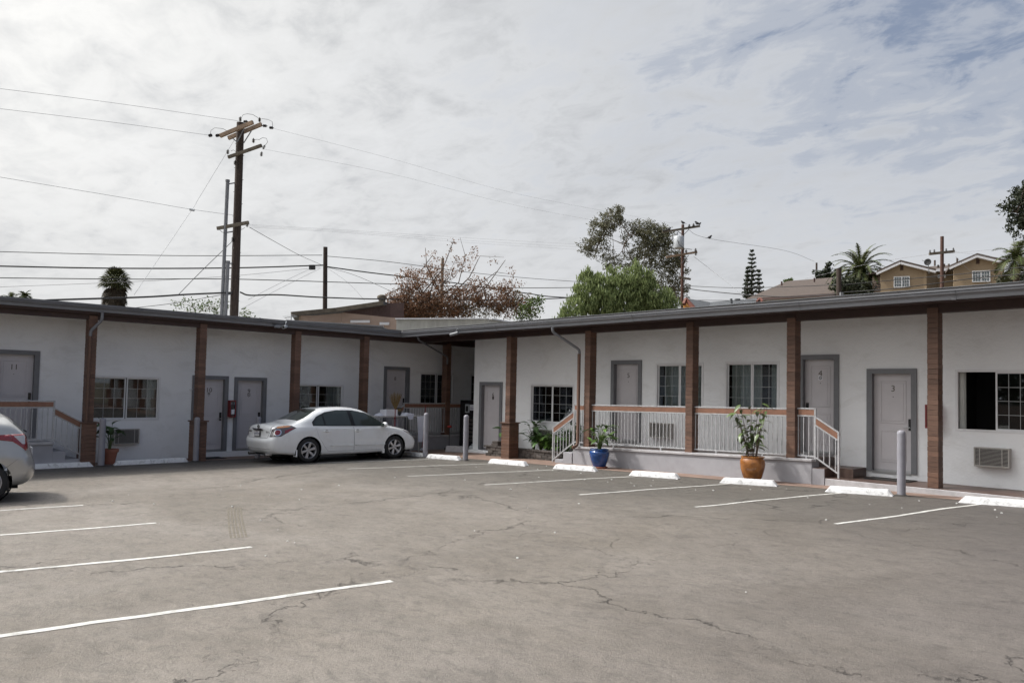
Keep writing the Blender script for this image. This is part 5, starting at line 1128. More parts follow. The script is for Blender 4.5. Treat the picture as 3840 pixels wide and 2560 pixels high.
        # mud flap, sill strip, exhaust
        b = MB(); b.box(.70, .74, s*.72, s*.88, .17, .36); b.build('mud_flap', M['white_car'], t, local=True, bevel=.006)
        b = MB(); b.box(3.44, 3.50, s*.80, s*.885, .17, .30); b.build('mud_flap', M['white_car'], t, local=True, bevel=.006)
        b = MB(); b.tube([(.18, s*.50, .235), (.02, s*.50, .235)], .045, 16); b.tube([(.03, s*.50, .235), (.0, s*.50, .235)], .048, 16); b.build('exhaust_pipe', M['chrome'], t, smooth=50, local=True)
        b = MB(); b.cyl((.025, s*.50, .235), (-.003, s*.50, .235), .038, n=16); b.build('exhaust_hole', M['ac_dark'], t, local=True)
        # mirror
        b = MB(); b.ico((3.42, s*.985, .995), .10, 3, (.75, 1.15, .80)); mi = b.build('wing_mirror', M['white_car'], t, smooth=True, local=True)
        b = MB(); b.bar((3.44, s*.86, .955), (3.43, s*.95, .965), .10, .045); b.build('mirror_arm', M['black'], mi, local=True); b = MB(); b.box(3.335, 3.345, s*.915, s*1.06, .945, 1.045); b.build('mirror_glass', M['carglass'], mi, local=True)
        for wx in (RX_, FX):
            wheel(t, wx, s*.785, WR, .222, s)
            b = MB(); b.lathe([(.40, -s*.30), (.40, s*.06), (.375, s*.075)], (wx, s*.80, WR+.01), 'y', 32); b.build('wheel_well', M['brakedark'], t, smooth=True, local=True)
        g.free()
    whole = car_shell(net, 7, 5, 1)
    # rear screen and windscreen: cut both halves in plan
    for s in (-1, 1):
        top = lambda f: f.calc_center_median().z > .95
        g = car_shell(net, 7, 5, s)
        rw = [(.83, -.02*s), (.84, s*.60), (1.02, s*.655), (1.46, s*.52), (1.475, -.02*s)]
        fs = cut(g, rw, *XY, top); detach(g, fs, 'rear_screen', 'carglass', t, .003, delete=False)
        ws = [(3.62, -.02*s), (3.60, s*.64), (3.30, s*.63), (2.93, s*.545), (2.90, -.02*s)]
        fs = cut(g, ws, *XY, top); detach(g, fs, 'windscreen', 'carglass', t, .003, delete=False)
        # boot lid line and number plate recess
        rear = lambda f: f.calc_center_median().x < .35
        for pp_ in ([(s*.0, .672), (s*.56, .672), (s*.56, .680), (s*.0, .680)], [(s*.555, .675), (s*.563, .675), (s*.655, .90), (s*.645, .90)], [(s*.645, .90), (s*.655, .90), (s*.615, 1.0), (s*.605, 1.0)]):
            fs = cut(g, pp_, *YZ, rear); detach(g, fs, 'boot_seam', 'ac_dark', t, .002, delete=False)
        fs = cut(g, [(s*0, .385), (s*.70, .385), (s*.70, .392), (s*0, .392)], *YZ, rear); detach(g, fs, 'bumper_crease', 'lamp_clear', t, .002, delete=False)
        for pp_ in ([(.42, s*.0), (.425, s*.56), (.43, s*.56), (.43, 0)],): pass
        g.free()
    whole.free()
    b = MB(); b.box(-.012, .035, -.30, .30, .898, .925); b.build('boot_trim', M['chrome'], t, local=True, bevel=.006)
    b = MB(); b.box(.005, .032, -.26, .26, .872, .897); b.build('boot_slot', M['ac_dark'], t, local=True)
    b = MB(); b.box(-.004, .012, -.17, .17, .705, .862); pl_ = b.build('number_plate', M['black'], t, local=True, bevel=.004)
    b = MB(); b.box(-.008, -.004, -.152, .152, .722, .850); b.build('plate_face', M['plate'], pl_, local=True)
    mt = face_mat((-.0085, 0, .782), (0, -1, 0), (0, 0, 1)); text_mb('6AYP334', .085, mt, .001).build('plate_text', M['plate_blue'], pl_, local=True)
    mt = face_mat((-.0085, 0, .836), (0, -1, 0), (0, 0, 1)); text_mb('California', .030, mt, .001).build('plate_text', M['lamp_red'], pl_, local=True)
    mt = face_mat((.040, -.52, .835), (.15, -1, 0), (0, 0, 1)); text_mb('2.5 S', .062, mt, .004).build('lettering', M['darkmetal'], t, local=True)
    mt = face_mat((.040, .50, .835), (-.15, -1, 0), (0, 0, 1)); text_mb('ALTIMA', .055, mt, .004).build('lettering', M['darkmetal'], t, local=True)
    b = MB(); b.lathe([(.036, 0), (.054, 0), (.054, .012), (.036, .012)], (.028, 0, .968), 'x', 24); b.box(.022, .034, -.068, .068, .956, .980); b.build('badge', M['darkmetal'], t, local=True, smooth=40)
    finish_shell(list(half.values()), 'body', 'white_car', t)
    b = MB(); b.box(.25, 4.5, -.70, .70, .20, .30); b.build('underbody', M['brakedark'], t, local=True)
    b = MB(); b.box(1.15, 3.5, -.66, .66, .30, .62); [b.box(x, x+.14, y-.22, y+.22, .60, 1.16) for x in (1.62, 2.55) for y in (-.38, .38)]; [b.box(x+.02, x+.10, y-.11, y+.11, 1.17, 1.32) for x in (1.62, 2.55) for y in (-.38, .38)]; b.build('seats', M['trim_grey'], t, local=True, bevel=.02)
    place(t, (RX_, -.885), (-18.78, 10.74), 88.5)
    return t
sedan()

def hatch():
    t = thing('parked_car', (0, 0, 0), 'silver hatchback with a red tail light cut by the left edge of the picture', 'car')
    net = [
     [(.20,0,.24),(.14,0,.26),(.05,0,.31),(.0,0,.40),(-.01,0,.55),(.02,0,.68),(.05,0,.80),(.09,0,.93),(.16,0,1.12),(.36,0,1.33),(.52,0,1.43)],
     [(.22,.3,.24),(.16,.44,.26),(.07,.46,.31),(.02,.48,.40),(.01,.49,.55),(.045,.48,.68),(.075,.46,.80),(.11,.44,.95),(.18,.40,1.12),(.38,.34,1.32),(.54,0,1.433)],
     [(.28,.35,.23),(.22,.62,.25),(.15,.72,.31),(.10,.77,.42),(.09,.785,.55),(.12,.78,.68),(.15,.755,.80),(.17,.735,.95),(.22,.69,1.10),(.42,.55,1.29),(.60,0,1.44)],
     [(.40,.35,.22),(.37,.66,.24),(.32,.80,.30),(.28,.845,.42),(.27,.860,.56),(.29,.855,.70),(.32,.835,.82),(.35,.81,.95),(.39,.76,1.09),(.58,.60,1.30),(.75,0,1.45)],
     [(.85,.35,.2),(.82,.66,.21),(.80,.84,.25),(.79,.880,.42),(.79,.888,.56),(.79,.886,.70),(.80,.870,.82),(.82,.845,.94),(.84,.80,1.06),(.96,.62,1.37),(1.05,0,1.465)],
     [(1.4,.35,.19),(1.4,.66,.19),(1.4,.84,.22),(1.4,.878,.40),(1.4,.888,.56),(1.4,.888,.70),(1.4,.876,.81),(1.4,.860,.91),(1.4,.82,1.00),(1.4,.63,1.40),(1.4,0,1.47)],
     [(2.1,.35,.19),(2.1,.66,.19),(2.1,.84,.22),(2.1,.878,.40),(2.1,.888,.56),(2.1,.888,.70),(2.1,.876,.80),(2.1,.860,.88),(2.1,.82,.96),(2.1,.62,1.40),(2.1,0,1.465)],
     [(2.8,.35,.19),(2.8,.66,.19),(2.8,.84,.22),(2.8,.878,.40),(2.8,.888,.56),(2.8,.886,.68),(2.8,.872,.78),(2.8,.855,.86),(2.8,.815,.93),(2.8,.63,1.27),(2.8,0,1.35)],
     [(3.25,.35,.19),(3.25,.66,.19),(3.25,.84,.22),(3.25,.878,.38),(3.25,.888,.54),(3.25,.884,.66),(3.25,.866,.76),(3.25,.84,.84),(3.25,.79,.90),(3.25,.64,1.0),(3.25,0,1.08)],
     [(3.7,.35,.2),(3.7,.64,.2),(3.7,.82,.23),(3.7,.872,.36),(3.7,.880,.50),(3.7,.872,.60),(3.7,.85,.70),(3.7,.82,.77),(3.7,.75,.82),(3.7,.55,.87),(3.7,0,.91)],
     [(4.05,.32,.22),(4.07,.56,.22),(4.12,.70,.25),(4.15,.735,.36),(4.15,.74,.46),(4.13,.725,.55),(4.09,.695,.62),(4.06,.65,.67),(4.03,.58,.71),(4.0,.4,.75),(3.98,0,.78)],
     [(4.12,0,.22),(4.18,0,.22),(4.26,0,.26),(4.30,0,.36),(4.30,0,.46),(4.27,0,.55),(4.22,0,.62),(4.18,0,.66),(4.14,0,.70),(4.08,0,.74),(4.04,0,.77)]]
    half = {s: car_shell(net, 7, 5, s) for s in (-1, 1)}; RX_, FX, WR = .70, 3.35, .315
    for s, bm in half.items():
        for wx in (RX_, FX):
            fs = cut(bm, circle(wx, WR+.01, .362), *XZ, lambda f, s=s: f.calc_center_median().y*s > .52 and f.calc_center_median().z < .8); bmesh.ops.delete(bm, geom=fs, context='FACES')
            wheel(t, wx, s*.775, WR, .215, s, 10, '2')
            b = MB(); b.lathe([(.372, -s*.30), (.372, s*.0), (.36, s*.02)], (wx, s*.79, WR+.01), 'y', 32); b.build('wheel_well', M['brakedark'], t, smooth=True, local=True)
        up = lambda f, s=s: f.calc_center_median().y*s > .35 and f.calc_center_median().z > .80
        g = car_shell(net, 7, 5, s)
        for nm, poly in (('quarter_glass', [(.78, 1.06), (1.10, 1.035), (1.12, 1.27), (.98, 1.22)]), ('rear_side_glass', [(1.14, 1.033), (1.95, .99), (1.92, 1.345), (1.45, 1.345), (1.16, 1.285)]), ('front_side_glass', [(2.0, .985), (3.05, .945), (2.85, 1.12), (2.45, 1.30), (1.98, 1.345)])):
            g2 = g.copy(); fs = cut(g2, poly, *XZ, up); detach(g2, fs, nm, 'carglass', t, .004, delete=False); g2.free()
        # long pointed tail lamp
        Uo = Vector((.80, s*.60, 0)); P0_ = Uo.dot(Vector((.13, s*.70, 0))); P1_ = Uo.dot(Vector((.80, s*.875, 0))); W_ = P1_-P0_
        dg = lambda f, s=s: f.calc_center_median().x < 1.0 and f.calc_center_median().y*s > .5 and f.calc_center_median().z > .6
        g2 = g.copy(); fs = cut(g2, [(P0_+W_*a, z) for a, z in ((.02, .85), (.12, .82), (.38, .975), (.38, 1.088), (.08, 1.095), (.0, 1.05))], Uo, Vector((0, 0, 1)), dg); tlp = detach(g2, fs, 'tail_light', 'lamp_red', t, .007, delete=False, thick=.01); g2.free()
        g2 = g.copy(); fs = cut(g2, [(P0_+W_*a, z) for a, z in ((.382, .976), (1.0, 1.045), (.85, 1.078), (.382, 1.088))], Uo, Vector((0, 0, 1)), dg); detach(g2, fs, 'side_lens', 'lamp_red', tlp, .007, delete=False, thick=.01); g2.free()
        g2 = g.copy(); fs = cut(g2, [(P0_+W_*a, z) for a, z in ((.13, .93), (.20, .93), (.34, 1.06), (.10, 1.07))], Uo, Vector((0, 0, 1)), dg); detach(g2, fs, 'clear_lens', 'lamp_clear', tlp, .011, delete=False); g2.free()
        low = lambda f, s=s: f.calc_center_median().y*s > .5 and f.calc_center_median().z < 1.0
        for poly in ([(.265, .70), (.273, .695), (.56, .46), (.552, .455)],): g2 = g.copy(); fs = cut(g2, poly, *XZ, low); detach(g2, fs, 'bumper_seam', 'ac_dark', t, .002, delete=False); g2.free()
        for poly in ([(1.12, .99), (1.128, .99), (1.135, .60), (1.127, .60)], [(1.98, .95), (1.988, .95), (1.988, .28), (1.98, .28)], [(1.2, .28), (1.98, .28), (1.98, .288), (1.2, .288)]): g2 = g.copy(); fs = cut(g2, poly, *XZ, low); detach(g2, fs, 'door_seam', 'ac_dark', t, .002, delete=False); g2.free()
        if s == 1:
            ro, ri = circle(.80, .82, .080, 24), circle(.80, .82, .074, 24); g2 = g.copy(); fs = cut(g2, ro, *XZ, low); fl = detach(g2, fs, 'fuel_door_gap', 'ac_dark', t, .001, delete=False); g2.free()
            g2 = g.copy(); fs = cut(g2, ri, *XZ, low); detach(g2, fs, 'fuel_door', 'silver_car', t, .003, delete=False); g2.free()
        g.free(); top = lambda f: f.calc_center_median().z > .95 and f.normal.z > .1
        g = car_shell(net, 7, 5, s); fs = cut(g, [(s*-.01, 1.03), (s*.63, 1.03), (s*.50, 1.27), (s*-.01, 1.33)], *YZ, lambda f: f.calc_center_median().x < .8); detach(g, fs, 'rear_screen', 'carglass', t, .003, delete=False)
        fs = cut(g, [(3.18, -.02*s), (3.16, s*.62), (2.80, s*.55), (2.45, s*.5), (2.42, -.02*s)], *XY, top); detach(g, fs, 'windscreen', 'carglass', t, .003, delete=False); g.free()
        b = MB(); b.ico((2.92, s*.975, .99), .10, 3, (.75, 1.15, .80)); b.build('wing_mirror', M['silver_car'], t, smooth=True, local=True)
        b = MB(); b.box(.38, .41, s*.70, s*.86, .15, .34); b.build('mud_flap', M['black'], t, local=True, bevel=.006)
        b = MB(); b.box(.085, .11, s*.60, s*.74, .45, .55); b.build('reflector', M['lamp_red'], t, local=True, bevel=.004)
    b = MB(); b.tube([(.30, 0, 1.18), (.14, 0, 1.12), (.12, 0, 1.10)], .012, 5); b.build('rear_wiper', M['black'], t, local=True)
    b = MB(); b.box(.035, .055, -.26, .26, .72, .84); b.build('number_plate', M['plate'], t, local=True)
    finish_shell(list(half.values()), 'body', 'silver_car', t)
    b = MB(); b.box(.25, 4.0, -.68, .68, .20, .30); b.build('underbody', M['brakedark'], t, local=True)
    place(t, (RX_, .875), (-14.79, 2.69), 261)
    return t
hatch()
# ---------------------------------------------------------------- background: poles, wires
def pole(label, px, ytop, ybase, d, r, m='pole', parts=(), cat='utility pole', group='wooden utility poles', lean=0.0):
    T = at(px[0], ytop, d); Bq = at(px[1], ybase, d); Bz = Vector((Bq.x, Bq.y, G(Bq.x)-.3))
    if d > 55: Bz.z = min(T.z-4, hillz(Bq.x, Bq.y)-.3 if Bq.y > 38 else Bz.z)
    # keep the pole's own lean from top to where it vanishes behind the roof, then straight on
    k = (T.z-Bz.z)/(T.z-Bq.z); Bz.x = T.x+(Bq.x-T.x)*min(k, 2.2); Bz.y = T.y+(Bq.y-T.y)*min(k, 2.2)
    t = thing('utility_pole', Bz, label, cat, group); b = MB(); b.tube([Bz, (Bz+T)/2, T], [r*1.15, r*1.04, r*.92], 12); b.build('shaft', M[m], t, smooth=50)
    return t
def armbar(t, a, b_, d0, d1, w=.10, h=.12, m='arm', name='crossarm'):
    b = MB(); b.bar(at(*a, d0), at(*b_, d1), w, h); return b.build(name, M[m], t, bevel=.004)
def insul(t, p, d, r=.07, up=(0, 0, 1), n=3, m='insul'):
    c = at(*p, d); u = Vector(up).normalized(); b = MB()
    for i in range(n): b.cyl(c+u*(i*r*.8), c+u*(i*r*.8+r*.35), r, r*.55, n=10)
    b.cyl(c-u*r*.6, c+u*(n*r*.85), r*.3, n=6); b.build('insulator', M[m], t, smooth=40)
# big pole: photo px helper from the 1816-wide crop
z1 = lambda u, v: (u*.6057, 300+v*.6057)
D1 = 32
P1 = pole('tall dark utility pole with three cross arms rising behind the left wing', (z1(1489, 0)[0], z1(1449, 0)[0]), z1(0, 265)[1], z1(0, 1455)[1], D1, .165)
armbar(P1, z1(1362, 347), z1(1567, 262), D1-.35, D1-.6, .11, .15); armbar(P1, z1(1413, 361), z1(1620, 274), D1+.45, D1+.25, .11, .15)
armbar(P1, z1(1412, 479), z1(1621, 405), D1-.28, D1-.35, .10, .12, 'arm_dark'); armbar(P1, z1(1344, 919), z1(1540, 882), D1-.28, D1-.4, .10, .13, 'arm_dark')
b = MB()
for a, c, e in ((z1(1440, 362), z1(1468, 385), 0), (z1(1468, 385), z1(1512, 300), 0), (z1(1508, 392), z1(1556, 316), .2)): b.bar(at(*a, D1-.3+e), at(*c, D1-.3+e), .02, .04)
b.build('arm_brace', M['conduit'], P1)
for p, dd, up in ((z1(1487, 252), D1, (0, 0, 1)), (z1(1607, 256), D1+.3, (0, 0, 1)), (z1(1352, 343), D1-.4, (-1, -.3, 0)), (z1(1308, 343), D1-.4, (-1, -.3, 0)), (z1(1632, 284), D1+.2, (.8, .6, -.1)), (z1(1672, 296), D1+.2, (.8, .6, -.1)), (z1(1512, 258), D1-.2, (1, .9, 0)),
                  (z1(1410, 455), D1-.3, (0, 0, 1)), (z1(1569, 385), D1-.3, (0, 0, 1)), (z1(1630, 425), D1-.3, (.3, .3, 1)), (z1(1617, 468), D1-.3, (.1, .1, 1)), (z1(1455, 522), D1-.3, (0, 0, 1)), (z1(1530, 905), D1-.4, (0, 0, 1)), (z1(1440, 995), D1-.2, (0, 0, 1))): insul(P1, p, dd, .065, up)
b = MB()
def loop(pts, dd, r=.009): b.tube([at(*z1(*p), dd) for p in pts], r, 4)
loop([(1493, 236), (1505, 216), (1530, 210), (1565, 215), (1600, 236)], D1); loop([(1620, 240), (1660, 246), (1685, 258), (1689, 296)], D1+.2); loop([(1302, 338), (1306, 312), (1330, 297), (1380, 302), (1425, 328)], D1-.4)
loop([(1605, 370), (1625, 358), (1650, 362), (1657, 385), (1640, 408)], D1-.3); loop([(1575, 372), (1590, 368), (1606, 370)], D1-.3); loop([(1430, 440), (1445, 434), (1462, 446)], D1-.3); loop([(1480, 915), (1490, 930), (1515, 915)], D1-.4); loop([(1360, 928), (1375, 942), (1395, 948)], D1-.4)
b.build('jumper_wires', M['cable'], P1)
for u0, u1_, v0 in ((1409, 1372, 630), (1411, 1396, 1132)):
    b = MB(); T = at(*z1(u0, v0), D1-.3); Bq = at(*z1(u1_, 1455), D1-.3); b.tube([T, Bq, Bq+(Bq-T)*.25], .075, 10); b.cyl(T, T+Vector((0, 0, .08)), .09, n=10); b.build('conduit', M['conduit'], P1, smooth=50)
for u, v in ((1409, 645), (1400, 945), (1405, 1140), (1380, 1330), (1400, 1330)): b = MB(); b.bar(at(*z1(u, v), D1-.3), at(*z1(u+48, v-8), D1-.05), .03, .05); b.build('standoff_bracket', M['gutter'], P1)
for i in range(14):
    v = 395+i*75; b = MB(); xx = 1489-(v-265)*40/1190+(14 if i % 2 else -14); b.cyl(at(*z1(xx, v), D1), at(*z1(xx+(16 if i % 2 else -16), v-2), D1), .012, n=5); b.build('step_bolt', M['darkmetal'], P1)
z2 = lambda u, v: (1000+u*.4677, 800+v*.4677)
P2 = pole('plain dark utility pole without cross arms behind the left wing roof', (z2(471, 0)[0], z2(468, 0)[0]), z2(0, 270)[1], z2(0, 885)[1], 48, .145)
b = MB(); b.bar(at(*z2(342, 433), 47.5), at(*z2(388, 432), 47.5), .2, .28); b.build('splice_box', M['cable'], P2)
P3 = pole('weathered grey pole standing inside the russet tree', (z2(1411, 0)[0], z2(1398, 0)[0]), z2(0, 360)[1], z2(0, 840)[1], 56, .12, 'palebark')
z3 = lambda u, v: (2000+u*.3827, 700+v*.3827)
P4 = pole('reddish utility pole carrying a grey transformer between the trees', (z3(1465, 0)[0], z3(1457, 0)[0]), z3(0, 372)[1], z3(0, 1188)[1], 62, .125, 'pole_red')
armbar(P4, z3(1262, 446), z3(1632, 386), 61.6, 61.8, .12, .16, 'arm_dark'); armbar(P4, z3(1300, 690), z3(1605, 640), 61.6, 61.8, .12, .16, 'arm'); armbar(P4, z3(1427, 885), z3(1542, 907), 61.7, 61.7, .12, .15, 'arm_dark')
b = MB()
for a, c in (((1412, 434), (1462, 470)), ((1525, 418), (1475, 470)), ((1450, 752), (1522, 672))): b.bar(at(*z3(*a), 61.6), at(*z3(*c), 61.6), .03, .05)
b.build('arm_brace', M['conduit'], P4)
T0 = at(*z3(1424, 605), 61.4); T1 = at(*z3(1424, 485), 61.4)
b = MB(); b.lathe([(.001, 0), (.40, 0), (.42, .05), (.42, (T1-T0).length-.05), (.36, (T1-T0).length), (.001, (T1-T0).length+.04)], T0, n=20); b.build('transformer', M['trans'], P4, smooth=50)
b = MB(); b.cyl(at(*z3(1410, 483), 61.4), at(*z3(1410, 448), 61.4), .06, n=8); b.build('bushing', M['trans'], P4)
for p in ((1275, 440), (1300, 438), (1528, 392), (1570, 384), (1497, 640), (1590, 628), (1592, 665)): insul(P4, z3(*p), 61.6, .12, (0, 0, 1), 2, 'insul')
b = MB(); b.tube([at(*z3(*p), 61.3) for p in ((1410, 450), (1385, 500), (1385, 560), (1400, 600))], .02, 5); b.tube([at(*z3(*p), 61.0) for p in ((1412, 520), (1430, 570), (1480, 605), (1555, 616))], .02, 5); b.build('jumper_wires', M['cable'], P4)
z4 = lambda u, v: (2700+u*.4847, 650+v*.4847)
P5 = pole('dark pole with a single cross arm in front of the tan houses', (z4(1718, 0)[0], z4(1716, 0)[0]), z4(0, 488)[1], z4(0, 890)[1], 44, .10, 'pole_red')
armbar(P5, z4(1618, 624), z4(1815, 603), 43.8, 43.8, .10, .14, 'arm_dark')
for p in ((1625, 612), (1658, 608), (1750, 600), (1806, 596)): insul(P5, z4(*p), 43.8, .06)
P6 = pole('short dark pole in front of the brown roof and the palm', (z4(920, 0)[0], z4(920, 0)[0]), z4(0, 735)[1], z4(0, 948)[1], 44, .15, 'pole')
b = MB(); b.bar(at(*z4(930, 955), 43.6), at(*z4(950, 955), 43.6), .2, .5); b.build('meter_box', M['conduit'], P6)
P7 = pole('thin distant pole with a pale cross arm left of the palm', (z4(747, 0)[0], z4(747, 0)[0]), z4(0, 692)[1], z4(0, 812)[1], 85, .11, 'pole')
armbar(P7, z4(712, 748), z4(905, 765), 84.8, 84.8, .10, .12, 'trans')

def wire(label, pts, ds, r, m='cable', n=16, sag=0):
    # pts: pixel points along the wire; smooth curve through them, depth interpolated
    P = [at(*p, d) for p, d in zip(pts, ds)]; out = []
    for i in range(len(P)-1):
        p0 = P[max(i-1, 0)] if i else P[0]*2-P[1]; p1, p2 = P[i], P[i+1]; p3 = P[i+2] if i+2 < len(P) else P[-1]*2-P[-2]
        for k in range(n):
            t = k/n; out.append(.5*((2*p1)+(p2-p0)*t+(2*p0-5*p1+4*p2-p3)*t*t+(3*p1-p0-3*p2+p3)*t**3))
    out.append(P[-1]); b = MB(); b.tube(out, r, 5); o = b.build('overhead_wire', M[m], origin=P[0], smooth=True)
    return tag(o, label, 'cable', 'overhead wires')
Z1, Z2, Z3, Z4 = z1, z2, z3, z4
FP = lambda u, v: (u*1.63265, v*1.63265)     # overview px
wire('topmost thin wire from the left edge to the top of the tall pole', [FP(-60, 198), FP(0, 204), FP(270, 238), Z1(1475, 254)], [24, 26, 29, 32], .0065, 'wire')
wire('second thin wire from the left edge to the upper cross arm', [FP(-60, 243), FP(0, 250), FP(250, 280), Z1(1290, 342)], [24, 26, 29, 32], .0065, 'wire')
wire('lone wire from the left edge reaching the tall pole at mid height', [FP(-60, 397), FP(0, 407), FP(300, 457), FP(440, 481), Z1(1455, 838)], [22, 24, 28, 30, 32], .007, 'wire')
tag(MB().cyl(at(*FP(436, 481), 30), at(*FP(446, 483), 30), .05, n=8).build('wire_clamp', M['trans'], origin=at(*FP(436, 481), 30)), 'small pale clamp on the lone wire left of the tall pole', 'clamp')
wire('guy wire sloping down left from the top of the tall pole', [Z1(1455, 365), FP(457, 455), FP(440, 483), Z1(830, 1330)], [32, 31, 30.6, 27], .0065, 'wire')
wire('lower guy wire sloping from the tall pole to the dark cable', [Z1(1438, 998), Z1(1240, 1190), Z1(1105, 1328)], [32, 31, 30.5], .013, 'cable')
wire('uppermost of the four level cables crossing behind the tall pole', [FP(-60, 576), FP(0, 578), FP(400, 587), FP(740, 586)], [40, 41, 44, 48], .020)
wire('thick dark cable crossing to the plain pole in the upper group', [FP(-60, 609), FP(0, 611), FP(270, 616), FP(540, 615), FP(742, 609)], [40, 41, 43, 45, 48], .042)
wire('thinner dark cable just above the small left palm', [FP(-60, 637), FP(0, 638), FP(300, 641), FP(540, 641), FP(900, 652), FP(1200, 661), FP(1480, 657)], [40, 41, 43, 45, 50, 55, 60], .026)
wire('thin wire crossing the palm crown and rising to the right', [FP(-60, 662), FP(0, 659), FP(300, 647), FP(540, 633), FP(735, 614)], [40, 41, 43, 45, 48], .011, 'wire')
wire('thick dark cable rising from the left roof to the tall pole', [FP(100, 690), FP(140, 688), FP(330, 682), FP(430, 676), FP(545, 671)], [26, 26.5, 29, 30.5, 32], .036)
wire('thin cable under the thick one left of the tall pole', [FP(290, 709), FP(400, 696), FP(520, 675)], [29, 30.5, 32], .011)
wire('thick dark cable from the tall pole across the russet tree to the right', [FP(552, 671), FP(575, 678), FP(640, 677), FP(745, 683), FP(900, 687), FP(1200, 688), FP(1400, 678), FP(1490, 672)], [32, 33, 35, 38, 43, 50, 56, 60], .034)
wire('thin drop wire from the tall pole cross arm to the plain pole', [Z1(1545, 912), FP(640, 560), FP(690, 587), FP(738, 608)], [32, 38, 43, 48], .012)
wire('top cable from the plain pole to the transformer pole', [FP(748, 588), FP(900, 602), FP(1100, 628), FP(1300, 645), FP(1560, 659)], [48, 51, 55, 58, 62], .018)
wire('thick bundled cable from the plain pole into the green tree', [FP(748, 612), FP(850, 626), FP(1010, 645), FP(1200, 672), FP(1300, 683), FP(1560, 688)], [48, 50, 54, 57, 59, 62], .040)
wire('thin wire fanning down from the plain pole to the tan building', [FP(750, 614), FP(800, 650), FP(838, 690)], [48, 48, 48], .0065, 'wire')
wire('second drop wire fanning down from the plain pole to the right', [FP(750, 613), FP(820, 634), FP(905, 672)], [48, 49, 50], .012)
wire('thin wire fanning down left from the plain pole', [FP(738, 615), FP(640, 664), FP(555, 709)], [48, 42, 36], .009, 'wire')
wire('shorter wire fanning down left from the splice on the plain pole', [FP(722, 613), FP(640, 652), FP(570, 688)], [48, 42, 37], .009, 'wire')
wire('uppermost faint wire from the tall pole to the transformer pole', [Z1(1690, 300), FP(900, 365), FP(1200, 448), FP(1545, 513)], [32, 42, 52, 62], .004, 'wire')
wire('second faint wire from the tall pole towards the eucalyptus', [Z1(1640, 430), FP(900, 400), FP(1200, 475), FP(1500, 530)], [32, 42, 52, 61], .004, 'wire')
for i, (a, c, e) in enumerate(((516, 545, 571), (519, 551, 577), (522, 556, 583))):
    wire(['highest', 'middle', 'lowest'][i]+' of three faint parallel wires above the russet tree', [FP(572, a), FP(800, a+13), FP(1100, c+3), FP(1400, e-6), FP(1560, e)], [32, 38, 47, 57, 62], .0035, 'wire')
wire('faint wire from the transformer pole down to the right above the pines', [FP(1575, 523), FP(1625, 547), FP(1800, 575), FP(1870, 600)], [62, 64, 75, 84], .014, 'wire')
wire('drop wire sagging from the transformer pole to the grey roof', [FP(1592, 588), FP(1640, 625), FP(1690, 665), FP(1712, 690)], [62, 60, 57, 55], .014, 'wire')
wire('upper dark cable from the transformer pole to the short pole', [FP(1566, 656), FP(1700, 661), FP(1900, 655), FP(1925, 652)], [62, 57, 48, 44], .022)
wire('thick cable from the transformer pole passing in front of the pines', [FP(1566, 660), FP(1620, 668), FP(1780, 681), FP(1920, 676)], [62, 58, 50, 44], .032)
wire('low dark cable over the grey roof right of the transformer pole', [FP(1566, 689), FP(1700, 690), FP(1850, 689), FP(1925, 683)], [62, 57, 50, 44], .024)
wire('upper cable from the short pole rising in front of the tan houses', [FP(1925, 655), FP(2090, 640), FP(2230, 627), FP(2360, 612)], [44, 42, 40, 38], .020)
wire('second cable from the short pole crossing the tan houses', [FP(1925, 672), FP(2060, 662), FP(2230, 640), FP(2360, 628)], [44, 42, 40, 38], .024)
wire('lowest thin cable crossing in front of the tan houses', [FP(1925, 684), FP(2100, 668), FP(2250, 665), FP(2360, 668)], [44, 42, 40, 38], .014)
wire('thin wire from the single cross arm to the right edge', [FP(2190, 578), FP(2280, 590), FP(2360, 602)], [43.5, 42, 41], .0065, 'wire')
wire('faint wire from the single cross arm back to the left', [FP(2140, 583), FP(2000, 605), FP(1850, 640)], [44, 52, 60], .009, 'wire')
wire('faint wire rising from the single cross arm to the right edge', [FP(2180, 582), FP(2270, 574), FP(2360, 564)], [43.5, 42, 41], .0065, 'wire')
wire('pale drop wire crossing the right gable', [FP(2195, 590), FP(2250, 640), FP(2310, 660)], [43.5, 47, 50], .009, 'wire')

# birds
def bird(label, p, d, s=.17, flip=1, rt_=0):
    c = at(*p, d); t = thing('bird', c, label, 'bird', None); X = _cx*flip
    b = MB(); bm = bmesh.new()
    def blob(o, r, sc):
        q = MB(); q.ico((0, 0, 0), 1, 2); b.add([c+X*(o[0]*s+v[0]*r*sc[0]*s)+Vector((0, 0, 1))*(o[1]*s+v[2]*r*sc[1]*s)+_fw*(v[1]*r*s*.8) for v in q.v], q.f)
    bm.free(); blob((0, .55), .42, (1.25, .8)); blob((.45, .98), .22, (1, 1)); blob((.22, .78), .28, (1, 1))
    b.build('body', M['bird'], t, smooth=True)
    q = MB(); q.add([c+X*(-.3*s)+Vector((0, 0, .65*s)), c+X*(-1.1*s)+Vector((0, 0, .25*s))+_fw*.03, c+X*(-1.15*s)+Vector((0, 0, .15*s))-_fw*.03, c+X*(-.35*s)+Vector((0, 0, .4*s))], [(0, 1, 2, 3), (3, 2, 1, 0)]); q.build('tail', M['bird'], t)
    q = MB(); q.cyl(c+X*(.62*s)+Vector((0, 0, .98*s)), c+X*(.86*s)+Vector((0, 0, .94*s)), .05*s, .01*s, n=5); q.build('beak', M['darkmetal'], t)
    for k in (-.12, .12): q = MB(); q.cyl(c+X*(k*s)+Vector((0, 0, .3*s)), c+X*(k*s), .03*s, n=4); q.build('leg', M['darkmetal'], t)
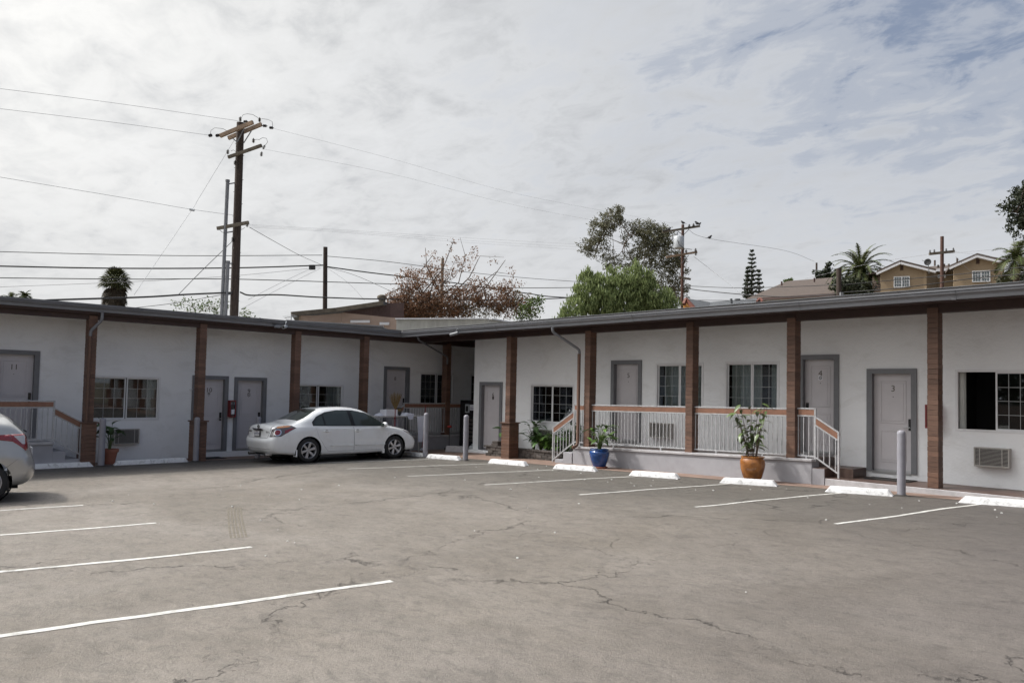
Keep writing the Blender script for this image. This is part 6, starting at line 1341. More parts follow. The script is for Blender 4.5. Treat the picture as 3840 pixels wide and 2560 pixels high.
bird('dark pigeon perched on the very top of the transformer pole', z3(1468, 372), 62, .27, -1)
bird('dark pigeon perched near the right end of the upper cross arm', z3(1605, 378), 61.8, .29, -1)
bird('second pigeon at the right tip of the upper cross arm facing right', z3(1626, 380), 61.8, .22, 1)
bird('small pigeon sitting on the left half of the upper cross arm', z3(1330, 430), 61.6, .24, 1)
bird('lone bird perched on the wire right of the transformer pole', z3(1727, 515), 64.5, .30, 1)

# ---------------------------------------------------------------- trees
DK = 5.5
def tuft(mb, c, size, n, sc=(1, 1, 1), rr=R, long=1.0, droop=0.0):
    for _ in range(n):
        u = Vector((rr.gauss(0, 1), rr.gauss(0, 1), rr.gauss(0, 1))).normalized(); v = u.cross(Vector((rr.gauss(0, 1), rr.gauss(0, 1), rr.gauss(0, 1)))).normalized()
        if droop: u = (u*(1-droop)+Vector((0, 0, -droop*1.4))).normalized(); v = u.cross(Vector((rr.gauss(0, 1), rr.gauss(0, 1), 0))).normalized()
        p = c+Vector((rr.gauss(0, .5)*sc[0], rr.gauss(0, .5)*sc[1], rr.gauss(0, .5)*sc[2])); s = size*rr.uniform(.6, 1.4); a = u*s*.5*long; w = v*s*.28
        mb.add([p-a, p+w, p+a, p-w], [(0, 1, 2, 3)])
def crown(mb, blobs, d, size, dens, clump=.9, depthf=.8, rr=R, long=1.0, droop=0.0, tips=None, per=9):
    # blobs: px ellipses (cx, cy, rx, ry[, weight]) seen in the photograph, given real depth
    for bl in blobs:
        cx_, cy_, rx, ry = bl[:4]; w = bl[4] if len(bl) > 4 else 1.0; c = at(cx_, cy_, d); s = d/FPX; RX, RY = rx*s, ry*s; RD_ = depthf*min(RX, RY*1.3)
        n = int(DK*dens*w*RX*RY)
        for _ in range(n):
            while True:
                q = Vector((rr.uniform(-1, 1), rr.uniform(-1, 1), rr.uniform(-1, 1)))
                if .25 < q.length < 1: break
            p = c+_cx*(q.x*RX)+_cy*(q.y*RY)+_fw*(q.z*RD_); tuft(mb, p, size, per, (clump, clump, clump*.8), rr, long, droop)
            if tips is not None: tips.append(p)
def branches(mb, base, tips, n, r0, rr=R, n0=5, gnarl=.12):
    pick = rr.sample(tips, min(n, len(tips))); forks = []
    top = sum(pick, Vector())/len(pick); fork = base.lerp(top, .45); fork.x, fork.y = base.x*.6+fork.x*.4, base.y*.6+fork.y*.4
    mb.tube([base, base.lerp(fork, .5)+Vector((rr.uniform(-.2, .2), rr.uniform(-.2, .2), 0)), fork], [r0, r0*.8, r0*.62], 8)
    limbs = []
    for i in range(n0):
        t = pick[i % len(pick)]; m = fork.lerp(t, .55)+Vector((0, 0, .4)); j = fork.lerp(m, .5)+Vector((rr.uniform(-.4, .4), rr.uniform(-.4, .4), rr.uniform(-.2, .3)))
        mb.tube([fork, j, m], [r0*.42, r0*.3, r0*.16], 6); limbs += [j, m]
    for t in pick[n0:]:
        a = min(limbs, key=lambda q: (q-t).length); L_ = (t-a).length
        m = a.lerp(t, .5)+Vector((rr.gauss(0, 1), rr.gauss(0, 1), rr.gauss(0, 1)))*L_*gnarl; mb.tube([a, m, t], [r0*.11, r0*.07, r0*.025], 4)
        if rr.random() < .35: limbs.append(m)
def tree(name, label, d, basepx, blobs, mats, size, dens, r0=.2, clump=.35, per=9, nbr=60, bark='bark', seed=1, long=1.0, droop=0.0, group='trees behind the motel', extra=None, depthf=.8, basez=None):
    rr = random.Random(seed); Bq = at(*basepx, d); bz_ = (hillz(Bq.x, Bq.y) if Bq.y > 38 else G(Bq.x)) if basez is None else basez
    base = Vector((Bq.x, Bq.y, bz_-.1)); t = thing(name, base, label, 'tree', group); tips = []
    allm = {}
    for bl in blobs:
        m = bl[5] if len(bl) > 5 else mats; allm.setdefault(m, MB()); crown(allm[m], [bl], d, size, dens, clump, depthf, rr, long, droop, tips, per)
    for m, mb in allm.items(): mb.build('crown', M[m], t)
    b = MB(); branches(b, base, tips, nbr, r0, rr)
    if extra: extra(b, rr)
    b.build('trunk', M[bark], t, smooth=50); return t
# russet tree
def twigs(b, rr):
    for p in (((1560, 1130), (1660, 1010), (1700, 905)), ((1600, 1150), (1720, 1060), (1745, 960), (1725, 890)), ((1640, 1150), (1780, 1080), (1860, 1020), (1925, 1030)), ((1600, 1140), (1560, 1040), (1620, 960)), ((1680, 1120), (1760, 1040), (1800, 960), (1890, 965)), ((1700, 1140), (1820, 1080), (1895, 975)), ((1560, 1120), (1500, 1080), (1455, 1100)), ((1650, 1100), (1600, 1000), (1595, 930))):
        b.tube([at(x, y, 44+rr.uniform(-1, 1)) for x, y in p], [.045, .03, .016, .007][:len(p)], 5)
tree('russet_tree', 'half bare tree with russet brown leaves above the roof corner', 44, (1650, 1300),
     [(1560, 1145, 110, 60, 2.8), (1500, 1130, 55, 50, 2.6), (1620, 1170, 160, 42, 3.2), (1600, 1060, 90, 70, 1.1), (1540, 1050, 60, 45, 1.2), (1640, 990, 70, 50, .38), (1690, 920, 30, 30, .2), (1740, 1000, 50, 60, .35), (1760, 960, 40, 40, .28), (1780, 1090, 70, 60, 1.0), (1860, 1120, 90, 50, 1.8), (1920, 1150, 90, 40, 1.8), (1900, 1020, 40, 22, .25), (1860, 970, 40, 18, .22), (1700, 1130, 120, 60, 2.2), (1950, 1130, 50, 45, 1.1, 'f_mixed'), (1800, 1160, 90, 35, 1.3, 'f_mixed'), (1905, 1075, 60, 35, .7)],
     'f_red', .11, 14, r0=.22, clump=.25, per=13, nbr=170, seed=3, extra=twigs)
tree('small_green_tree', 'small round green tree at the right foot of the russet tree', 43, (2000, 1300), [(1990, 1160, 45, 38, 1.2), (2010, 1130, 30, 26, 1.0), (1970, 1185, 50, 22, 1.2)], 'f_green', .13, 20, r0=.14, clump=.25, nbr=40, seed=5)
tree('pepper_tree', 'bright green weeping pepper tree in front of the eucalyptus', 42, (2320, 1300),
     [(2290, 1070, 80, 50, 1.0), (2380, 1050, 80, 50, 1.0), (2220, 1090, 70, 60, .9), (2200, 1030, 35, 35, .6), (2170, 1150, 60, 50, .9), (2300, 1130, 130, 60, 1.2), (2440, 1110, 90, 60, 1.2), (2490, 1150, 70, 45, 1.1), (2120, 1185, 45, 25, .7), (2350, 1170, 150, 35, 1.0), (2540, 1175, 30, 22, .8), (2300, 1010, 25, 20, .6), (2385, 1000, 25, 20, .6)],
     'f_pepper', .10, 16, r0=.22, clump=.22, per=32, nbr=60, seed=8, long=2.2, droop=.65)
tree('eucalyptus_tree', 'tall grey green eucalyptus with open crown behind the pepper tree', 66, (2400, 1330),
     [(2320, 800, 28, 30, 1.1), (2290, 830, 45, 45, .9), (2250, 860, 50, 55, 1.0), (2200, 920, 32, 35, .8), (2240, 930, 50, 35, .8), (2290, 980, 45, 40, .7), (2350, 880, 22, 60, .5), (2440, 880, 70, 50, 1.1), (2410, 860, 50, 35, .9), (2490, 900, 55, 50, .9), (2420, 960, 60, 55, .9), (2500, 970, 65, 60, .85), (2540, 1010, 40, 60, .8), (2450, 1050, 80, 60, .7), (2540, 1090, 45, 50, .8), (2555, 960, 22, 35, .5), (2360, 990, 40, 50, .6), (2490, 860, 25, 25, .4)],
     'f_euc', .12, 12, r0=.42, clump=.28, per=19, nbr=140, bark='palebark', seed=11, long=1.6, droop=.35)
tree('roof_edge_shrub', 'sparse green shrub showing over the left roof beside the tall pole', 36, (790, 1330),
     [(700, 1150, 55, 28, .5), (650, 1135, 30, 18, .35), (760, 1150, 60, 30, .8), (820, 1155, 50, 30, .9), (900, 1170, 35, 22, .6), (900, 1130, 20, 15, .2), (940, 1182, 30, 10, .5), (780, 1120, 20, 15, .3)],
     'f_green', .10, 26, r0=.07, clump=.22, per=7, nbr=60, bark='palebark', seed=13)
tree('corner_eucalyptus', 'dark foliage of a big tree hanging in at the right edge of the picture', 30, (3960, 1250),
     [(3830, 720, 30, 30, 1.5), (3815, 760, 40, 30, 1.5), (3775, 790, 26, 17, 1.1), (3825, 810, 38, 32, 1.3), (3800, 850, 18, 22, 1.3), (3835, 840, 25, 25, 1.3), (3812, 880, 12, 12, 1.5), (3840, 885, 8, 10, 1.5), (3890, 780, 70, 130, 1.4), (3780, 835, 10, 20, 1.2), (3755, 772, 14, 10, 1.2)],
     'f_dark', .10, 42, r0=.25, clump=.13, per=9, nbr=60, seed=17, long=1.3, droop=.3)
tree('dark_garden_tree', 'dark dense tree beside the right tan house at the right edge', 46, (3800, 1250), [(3800, 1060, 60, 45, 1.3), (3830, 1030, 40, 40, 1.2), (3770, 1090, 40, 30, 1.0), (3900, 1060, 70, 60, 1.2)], 'f_dark', .18, 22, r0=.16, clump=.25, seed=19, nbr=40)
tree('distant_cedar', 'thin dark cedar with level branches left of the big palm', 80, (3105, 1200), [(3105, 1010, 16, 6, 1.6), (3080, 1022, 28, 5, 1.6), (3120, 1030, 30, 5, 1.6), (3085, 1040, 34, 6, 1.6), (3140, 1018, 18, 5, 1.4), (3110, 993, 8, 8, 1.3)], 'f_pine', .28, 20, r0=.12, clump=.25, seed=23, nbr=26)
tree('rooftop_bush', 'small green bush top peeking over the ridge of the brown roof', 84, (2958, 1150), [(2950, 1052, 14, 6, 1.5), (2965, 1049, 10, 5, 1.5)], 'f_green', .22, 22, r0=.06, clump=.2, seed=29, nbr=10)
tree('yard_tree', 'dark tree filling the gap between the palm and the tan houses', 60, (3220, 1180), [(3200, 1080, 50, 40, 1.4), (3160, 1070, 35, 30, 1.3), (3250, 1090, 30, 30, 1.3)], 'f_dark', .24, 14, r0=.15, clump=.35, seed=31, nbr=20)

# norfolk pines: whorled level branches
def norfolk(label, px, ytop, ybase, wpx, d, seed):
    rr = random.Random(seed); T = at(px, ytop, d); Bq = at(px, ybase, d); base = Vector((Bq.x, Bq.y, hillz(Bq.x, Bq.y)-.2)); base.x, base.y = T.x, T.y
    t = thing('norfolk_pine', base, label, 'tree', 'norfolk pines'); W = wpx*d/FPX; H = T.z-Bq.z; b = MB(); b.tube([base, base.lerp(T, .5), T], [.22, .15, .02], 8); f = MB(); n = int(H/.40)
    for i in range(n):
        z = T.z-.15-i*.42; fr = (T.z-z)/H; Lb = W*(.10+.90*fr**.8)*rr.uniform(.85, 1.1); a0 = rr.uniform(0, 1)
        for k in range(7):
            a = a0+k*.898+rr.uniform(-.1, .1); tip = Vector((T.x+math.cos(a)*Lb, T.y+math.sin(a)*Lb, z+.10+Lb*.14)); root = Vector((T.x, T.y, z)); b.tube([root, root.lerp(tip, .6)-Vector((0, 0, .05*Lb)), tip], [.03, .02, .01], 4)
            m = max(3, int(Lb/.11))
            for j in range(m):
                p = root.lerp(tip, (j+1)/m); tuft(f, p, .17, 5, (.05, .05, .05), rr, 1.6)
    b.build('trunk', M['bark'], t); f.build('crown', M['f_pine'], t)
norfolk('tallest of the three norfolk pines, in the middle', z3(2143, 0)[0], z3(0, 622)[1], 1125, 33, 78, 1)
norfolk('left lower norfolk pine of the three', z3(2098, 0)[0], z3(0, 790)[1], 1125, 20, 77, 2)
norfolk('right lower norfolk pine of the three', z3(2212, 0)[0], z3(0, 820)[1], 1125, 22, 77, 3)

# palms
def frond(mb, c, a, e, Ln, wl, rr, nl=60, curl=1.0, sp=None):
    d0 = Vector((math.cos(a)*math.cos(e), math.sin(a)*math.cos(e), math.sin(e))); pts = []; p = c.copy(); d = d0.copy()
    for i in range(11): pts.append(p.copy()); p = p+d*(Ln/10); d = (d+Vector((0, 0, -.17*curl))).normalized()
    if sp is not None: sp.tube(pts, [.035*(1-i/11)+.006 for i in range(11)], 4)
    for i in range(nl):
        t = .08+.92*i/nl; k = min(9, int(t*10)); f = t*10-k; q = pts[k].lerp(pts[k+1], f); tg = (pts[k+1]-pts[k]).normalized(); sd = tg.cross(Vector((0, 0, 1))).normalized(); l = wl*math.sin(math.pi*min(1, t*.9+.12))**.6
        for s in (-1, 1):
            dr = (sd*s*.8+tg*.55+Vector((0, 0, .22-.35*rr.random()))).normalized(); e_ = q+dr*l*rr.uniform(.8, 1.1)+Vector((0, 0, -.12*l)); w = tg*(.045*Ln/3.0+.02); mb.add([q-w*.5, q+w*.5, e_], [(0, 1, 2)])
def palm(label, p, d, Ln, n, trunkpx, seed, r=.3, emin=-.5, name='date_palm', wl=.55):
    rr = random.Random(seed); c = at(*p, d); base = Vector((c.x, c.y, (hillz(c.x, c.y) if c.y > 38 else G(c.x))-.2)); t = thing(name, base, label, 'palm tree', 'palms'); b = MB(); b.tube([base, c.lerp(base, .2), c], [r, r*1.05, r*1.5], 10); b.build('trunk', M['bark'], t, smooth=50); f = MB(); sp = MB()
    for i in range(n):
        e = emin+(1.45-emin)*((i+.5)/n)**.85; a = i*2.399; frond(f, c+Vector((0, 0, .3)), a, e, Ln*rr.uniform(.85, 1.1), wl, rr, sp=sp, curl=1.35)
    f.build('crown', M['f_palm'], t); sp.build('frond_stems', M['stem'], t)
palm('large date palm with arching fronds between the brown roof and the tan houses', z4(1085, 812), 62, 3.2, 80, 0, 4, r=.30, emin=-.7, wl=.38)
palm('feathery queen palm at the right edge beside the tan house', z4(2290, 715), 42, 1.6, 20, 0, 6, r=.13, emin=-.6, name='queen_palm', wl=.5)
palm('small palm tip just showing over the roof near the left edge', (92, 1130), 50, .6, 12, 0, 7, r=.1, emin=-.1, name='fan_palm', wl=.3)
palm('paler palm tip at the far left above the roof line', (38, 1140), 56, .8, 10, 0, 9, r=.1, emin=0, name='fan_palm', wl=.3)
# washingtonia with a skirt of dead fronds
rr = random.Random(21); dW = 58; c = at(432, 1060, dW); base = Vector((c.x, c.y, G(c.x)-.2)); t = thing('skirted_palm', base, 'dark fan palm with a skirt of dead fronds above the left roof', 'palm tree', 'palms')
b = MB(); b.tube([base, c], [.3, .28], 10); b.build('trunk', M['bark'], t); f = MB(); g = MB()
def fan(mb, c, a, e, Ln, rr, sz=.8):
    d = Vector((math.cos(a)*math.cos(e), math.sin(a)*math.cos(e), math.sin(e))); q = c+d*Ln; sd = d.cross(Vector((0, 0, 1))).normalized(); up = sd.cross(d)
    mb.bar(c, q, .03, .02)
    for k in range(15):
        th = -1.25+2.5*k/14; dr = (d*math.cos(th)+sd*math.sin(th)+up*.1*rr.uniform(-1, 1)).normalized(); m = q+dr*sz*.62; e_ = q+dr*sz+Vector((0, 0, -sz*.35*rr.uniform(.4, 1))); w = dr.cross(d+up*.9).normalized()*.035
        mb.add([q-w*.3, m-w, e_, m+w], [(0, 1, 2, 3)])
for i in range(70):
    e = -.45+1.9*((i+.5)/70); fan(f, c+Vector((0, 0, .05)), i*2.399, e, .62*rr.uniform(.7, 1.15), rr, .70)
for i in range(150): fan(g, c-Vector((0, 0, .0+1.6*i/150)), i*2.399, -.55-.5*rr.random(), .55, rr, .62)
f.build('crown', M['f_palm'], t); g.build('dead_skirt', M['f_skirt'], t)

# ---------------------------------------------------------------- houses
def quad(name, pts, m, parent, th=.12):     # thick slab through 3D points, thickness going away from the eye
    b = MB(); P = [Vector(p) for p in pts]; n = len(P); off = _fh*th
    b.add(P+[p+off for p in P], [tuple(range(n)), tuple(range(2*n-1, n-1, -1))]+[(i, n+i, n+(i+1) % n, (i+1) % n) for i in range(n)]); return b.build(name, M[m], parent)
class Plane:       # vertical plane through the pixel p0 at depth d0, running along horizontal direction ang (deg from the X axis)
    def __init__(s, p0, d0, ang): s.o = at(*p0, d0); a = rad(ang); s.u = Vector((math.cos(a), math.sin(a), 0)); s.n = Vector((-s.u.y, s.u.x, 0))
    def pt(s, p, back=0):
        r = ray(*p); o = s.o+s.n*back; return r*(o.dot(s.n)/r.dot(s.n))
def wallpoly(name, pl, pix, m, parent, th=.2, back=0):
    P = [pl.pt(p, back) for p in pix]; b = MB(); n = len(P); off = pl.n*th*(1 if pl.n.dot(_fh) > 0 else -1)
    b.add(P+[p+off for p in P], [tuple(range(n)), tuple(range(2*n-1, n-1, -1))]+[(i, n+i, n+(i+1) % n, (i+1) % n) for i in range(n)]); return b.build(name, M[m], parent)
def hwindow(pl, px0, py0, px1, py1, parent, frame='vinyl', grid=True, curt=True):
    s = -1 if pl.n.dot(_fh) > 0 else 1
    a = pl.pt((px0, py1), s*.02); c = pl.pt((px1, py0), s*.02); u0 = (a-pl.o).dot(pl.u); u1 = (c-pl.o).dot(pl.u); z0, z1 = a.z, c.z
    if u0 > u1: u0, u1 = u1, u0
    def bx(mb, ua, ub, za, zb, o0, o1):
        p = [pl.o+pl.u*u+pl.n*s*o for u, o in ((ua, o0), (ub, o0), (ub, o1), (ua, o1))]; mb.hexa([(q.x, q.y, za) for q in p]+[(q.x, q.y, zb) for q in p])
    f = .055; b = MB(); bx(b, u0, u0+f, z0, z1, 0.001, .08); bx(b, u1-f, u1, z0, z1, .001, .08); bx(b, u0+f, u1-f, z1-f, z1, .001, .08); bx(b, u0+f, u1-f, z0, z0+f, .001, .08); um = (u0+u1)/2; bx(b, um-.04, um+.04, z0+f, z1-f, .001, .07); w = b.build('window', M[frame], parent)
    for A, B2 in ((u0+f, um-.04), (um+.04, u1-f)):
        b = MB(); bx(b, A, B2, z0+f, z1-f, .03, .036); b.build('pane', M['glass'], w); b = MB(); bx(b, A, B2, z0+f, z1-f, .002, .006); b.build('blind', M['curtain'], w)
        if grid:
            b = MB()
            for k in (1, 2): u = A+(B2-A)*k/3; bx(b, u-.012, u+.012, z0+f, z1-f, .037, .05)
            for k in (1, 2): z = z0+f+(z1-z0-2*f)*k/3; bx(b, A, B2, z-.012, z+.012, .0505, .06)
            b.build('muntin', M[frame], w)
    return w
# twin gabled tan building (right)
H1 = thing('gabled_house', at(3400, 1150, 58), 'tan stucco house with two white trimmed gables on the hill at the right', 'house')
q = z4
pf = Plane(q(1240, 800), 58, 22)      # gable fronts face the car park
B0 = 1010
wallpoly('wall', pf, [q(1240, B0), q(1575, B0), q(1575, 745), q(1395, 700), q(1240, 772)], 'tan', H1)
pf2 = Plane(q(1808, 800), 55, 22)
wallpoly('wall', pf2, [q(1808, B0), q(2200, B0), q(2200, 697), q(1985, 648), q(1808, 738)], 'tan', H1)
ps = Plane(q(1575, 800), pf.pt(q(1575, 800)).dot(_fw), 90); wallpoly('wall', ps, [q(1575, B0), q(1662, B0), q(1662, 765), q(1575, 745)], 'tan', H1, th=-.2)
pr = Plane(q(1662, 800), ps.pt(q(1662, 800)).dot(_fw), 22); wallpoly('wall', pr, [q(1655, B0), q(1815, B0), q(1815, 745), q(1655, 762)], 'tan', H1)
def ridge(pl, a, b_, m='eave_white', w=.30, h=.15, out=.35):
    s = -1 if pl.n.dot(_fh) > 0 else 1; p = pl.pt(a, s*out*.5); r = pl.pt(b_, s*out*.5); x = MB(); x.bar(p, r, out, h, up=(0, 0, 1)); return x.build('bargeboard', M[m], H1)
ridge(pf, q(1212, 778), q(1395, 695)); ridge(pf, q(1395, 695), q(1668, 764)); ridge(pf2, q(1778, 735), q(1985, 644)); ridge(pf2, q(1985, 644), q(2200, 694))
b = MB(); bk = pf.n*(1 if pf.n.dot(_fh) > 0 else -1)
def roofplane(pl, a, b_, dp, nm='roof', m='shingle', par=H1, lift=.06):
    p, r = pl.pt(a), pl.pt(b_); k = pl.n*(1 if pl.n.dot(_fh) > 0 else -1); k = Vector((k.x, k.y, 0)); z = Vector((0, 0, lift)); zz_ = Vector((0, 0, .12)); x = MB()
    x.hexa([p+z-k*.3, r+z-k*.3, r+z+k*dp, p+z+k*dp, p+z+zz_-k*.3, r+z+zz_-k*.3, r+z+zz_+k*dp, p+z+zz_+k*dp]); return x.build(nm, M[m], par)
roofplane(pf, q(1212, 776), q(1395, 693), 7); roofplane(pf, q(1395, 693), q(1668, 762), 7); roofplane(pf2, q(1778, 733), q(1985, 642), 7); roofplane(pf2, q(1985, 642), q(2200, 692), 7)
m1, m2 = pr.pt(q(1600, 762)), pr.pt(q(1850, 745)); k = pr.n*(1 if pr.n.dot(_fh) > 0 else -1)
b = MB(); b.hexa([m1-k*.3, m2-k*.3, m2+k*6+Vector((0, 0, 1.15)), m1+k*6+Vector((0, 0, 1.15)), m1-k*.3+Vector((0, 0, .15)), m2-k*.3+Vector((0, 0, .15)), m2+k*6+Vector((0, 0, 1.3)), m1+k*6+Vector((0, 0, 1.3))]); b.build('roof', M['shingle'], H1)
b = MB(); b.bar(m1-k*.35+Vector((0, 0, .02)), m2-k*.35+Vector((0, 0, .02)), .12, .2); b.build('eave_gutter', M['eave_white'], H1)
hwindow(pf, *q(1344, 795), *q(1468, 884), H1); hwindow(pf2, *q(1950, 750), *q(2090, 843), H1); hwindow(pr, *q(1664, 783), *q(1702, 812), H1, grid=False); hwindow(pr, *q(1728, 783), *q(1746, 810), H1, grid=False)
for (pl, x0, y0, x1, y1) in ((pf, 1393, 710, 1415, 750), (pf2, 1980, 655, 2005, 700)):
    a, c = pl.pt(q(x0, y1)), pl.pt(q(x1, y0)); s = -_fh*.04; b = MB(); n_ = 6
    for i in range(n_): za = a.z+(c.z-a.z)*i/n_; zb = a.z+(c.z-a.z)*(i+.7)/n_; b.add([Vector((a.x, a.y, za))+s, Vector((c.x, c.y, za))+s, Vector((c.x, c.y, zb))+s*2, Vector((a.x, a.y, zb))+s*2, Vector((a.x, a.y, za)), Vector((c.x, c.y, za)), Vector((c.x, c.y, zb)), Vector((a.x, a.y, zb))], [(0, 1, 2, 3), (4, 5, 1, 0), (3, 2, 6, 7)])
    b.build('gable_vent', M['brown_siding'], H1)
b = MB(); [b.cyl(at(*q(x, y1), 60), at(*q(x, y0), 60), .07, n=8) for x, y0, y1 in ((1662, 672, 715), (1835, 656, 700), (1688, 708, 730), (1735, 700, 730), (1770, 700, 722), (2035, 632, 655), (2062, 636, 655))]; b.build('vent_pipe', M['shingle'], H1)
pl_l = Plane(q(1180, 800), 60, 22); wallpoly('side_wing', pl_l, [q(1180, B0), q(1240, B0), q(1240, 795), q(1180, 795)], 'tan_pale', H1); roofplane(pl_l, q(1150, 790), q(1245, 785), 5)
b = MB()
for i in range(6): x = q(1200+i*8, 0)[0]; b.cyl(at(x, q(0, 855)[1], 57.2), at(x, q(0, 915)[1], 57.2), .02, n=4)
b.bar(at(*q(1197, 855), 57.2), at(*q(1243, 852), 57.2), .04, .04); b.bar(at(*q(1197, 880), 57.2), at(*q(1243, 878), 57.2), .04, .04); b.build('stair_rail', M['black'], H1)
T = thing('satellite_dish', at(*q(1608, 700), 52), 'small black satellite dish on the left tan gable roof', 'satellite dish')
c = at(*q(1606, 686), 52); b = MB(); b.lathe([(.001, .06), (.12, .045), (.22, .0), (.23, .005), (.12, .055), (.001, .07)], c, 'y', 16); b.build('dish', M['black'], T, smooth=True); b = MB(); b.tube([c, c+Vector((0, .2, -.3)), c+Vector((0, .3, -.75))], .025, 6); b.build('mast', M['conduit'], T)
b = MB(); b.tube([c, c+Vector((-.25, -.35, .1))], .014, 5); b.build('feed_arm', M['conduit'], T)
T = thing('tv_antenna', at(*q(2285, 800), 50), 'thin tv antenna mast at the right edge beside the queen palm', 'antenna'); b = MB(); b.tube([at(*q(2290, 860), 50), at(*q(2280, 560), 50), at(*q(2265, 490), 50)], .02, 6); b.build('mast', M['conduit'], T); b = MB(); b.bar(at(*q(2268, 594), 50), at(*q(2350, 600), 50), .05, .04); b.build('boom', M['trans'], T)
# brown hip roof house
H2 = thing('brown_roof_house', at(3000, 1150, 74), 'cream house with a broad brown shingle hip roof left of the palm', 'house')
E0, E1 = at(*q(205, 968), 66), at(*q(912, 924), 60); r0, r1 = at(*q(520, 833), 76), at(*q(870, 805), 73); 
def slab(name, P, m, par, th=.12):
    b = MB(); P = [Vector(p) for p in P]; n = len(P); off = Vector((0, 0, -th)); b.add(P+[p+off for p in P], [tuple(range(n)), tuple(range(2*n-1, n-1, -1))]+[(i, n+i, n+(i+1) % n, (i+1) % n) for i in range(n)]); return b.build(name, M[m], par)
slab('roof', [E0, E1, r1, r0], 'shingle', H2); E2 = at(*q(1135, 935), 84); slab('roof', [E1, E2, r1], 'shingle', H2); slab('roof', [E0, r0, r0+Vector((-6, 8, -3))], 'shingle', H2)
w0, w1, w2 = E0.lerp(E1, .08)+_fh*.5, E1-Vector((.3, -.3, 0))+_fh*.5, E2+_fh*-.6
for a, c in ((w0, w1), (w1, w2)): b = MB(); o2 = _fh*.2; b.hexa([Vector((a.x, a.y, a.z-4)), Vector((c.x, c.y, c.z-4)), Vector((c.x, c.y, c.z-4))+o2, Vector((a.x, a.y, a.z-4))+o2, a-Vector((0, 0, .14)), c-Vector((0, 0, .14)), c-Vector((0, 0, .14))+o2, a-Vector((0, 0, .14))+o2]); b.build('wall', M['cream'], H2)
b = MB(); b.bar(E0-Vector((0, 0, .12)), E1-Vector((0, 0, .12)), .08, .2); b.build('eave_board', M['brown_siding'], H2)
b = MB(); [b.cyl(at(*q(x, y+26), 68), at(*q(x, y-6), 68), .08, n=8) for x, y in ((477, 842), (730, 815), (825, 860), (744, 905))]; b.build('vent_pipe', M['brown_siding'], H2)
# grey roof with the orange gable
H3 = thing('orange_gable_house', at(2620, 1180, 58), 'low house with grey shingle roof and an orange gable behind the right wing', 'house')
g0, g1, g2 = at(*z3(1478, 1160), 52), at(*z3(1494, 1095), 53), at(*z3(1600, 1195), 51)
wl = at(*z3(1470, 1215), 52)
slab('roof', [at(*z3(1494, 1093), 53), at(*z3(1735, 1130), 58), at(*z3(1720, 1215), 52), at(*z3(1600, 1200), 50.5)], 'shingle_grey', H3)
slab('roof', [at(*z3(1735, 1130), 58), at(*z3(2190, 1092), 64), at(*z3(2205, 1170), 56), at(*z3(1720, 1215), 52)], 'shingle_grey', H3)
p_ = [at(*z3(1478, 1230), 51.2), at(*z3(1478, 1150), 51.2), at(*z3(1496, 1112), 51.6), at(*z3(1570, 1190), 51), at(*z3(1570, 1230), 51)]; b = MB(); n = 5; b.add(p_+[p+_fh*.2 for p in p_], [tuple(range(n)), tuple(range(2*n-1, n-1, -1))]+[(i, n+i, n+(i+1) % n, (i+1) % n) for i in range(n)]); b.build('gable_wall', M['orange'], H3)
b = MB(); b.bar(at(*z3(1474, 1152), 50.9), at(*z3(1496, 1102), 51.2), .16, .22); b.bar(at(*z3(1496, 1102), 51.2), at(*z3(1580, 1198), 50.5), .16, .22); b.build('bargeboard', M['rust'], H3)
b = MB(); b.bar(at(*z3(2190, 1128), 55), at(*z3(2222, 1098), 55.5), .12, .18); b.bar(at(*z3(2222, 1098), 55.5), at(*z3(2246, 1130), 54.6), .12, .18); b.build('bargeboard', M['rust'], H3)
p_ = [at(*z3(2195, 1135), 55.1), at(*z3(2222, 1103), 55.6), at(*z3(2244, 1135), 54.8)]; b = MB(); b.add(p_+[p+_fh*.15 for p in p_], [(0, 1, 2), (5, 4, 3), (0, 3, 4, 1), (1, 4, 5, 2), (2, 5, 3, 0)]); b.build('small_gable', M['rust'], H3)
b = MB(); b.cyl(at(*z3(1942, 1145), 56), at(*z3(1938, 1096), 56), .09, n=8); b.cyl(at(*z3(2000, 1115), 58), at(*z3(2000, 1098), 58), .22, n=8); b.build('vent_pipe', M['shingle_grey'], H3)
b = MB(); a, c = at(*z3(1484, 1215), 52.5), at(*z3(2195, 1185), 57); o2 = _fh*.2; b.hexa([Vector((a.x, a.y, a.z-3)), Vector((c.x, c.y, c.z-3)), Vector((c.x, c.y, c.z-3))+o2, Vector((a.x, a.y, a.z-3))+o2, a, c, c+o2, a+o2]); b.build('wall', M['orange'], H3)
# tan house with a dark shed roof behind the corner
H4 = thing('shed_roof_house', at(1300, 1180, 46), 'pale tan house with dark brown siding and a low sloping roof behind the corner', 'house')
pa = Plane(z2(602, 900), 42, 0); pb = Plane(z2(602, 900), 42, 90)
wallpoly('wall', pb, [z2(275, 960), z2(602, 960), z2(602, 792), z2(275, 812)], 'tan_pale', H4, th=.2)
pw = Plane(z2(602, 900), 42, 50)
wallpoly('wall', pw, [z2(603, 960), z2(1100, 960), z2(1100, 845), z2(603, 795)], 'tan_pale', H4, th=.2)
wallpoly('siding', pw, [z2(480, 787), z2(603, 795), z2(1100, 845), z2(1100, 715), z2(930, 722)], 'brown_siding', H4, th=.2, back=0)
for i in range(16):
    x = 620+i*24; yb = 795+(x-603)*.1; yt = 780-(x-480)*.125+4; 
    if x < 1080: b = MB(); s = -pw.n*.03*(1 if pw.n.dot(_fh) > 0 else -1); b.bar(pw.pt(z2(x, yb-4))+s, pw.pt(z2(x, yt+6))+s, .03, .04); b.build('batten', M['brown_siding'], H4)
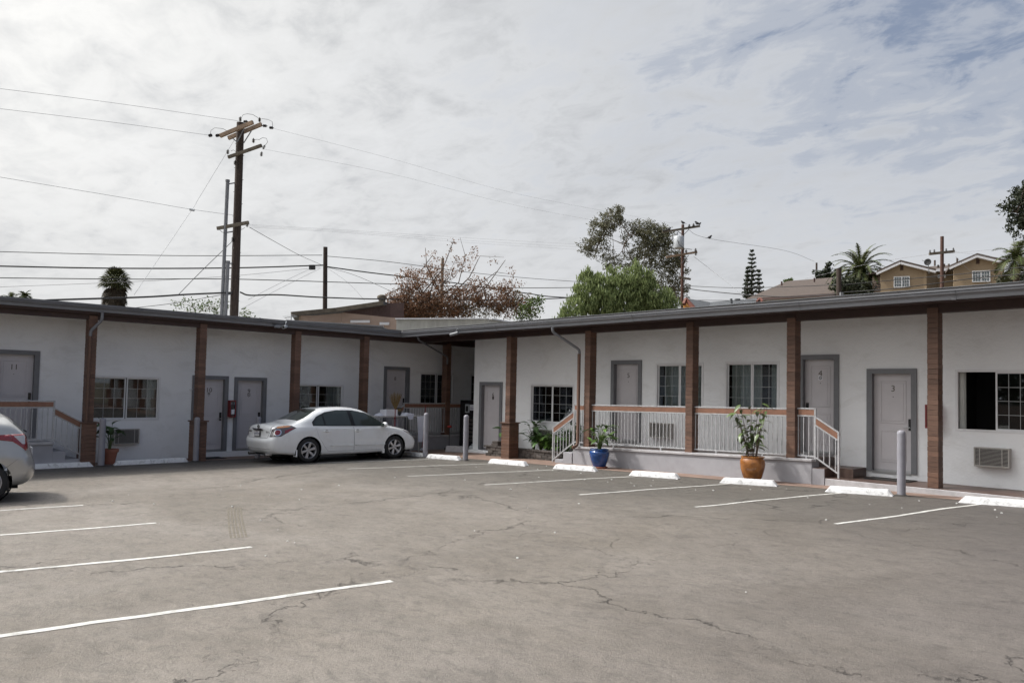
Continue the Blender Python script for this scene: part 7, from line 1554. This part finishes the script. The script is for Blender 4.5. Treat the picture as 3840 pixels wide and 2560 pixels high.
R0, R1 = pb.pt(z2(215, 797)), pw.pt(z2(945, 712)); s = Vector((.25, -.25, 0))
slab('roof', [R0+s, pb.pt(z2(575, 764))+s, R1+s, R1+Vector((-3, 6, 0)), R0+Vector((-5, 3, 0))], 'shingle_grey', H4, .16)
b = MB(); b.bar(R0+s*1.1-Vector((0, 0, .1)), pb.pt(z2(575, 770))+s*1.1-Vector((0, 0, .05)), .06, .22); b.bar(pb.pt(z2(575, 770))+s*1.1-Vector((0, 0, .05)), R1+s*1.1-Vector((0, 0, .08)), .06, .22); b.build('fascia', M['arm_dark'], H4)
tv = at(*z2(924, 716), 46); b = MB(); b.lathe([(.20, 0), (.20, .15), (.27, .22), (.30, .32), (.26, .42), (.12, .48), (.001, .49)], tv, n=18); b.build('turbine_vent', M['arm_dark'], H4, smooth=40)
for x0, x1, y0, y1 in ((675, 830, 852, 868), (908, 985, 872, 885)):
    a, c = pw.pt(z2(x0, y1)), pw.pt(z2(x1, y1)); b = MB(); b.bar(a-_fh*.1, c-_fh*.1, .08, .14); b.build('window_head', M['eave_white'], H4)
T = thing('roof_aerial', at(*z2(195, 850), 36), 'old comb shaped tv aerial lying low above the left wing roof', 'antenna')
b = MB(); b.tube([at(*z2(195, 860), 36), at(*z2(200, 810), 36)], .02, 6); b.build('mast', M['conduit'], T); b = MB(); b.bar(at(*z2(145, 838), 36), at(*z2(240, 820), 36), .02, .02)
for i in range(9): x = 150+i*10; y = 837-i*2; b.bar(at(*z2(x-22, y-14), 36.3), at(*z2(x+14, y+10), 35.7), .008, .008)
b.build('elements', M['conduit'], T)
# ---------------------------------------------------------------- across the car park, seen only as reflections in the panes
OB = thing('opposite_building', (11, -2, G(11)), 'plain stucco building facing the left wing across the car park', 'building')
b = MB(); b.box(9.0, 15, -16, 11.5, -2, 2.9); b.build('wall', M['tan'], OB)
b = MB(); b.box(8.5, 15.5, -16.5, 12, 2.902, 3.15); b.build('roof', M['brown_dark'], OB)
for i in range(6):
    y = -14+i*4.3; b = MB(); b.box(8.93, 8.999, y, y+1.5, -.9, .5); w = b.build('window', M['vinyl'], OB); b = MB(); b.box(8.915, 8.929, y+.08, y+1.42, -.82, .42); b.build('pane', M['carglass'], w)
    b = MB(); b.box(8.95, 8.999, y+2.2, y+3.1, -1.2, .85); b.build('door', M['trim_grey'], OB)
rr = random.Random(77)
for i, (x, y, h, rd, lb) in enumerate(((-26, -34, 7, 4.2, 'leftmost broad tree across the street behind the viewer'), (-15, -37, 8, 4.6, 'tallest broad tree across the street behind the viewer'), (-5, -34, 6.5, 4.0, 'rounded tree in the middle across the street behind the viewer'), (5, -36, 7.5, 4.4, 'rightmost broad tree across the street behind the viewer'))):
    t = thing('street_tree', (x, y, G(x)), lb, 'tree', 'trees across the street'); b = MB(); b.tube([(x, y, G(x)-.2), (x, y, G(x)+h*.5)], [.3, .2], 8); b.build('trunk', M['bark'], t)
    f = MB()
    for k in range(500):
        while True:
            q = Vector((rr.uniform(-1, 1), rr.uniform(-1, 1), rr.uniform(-1, 1)))
            if q.length < 1: break
        tuft(f, Vector((x+q.x*rd, y+q.y*rd*.7, G(x)+h*.58+q.z*h*.42)), .5, 6, (.5, .5, .4), rr)
    f.build('crown', M['f_dark'], t)
b = MB(); b.box(-60, 14, -31.2, -30.95, -2.9, -.2)
t = thing('street_fence', (-20, -31, -2), 'low pale garden wall along the street behind the viewer', 'wall'); b.build('wall', M['tan_pale'], t)
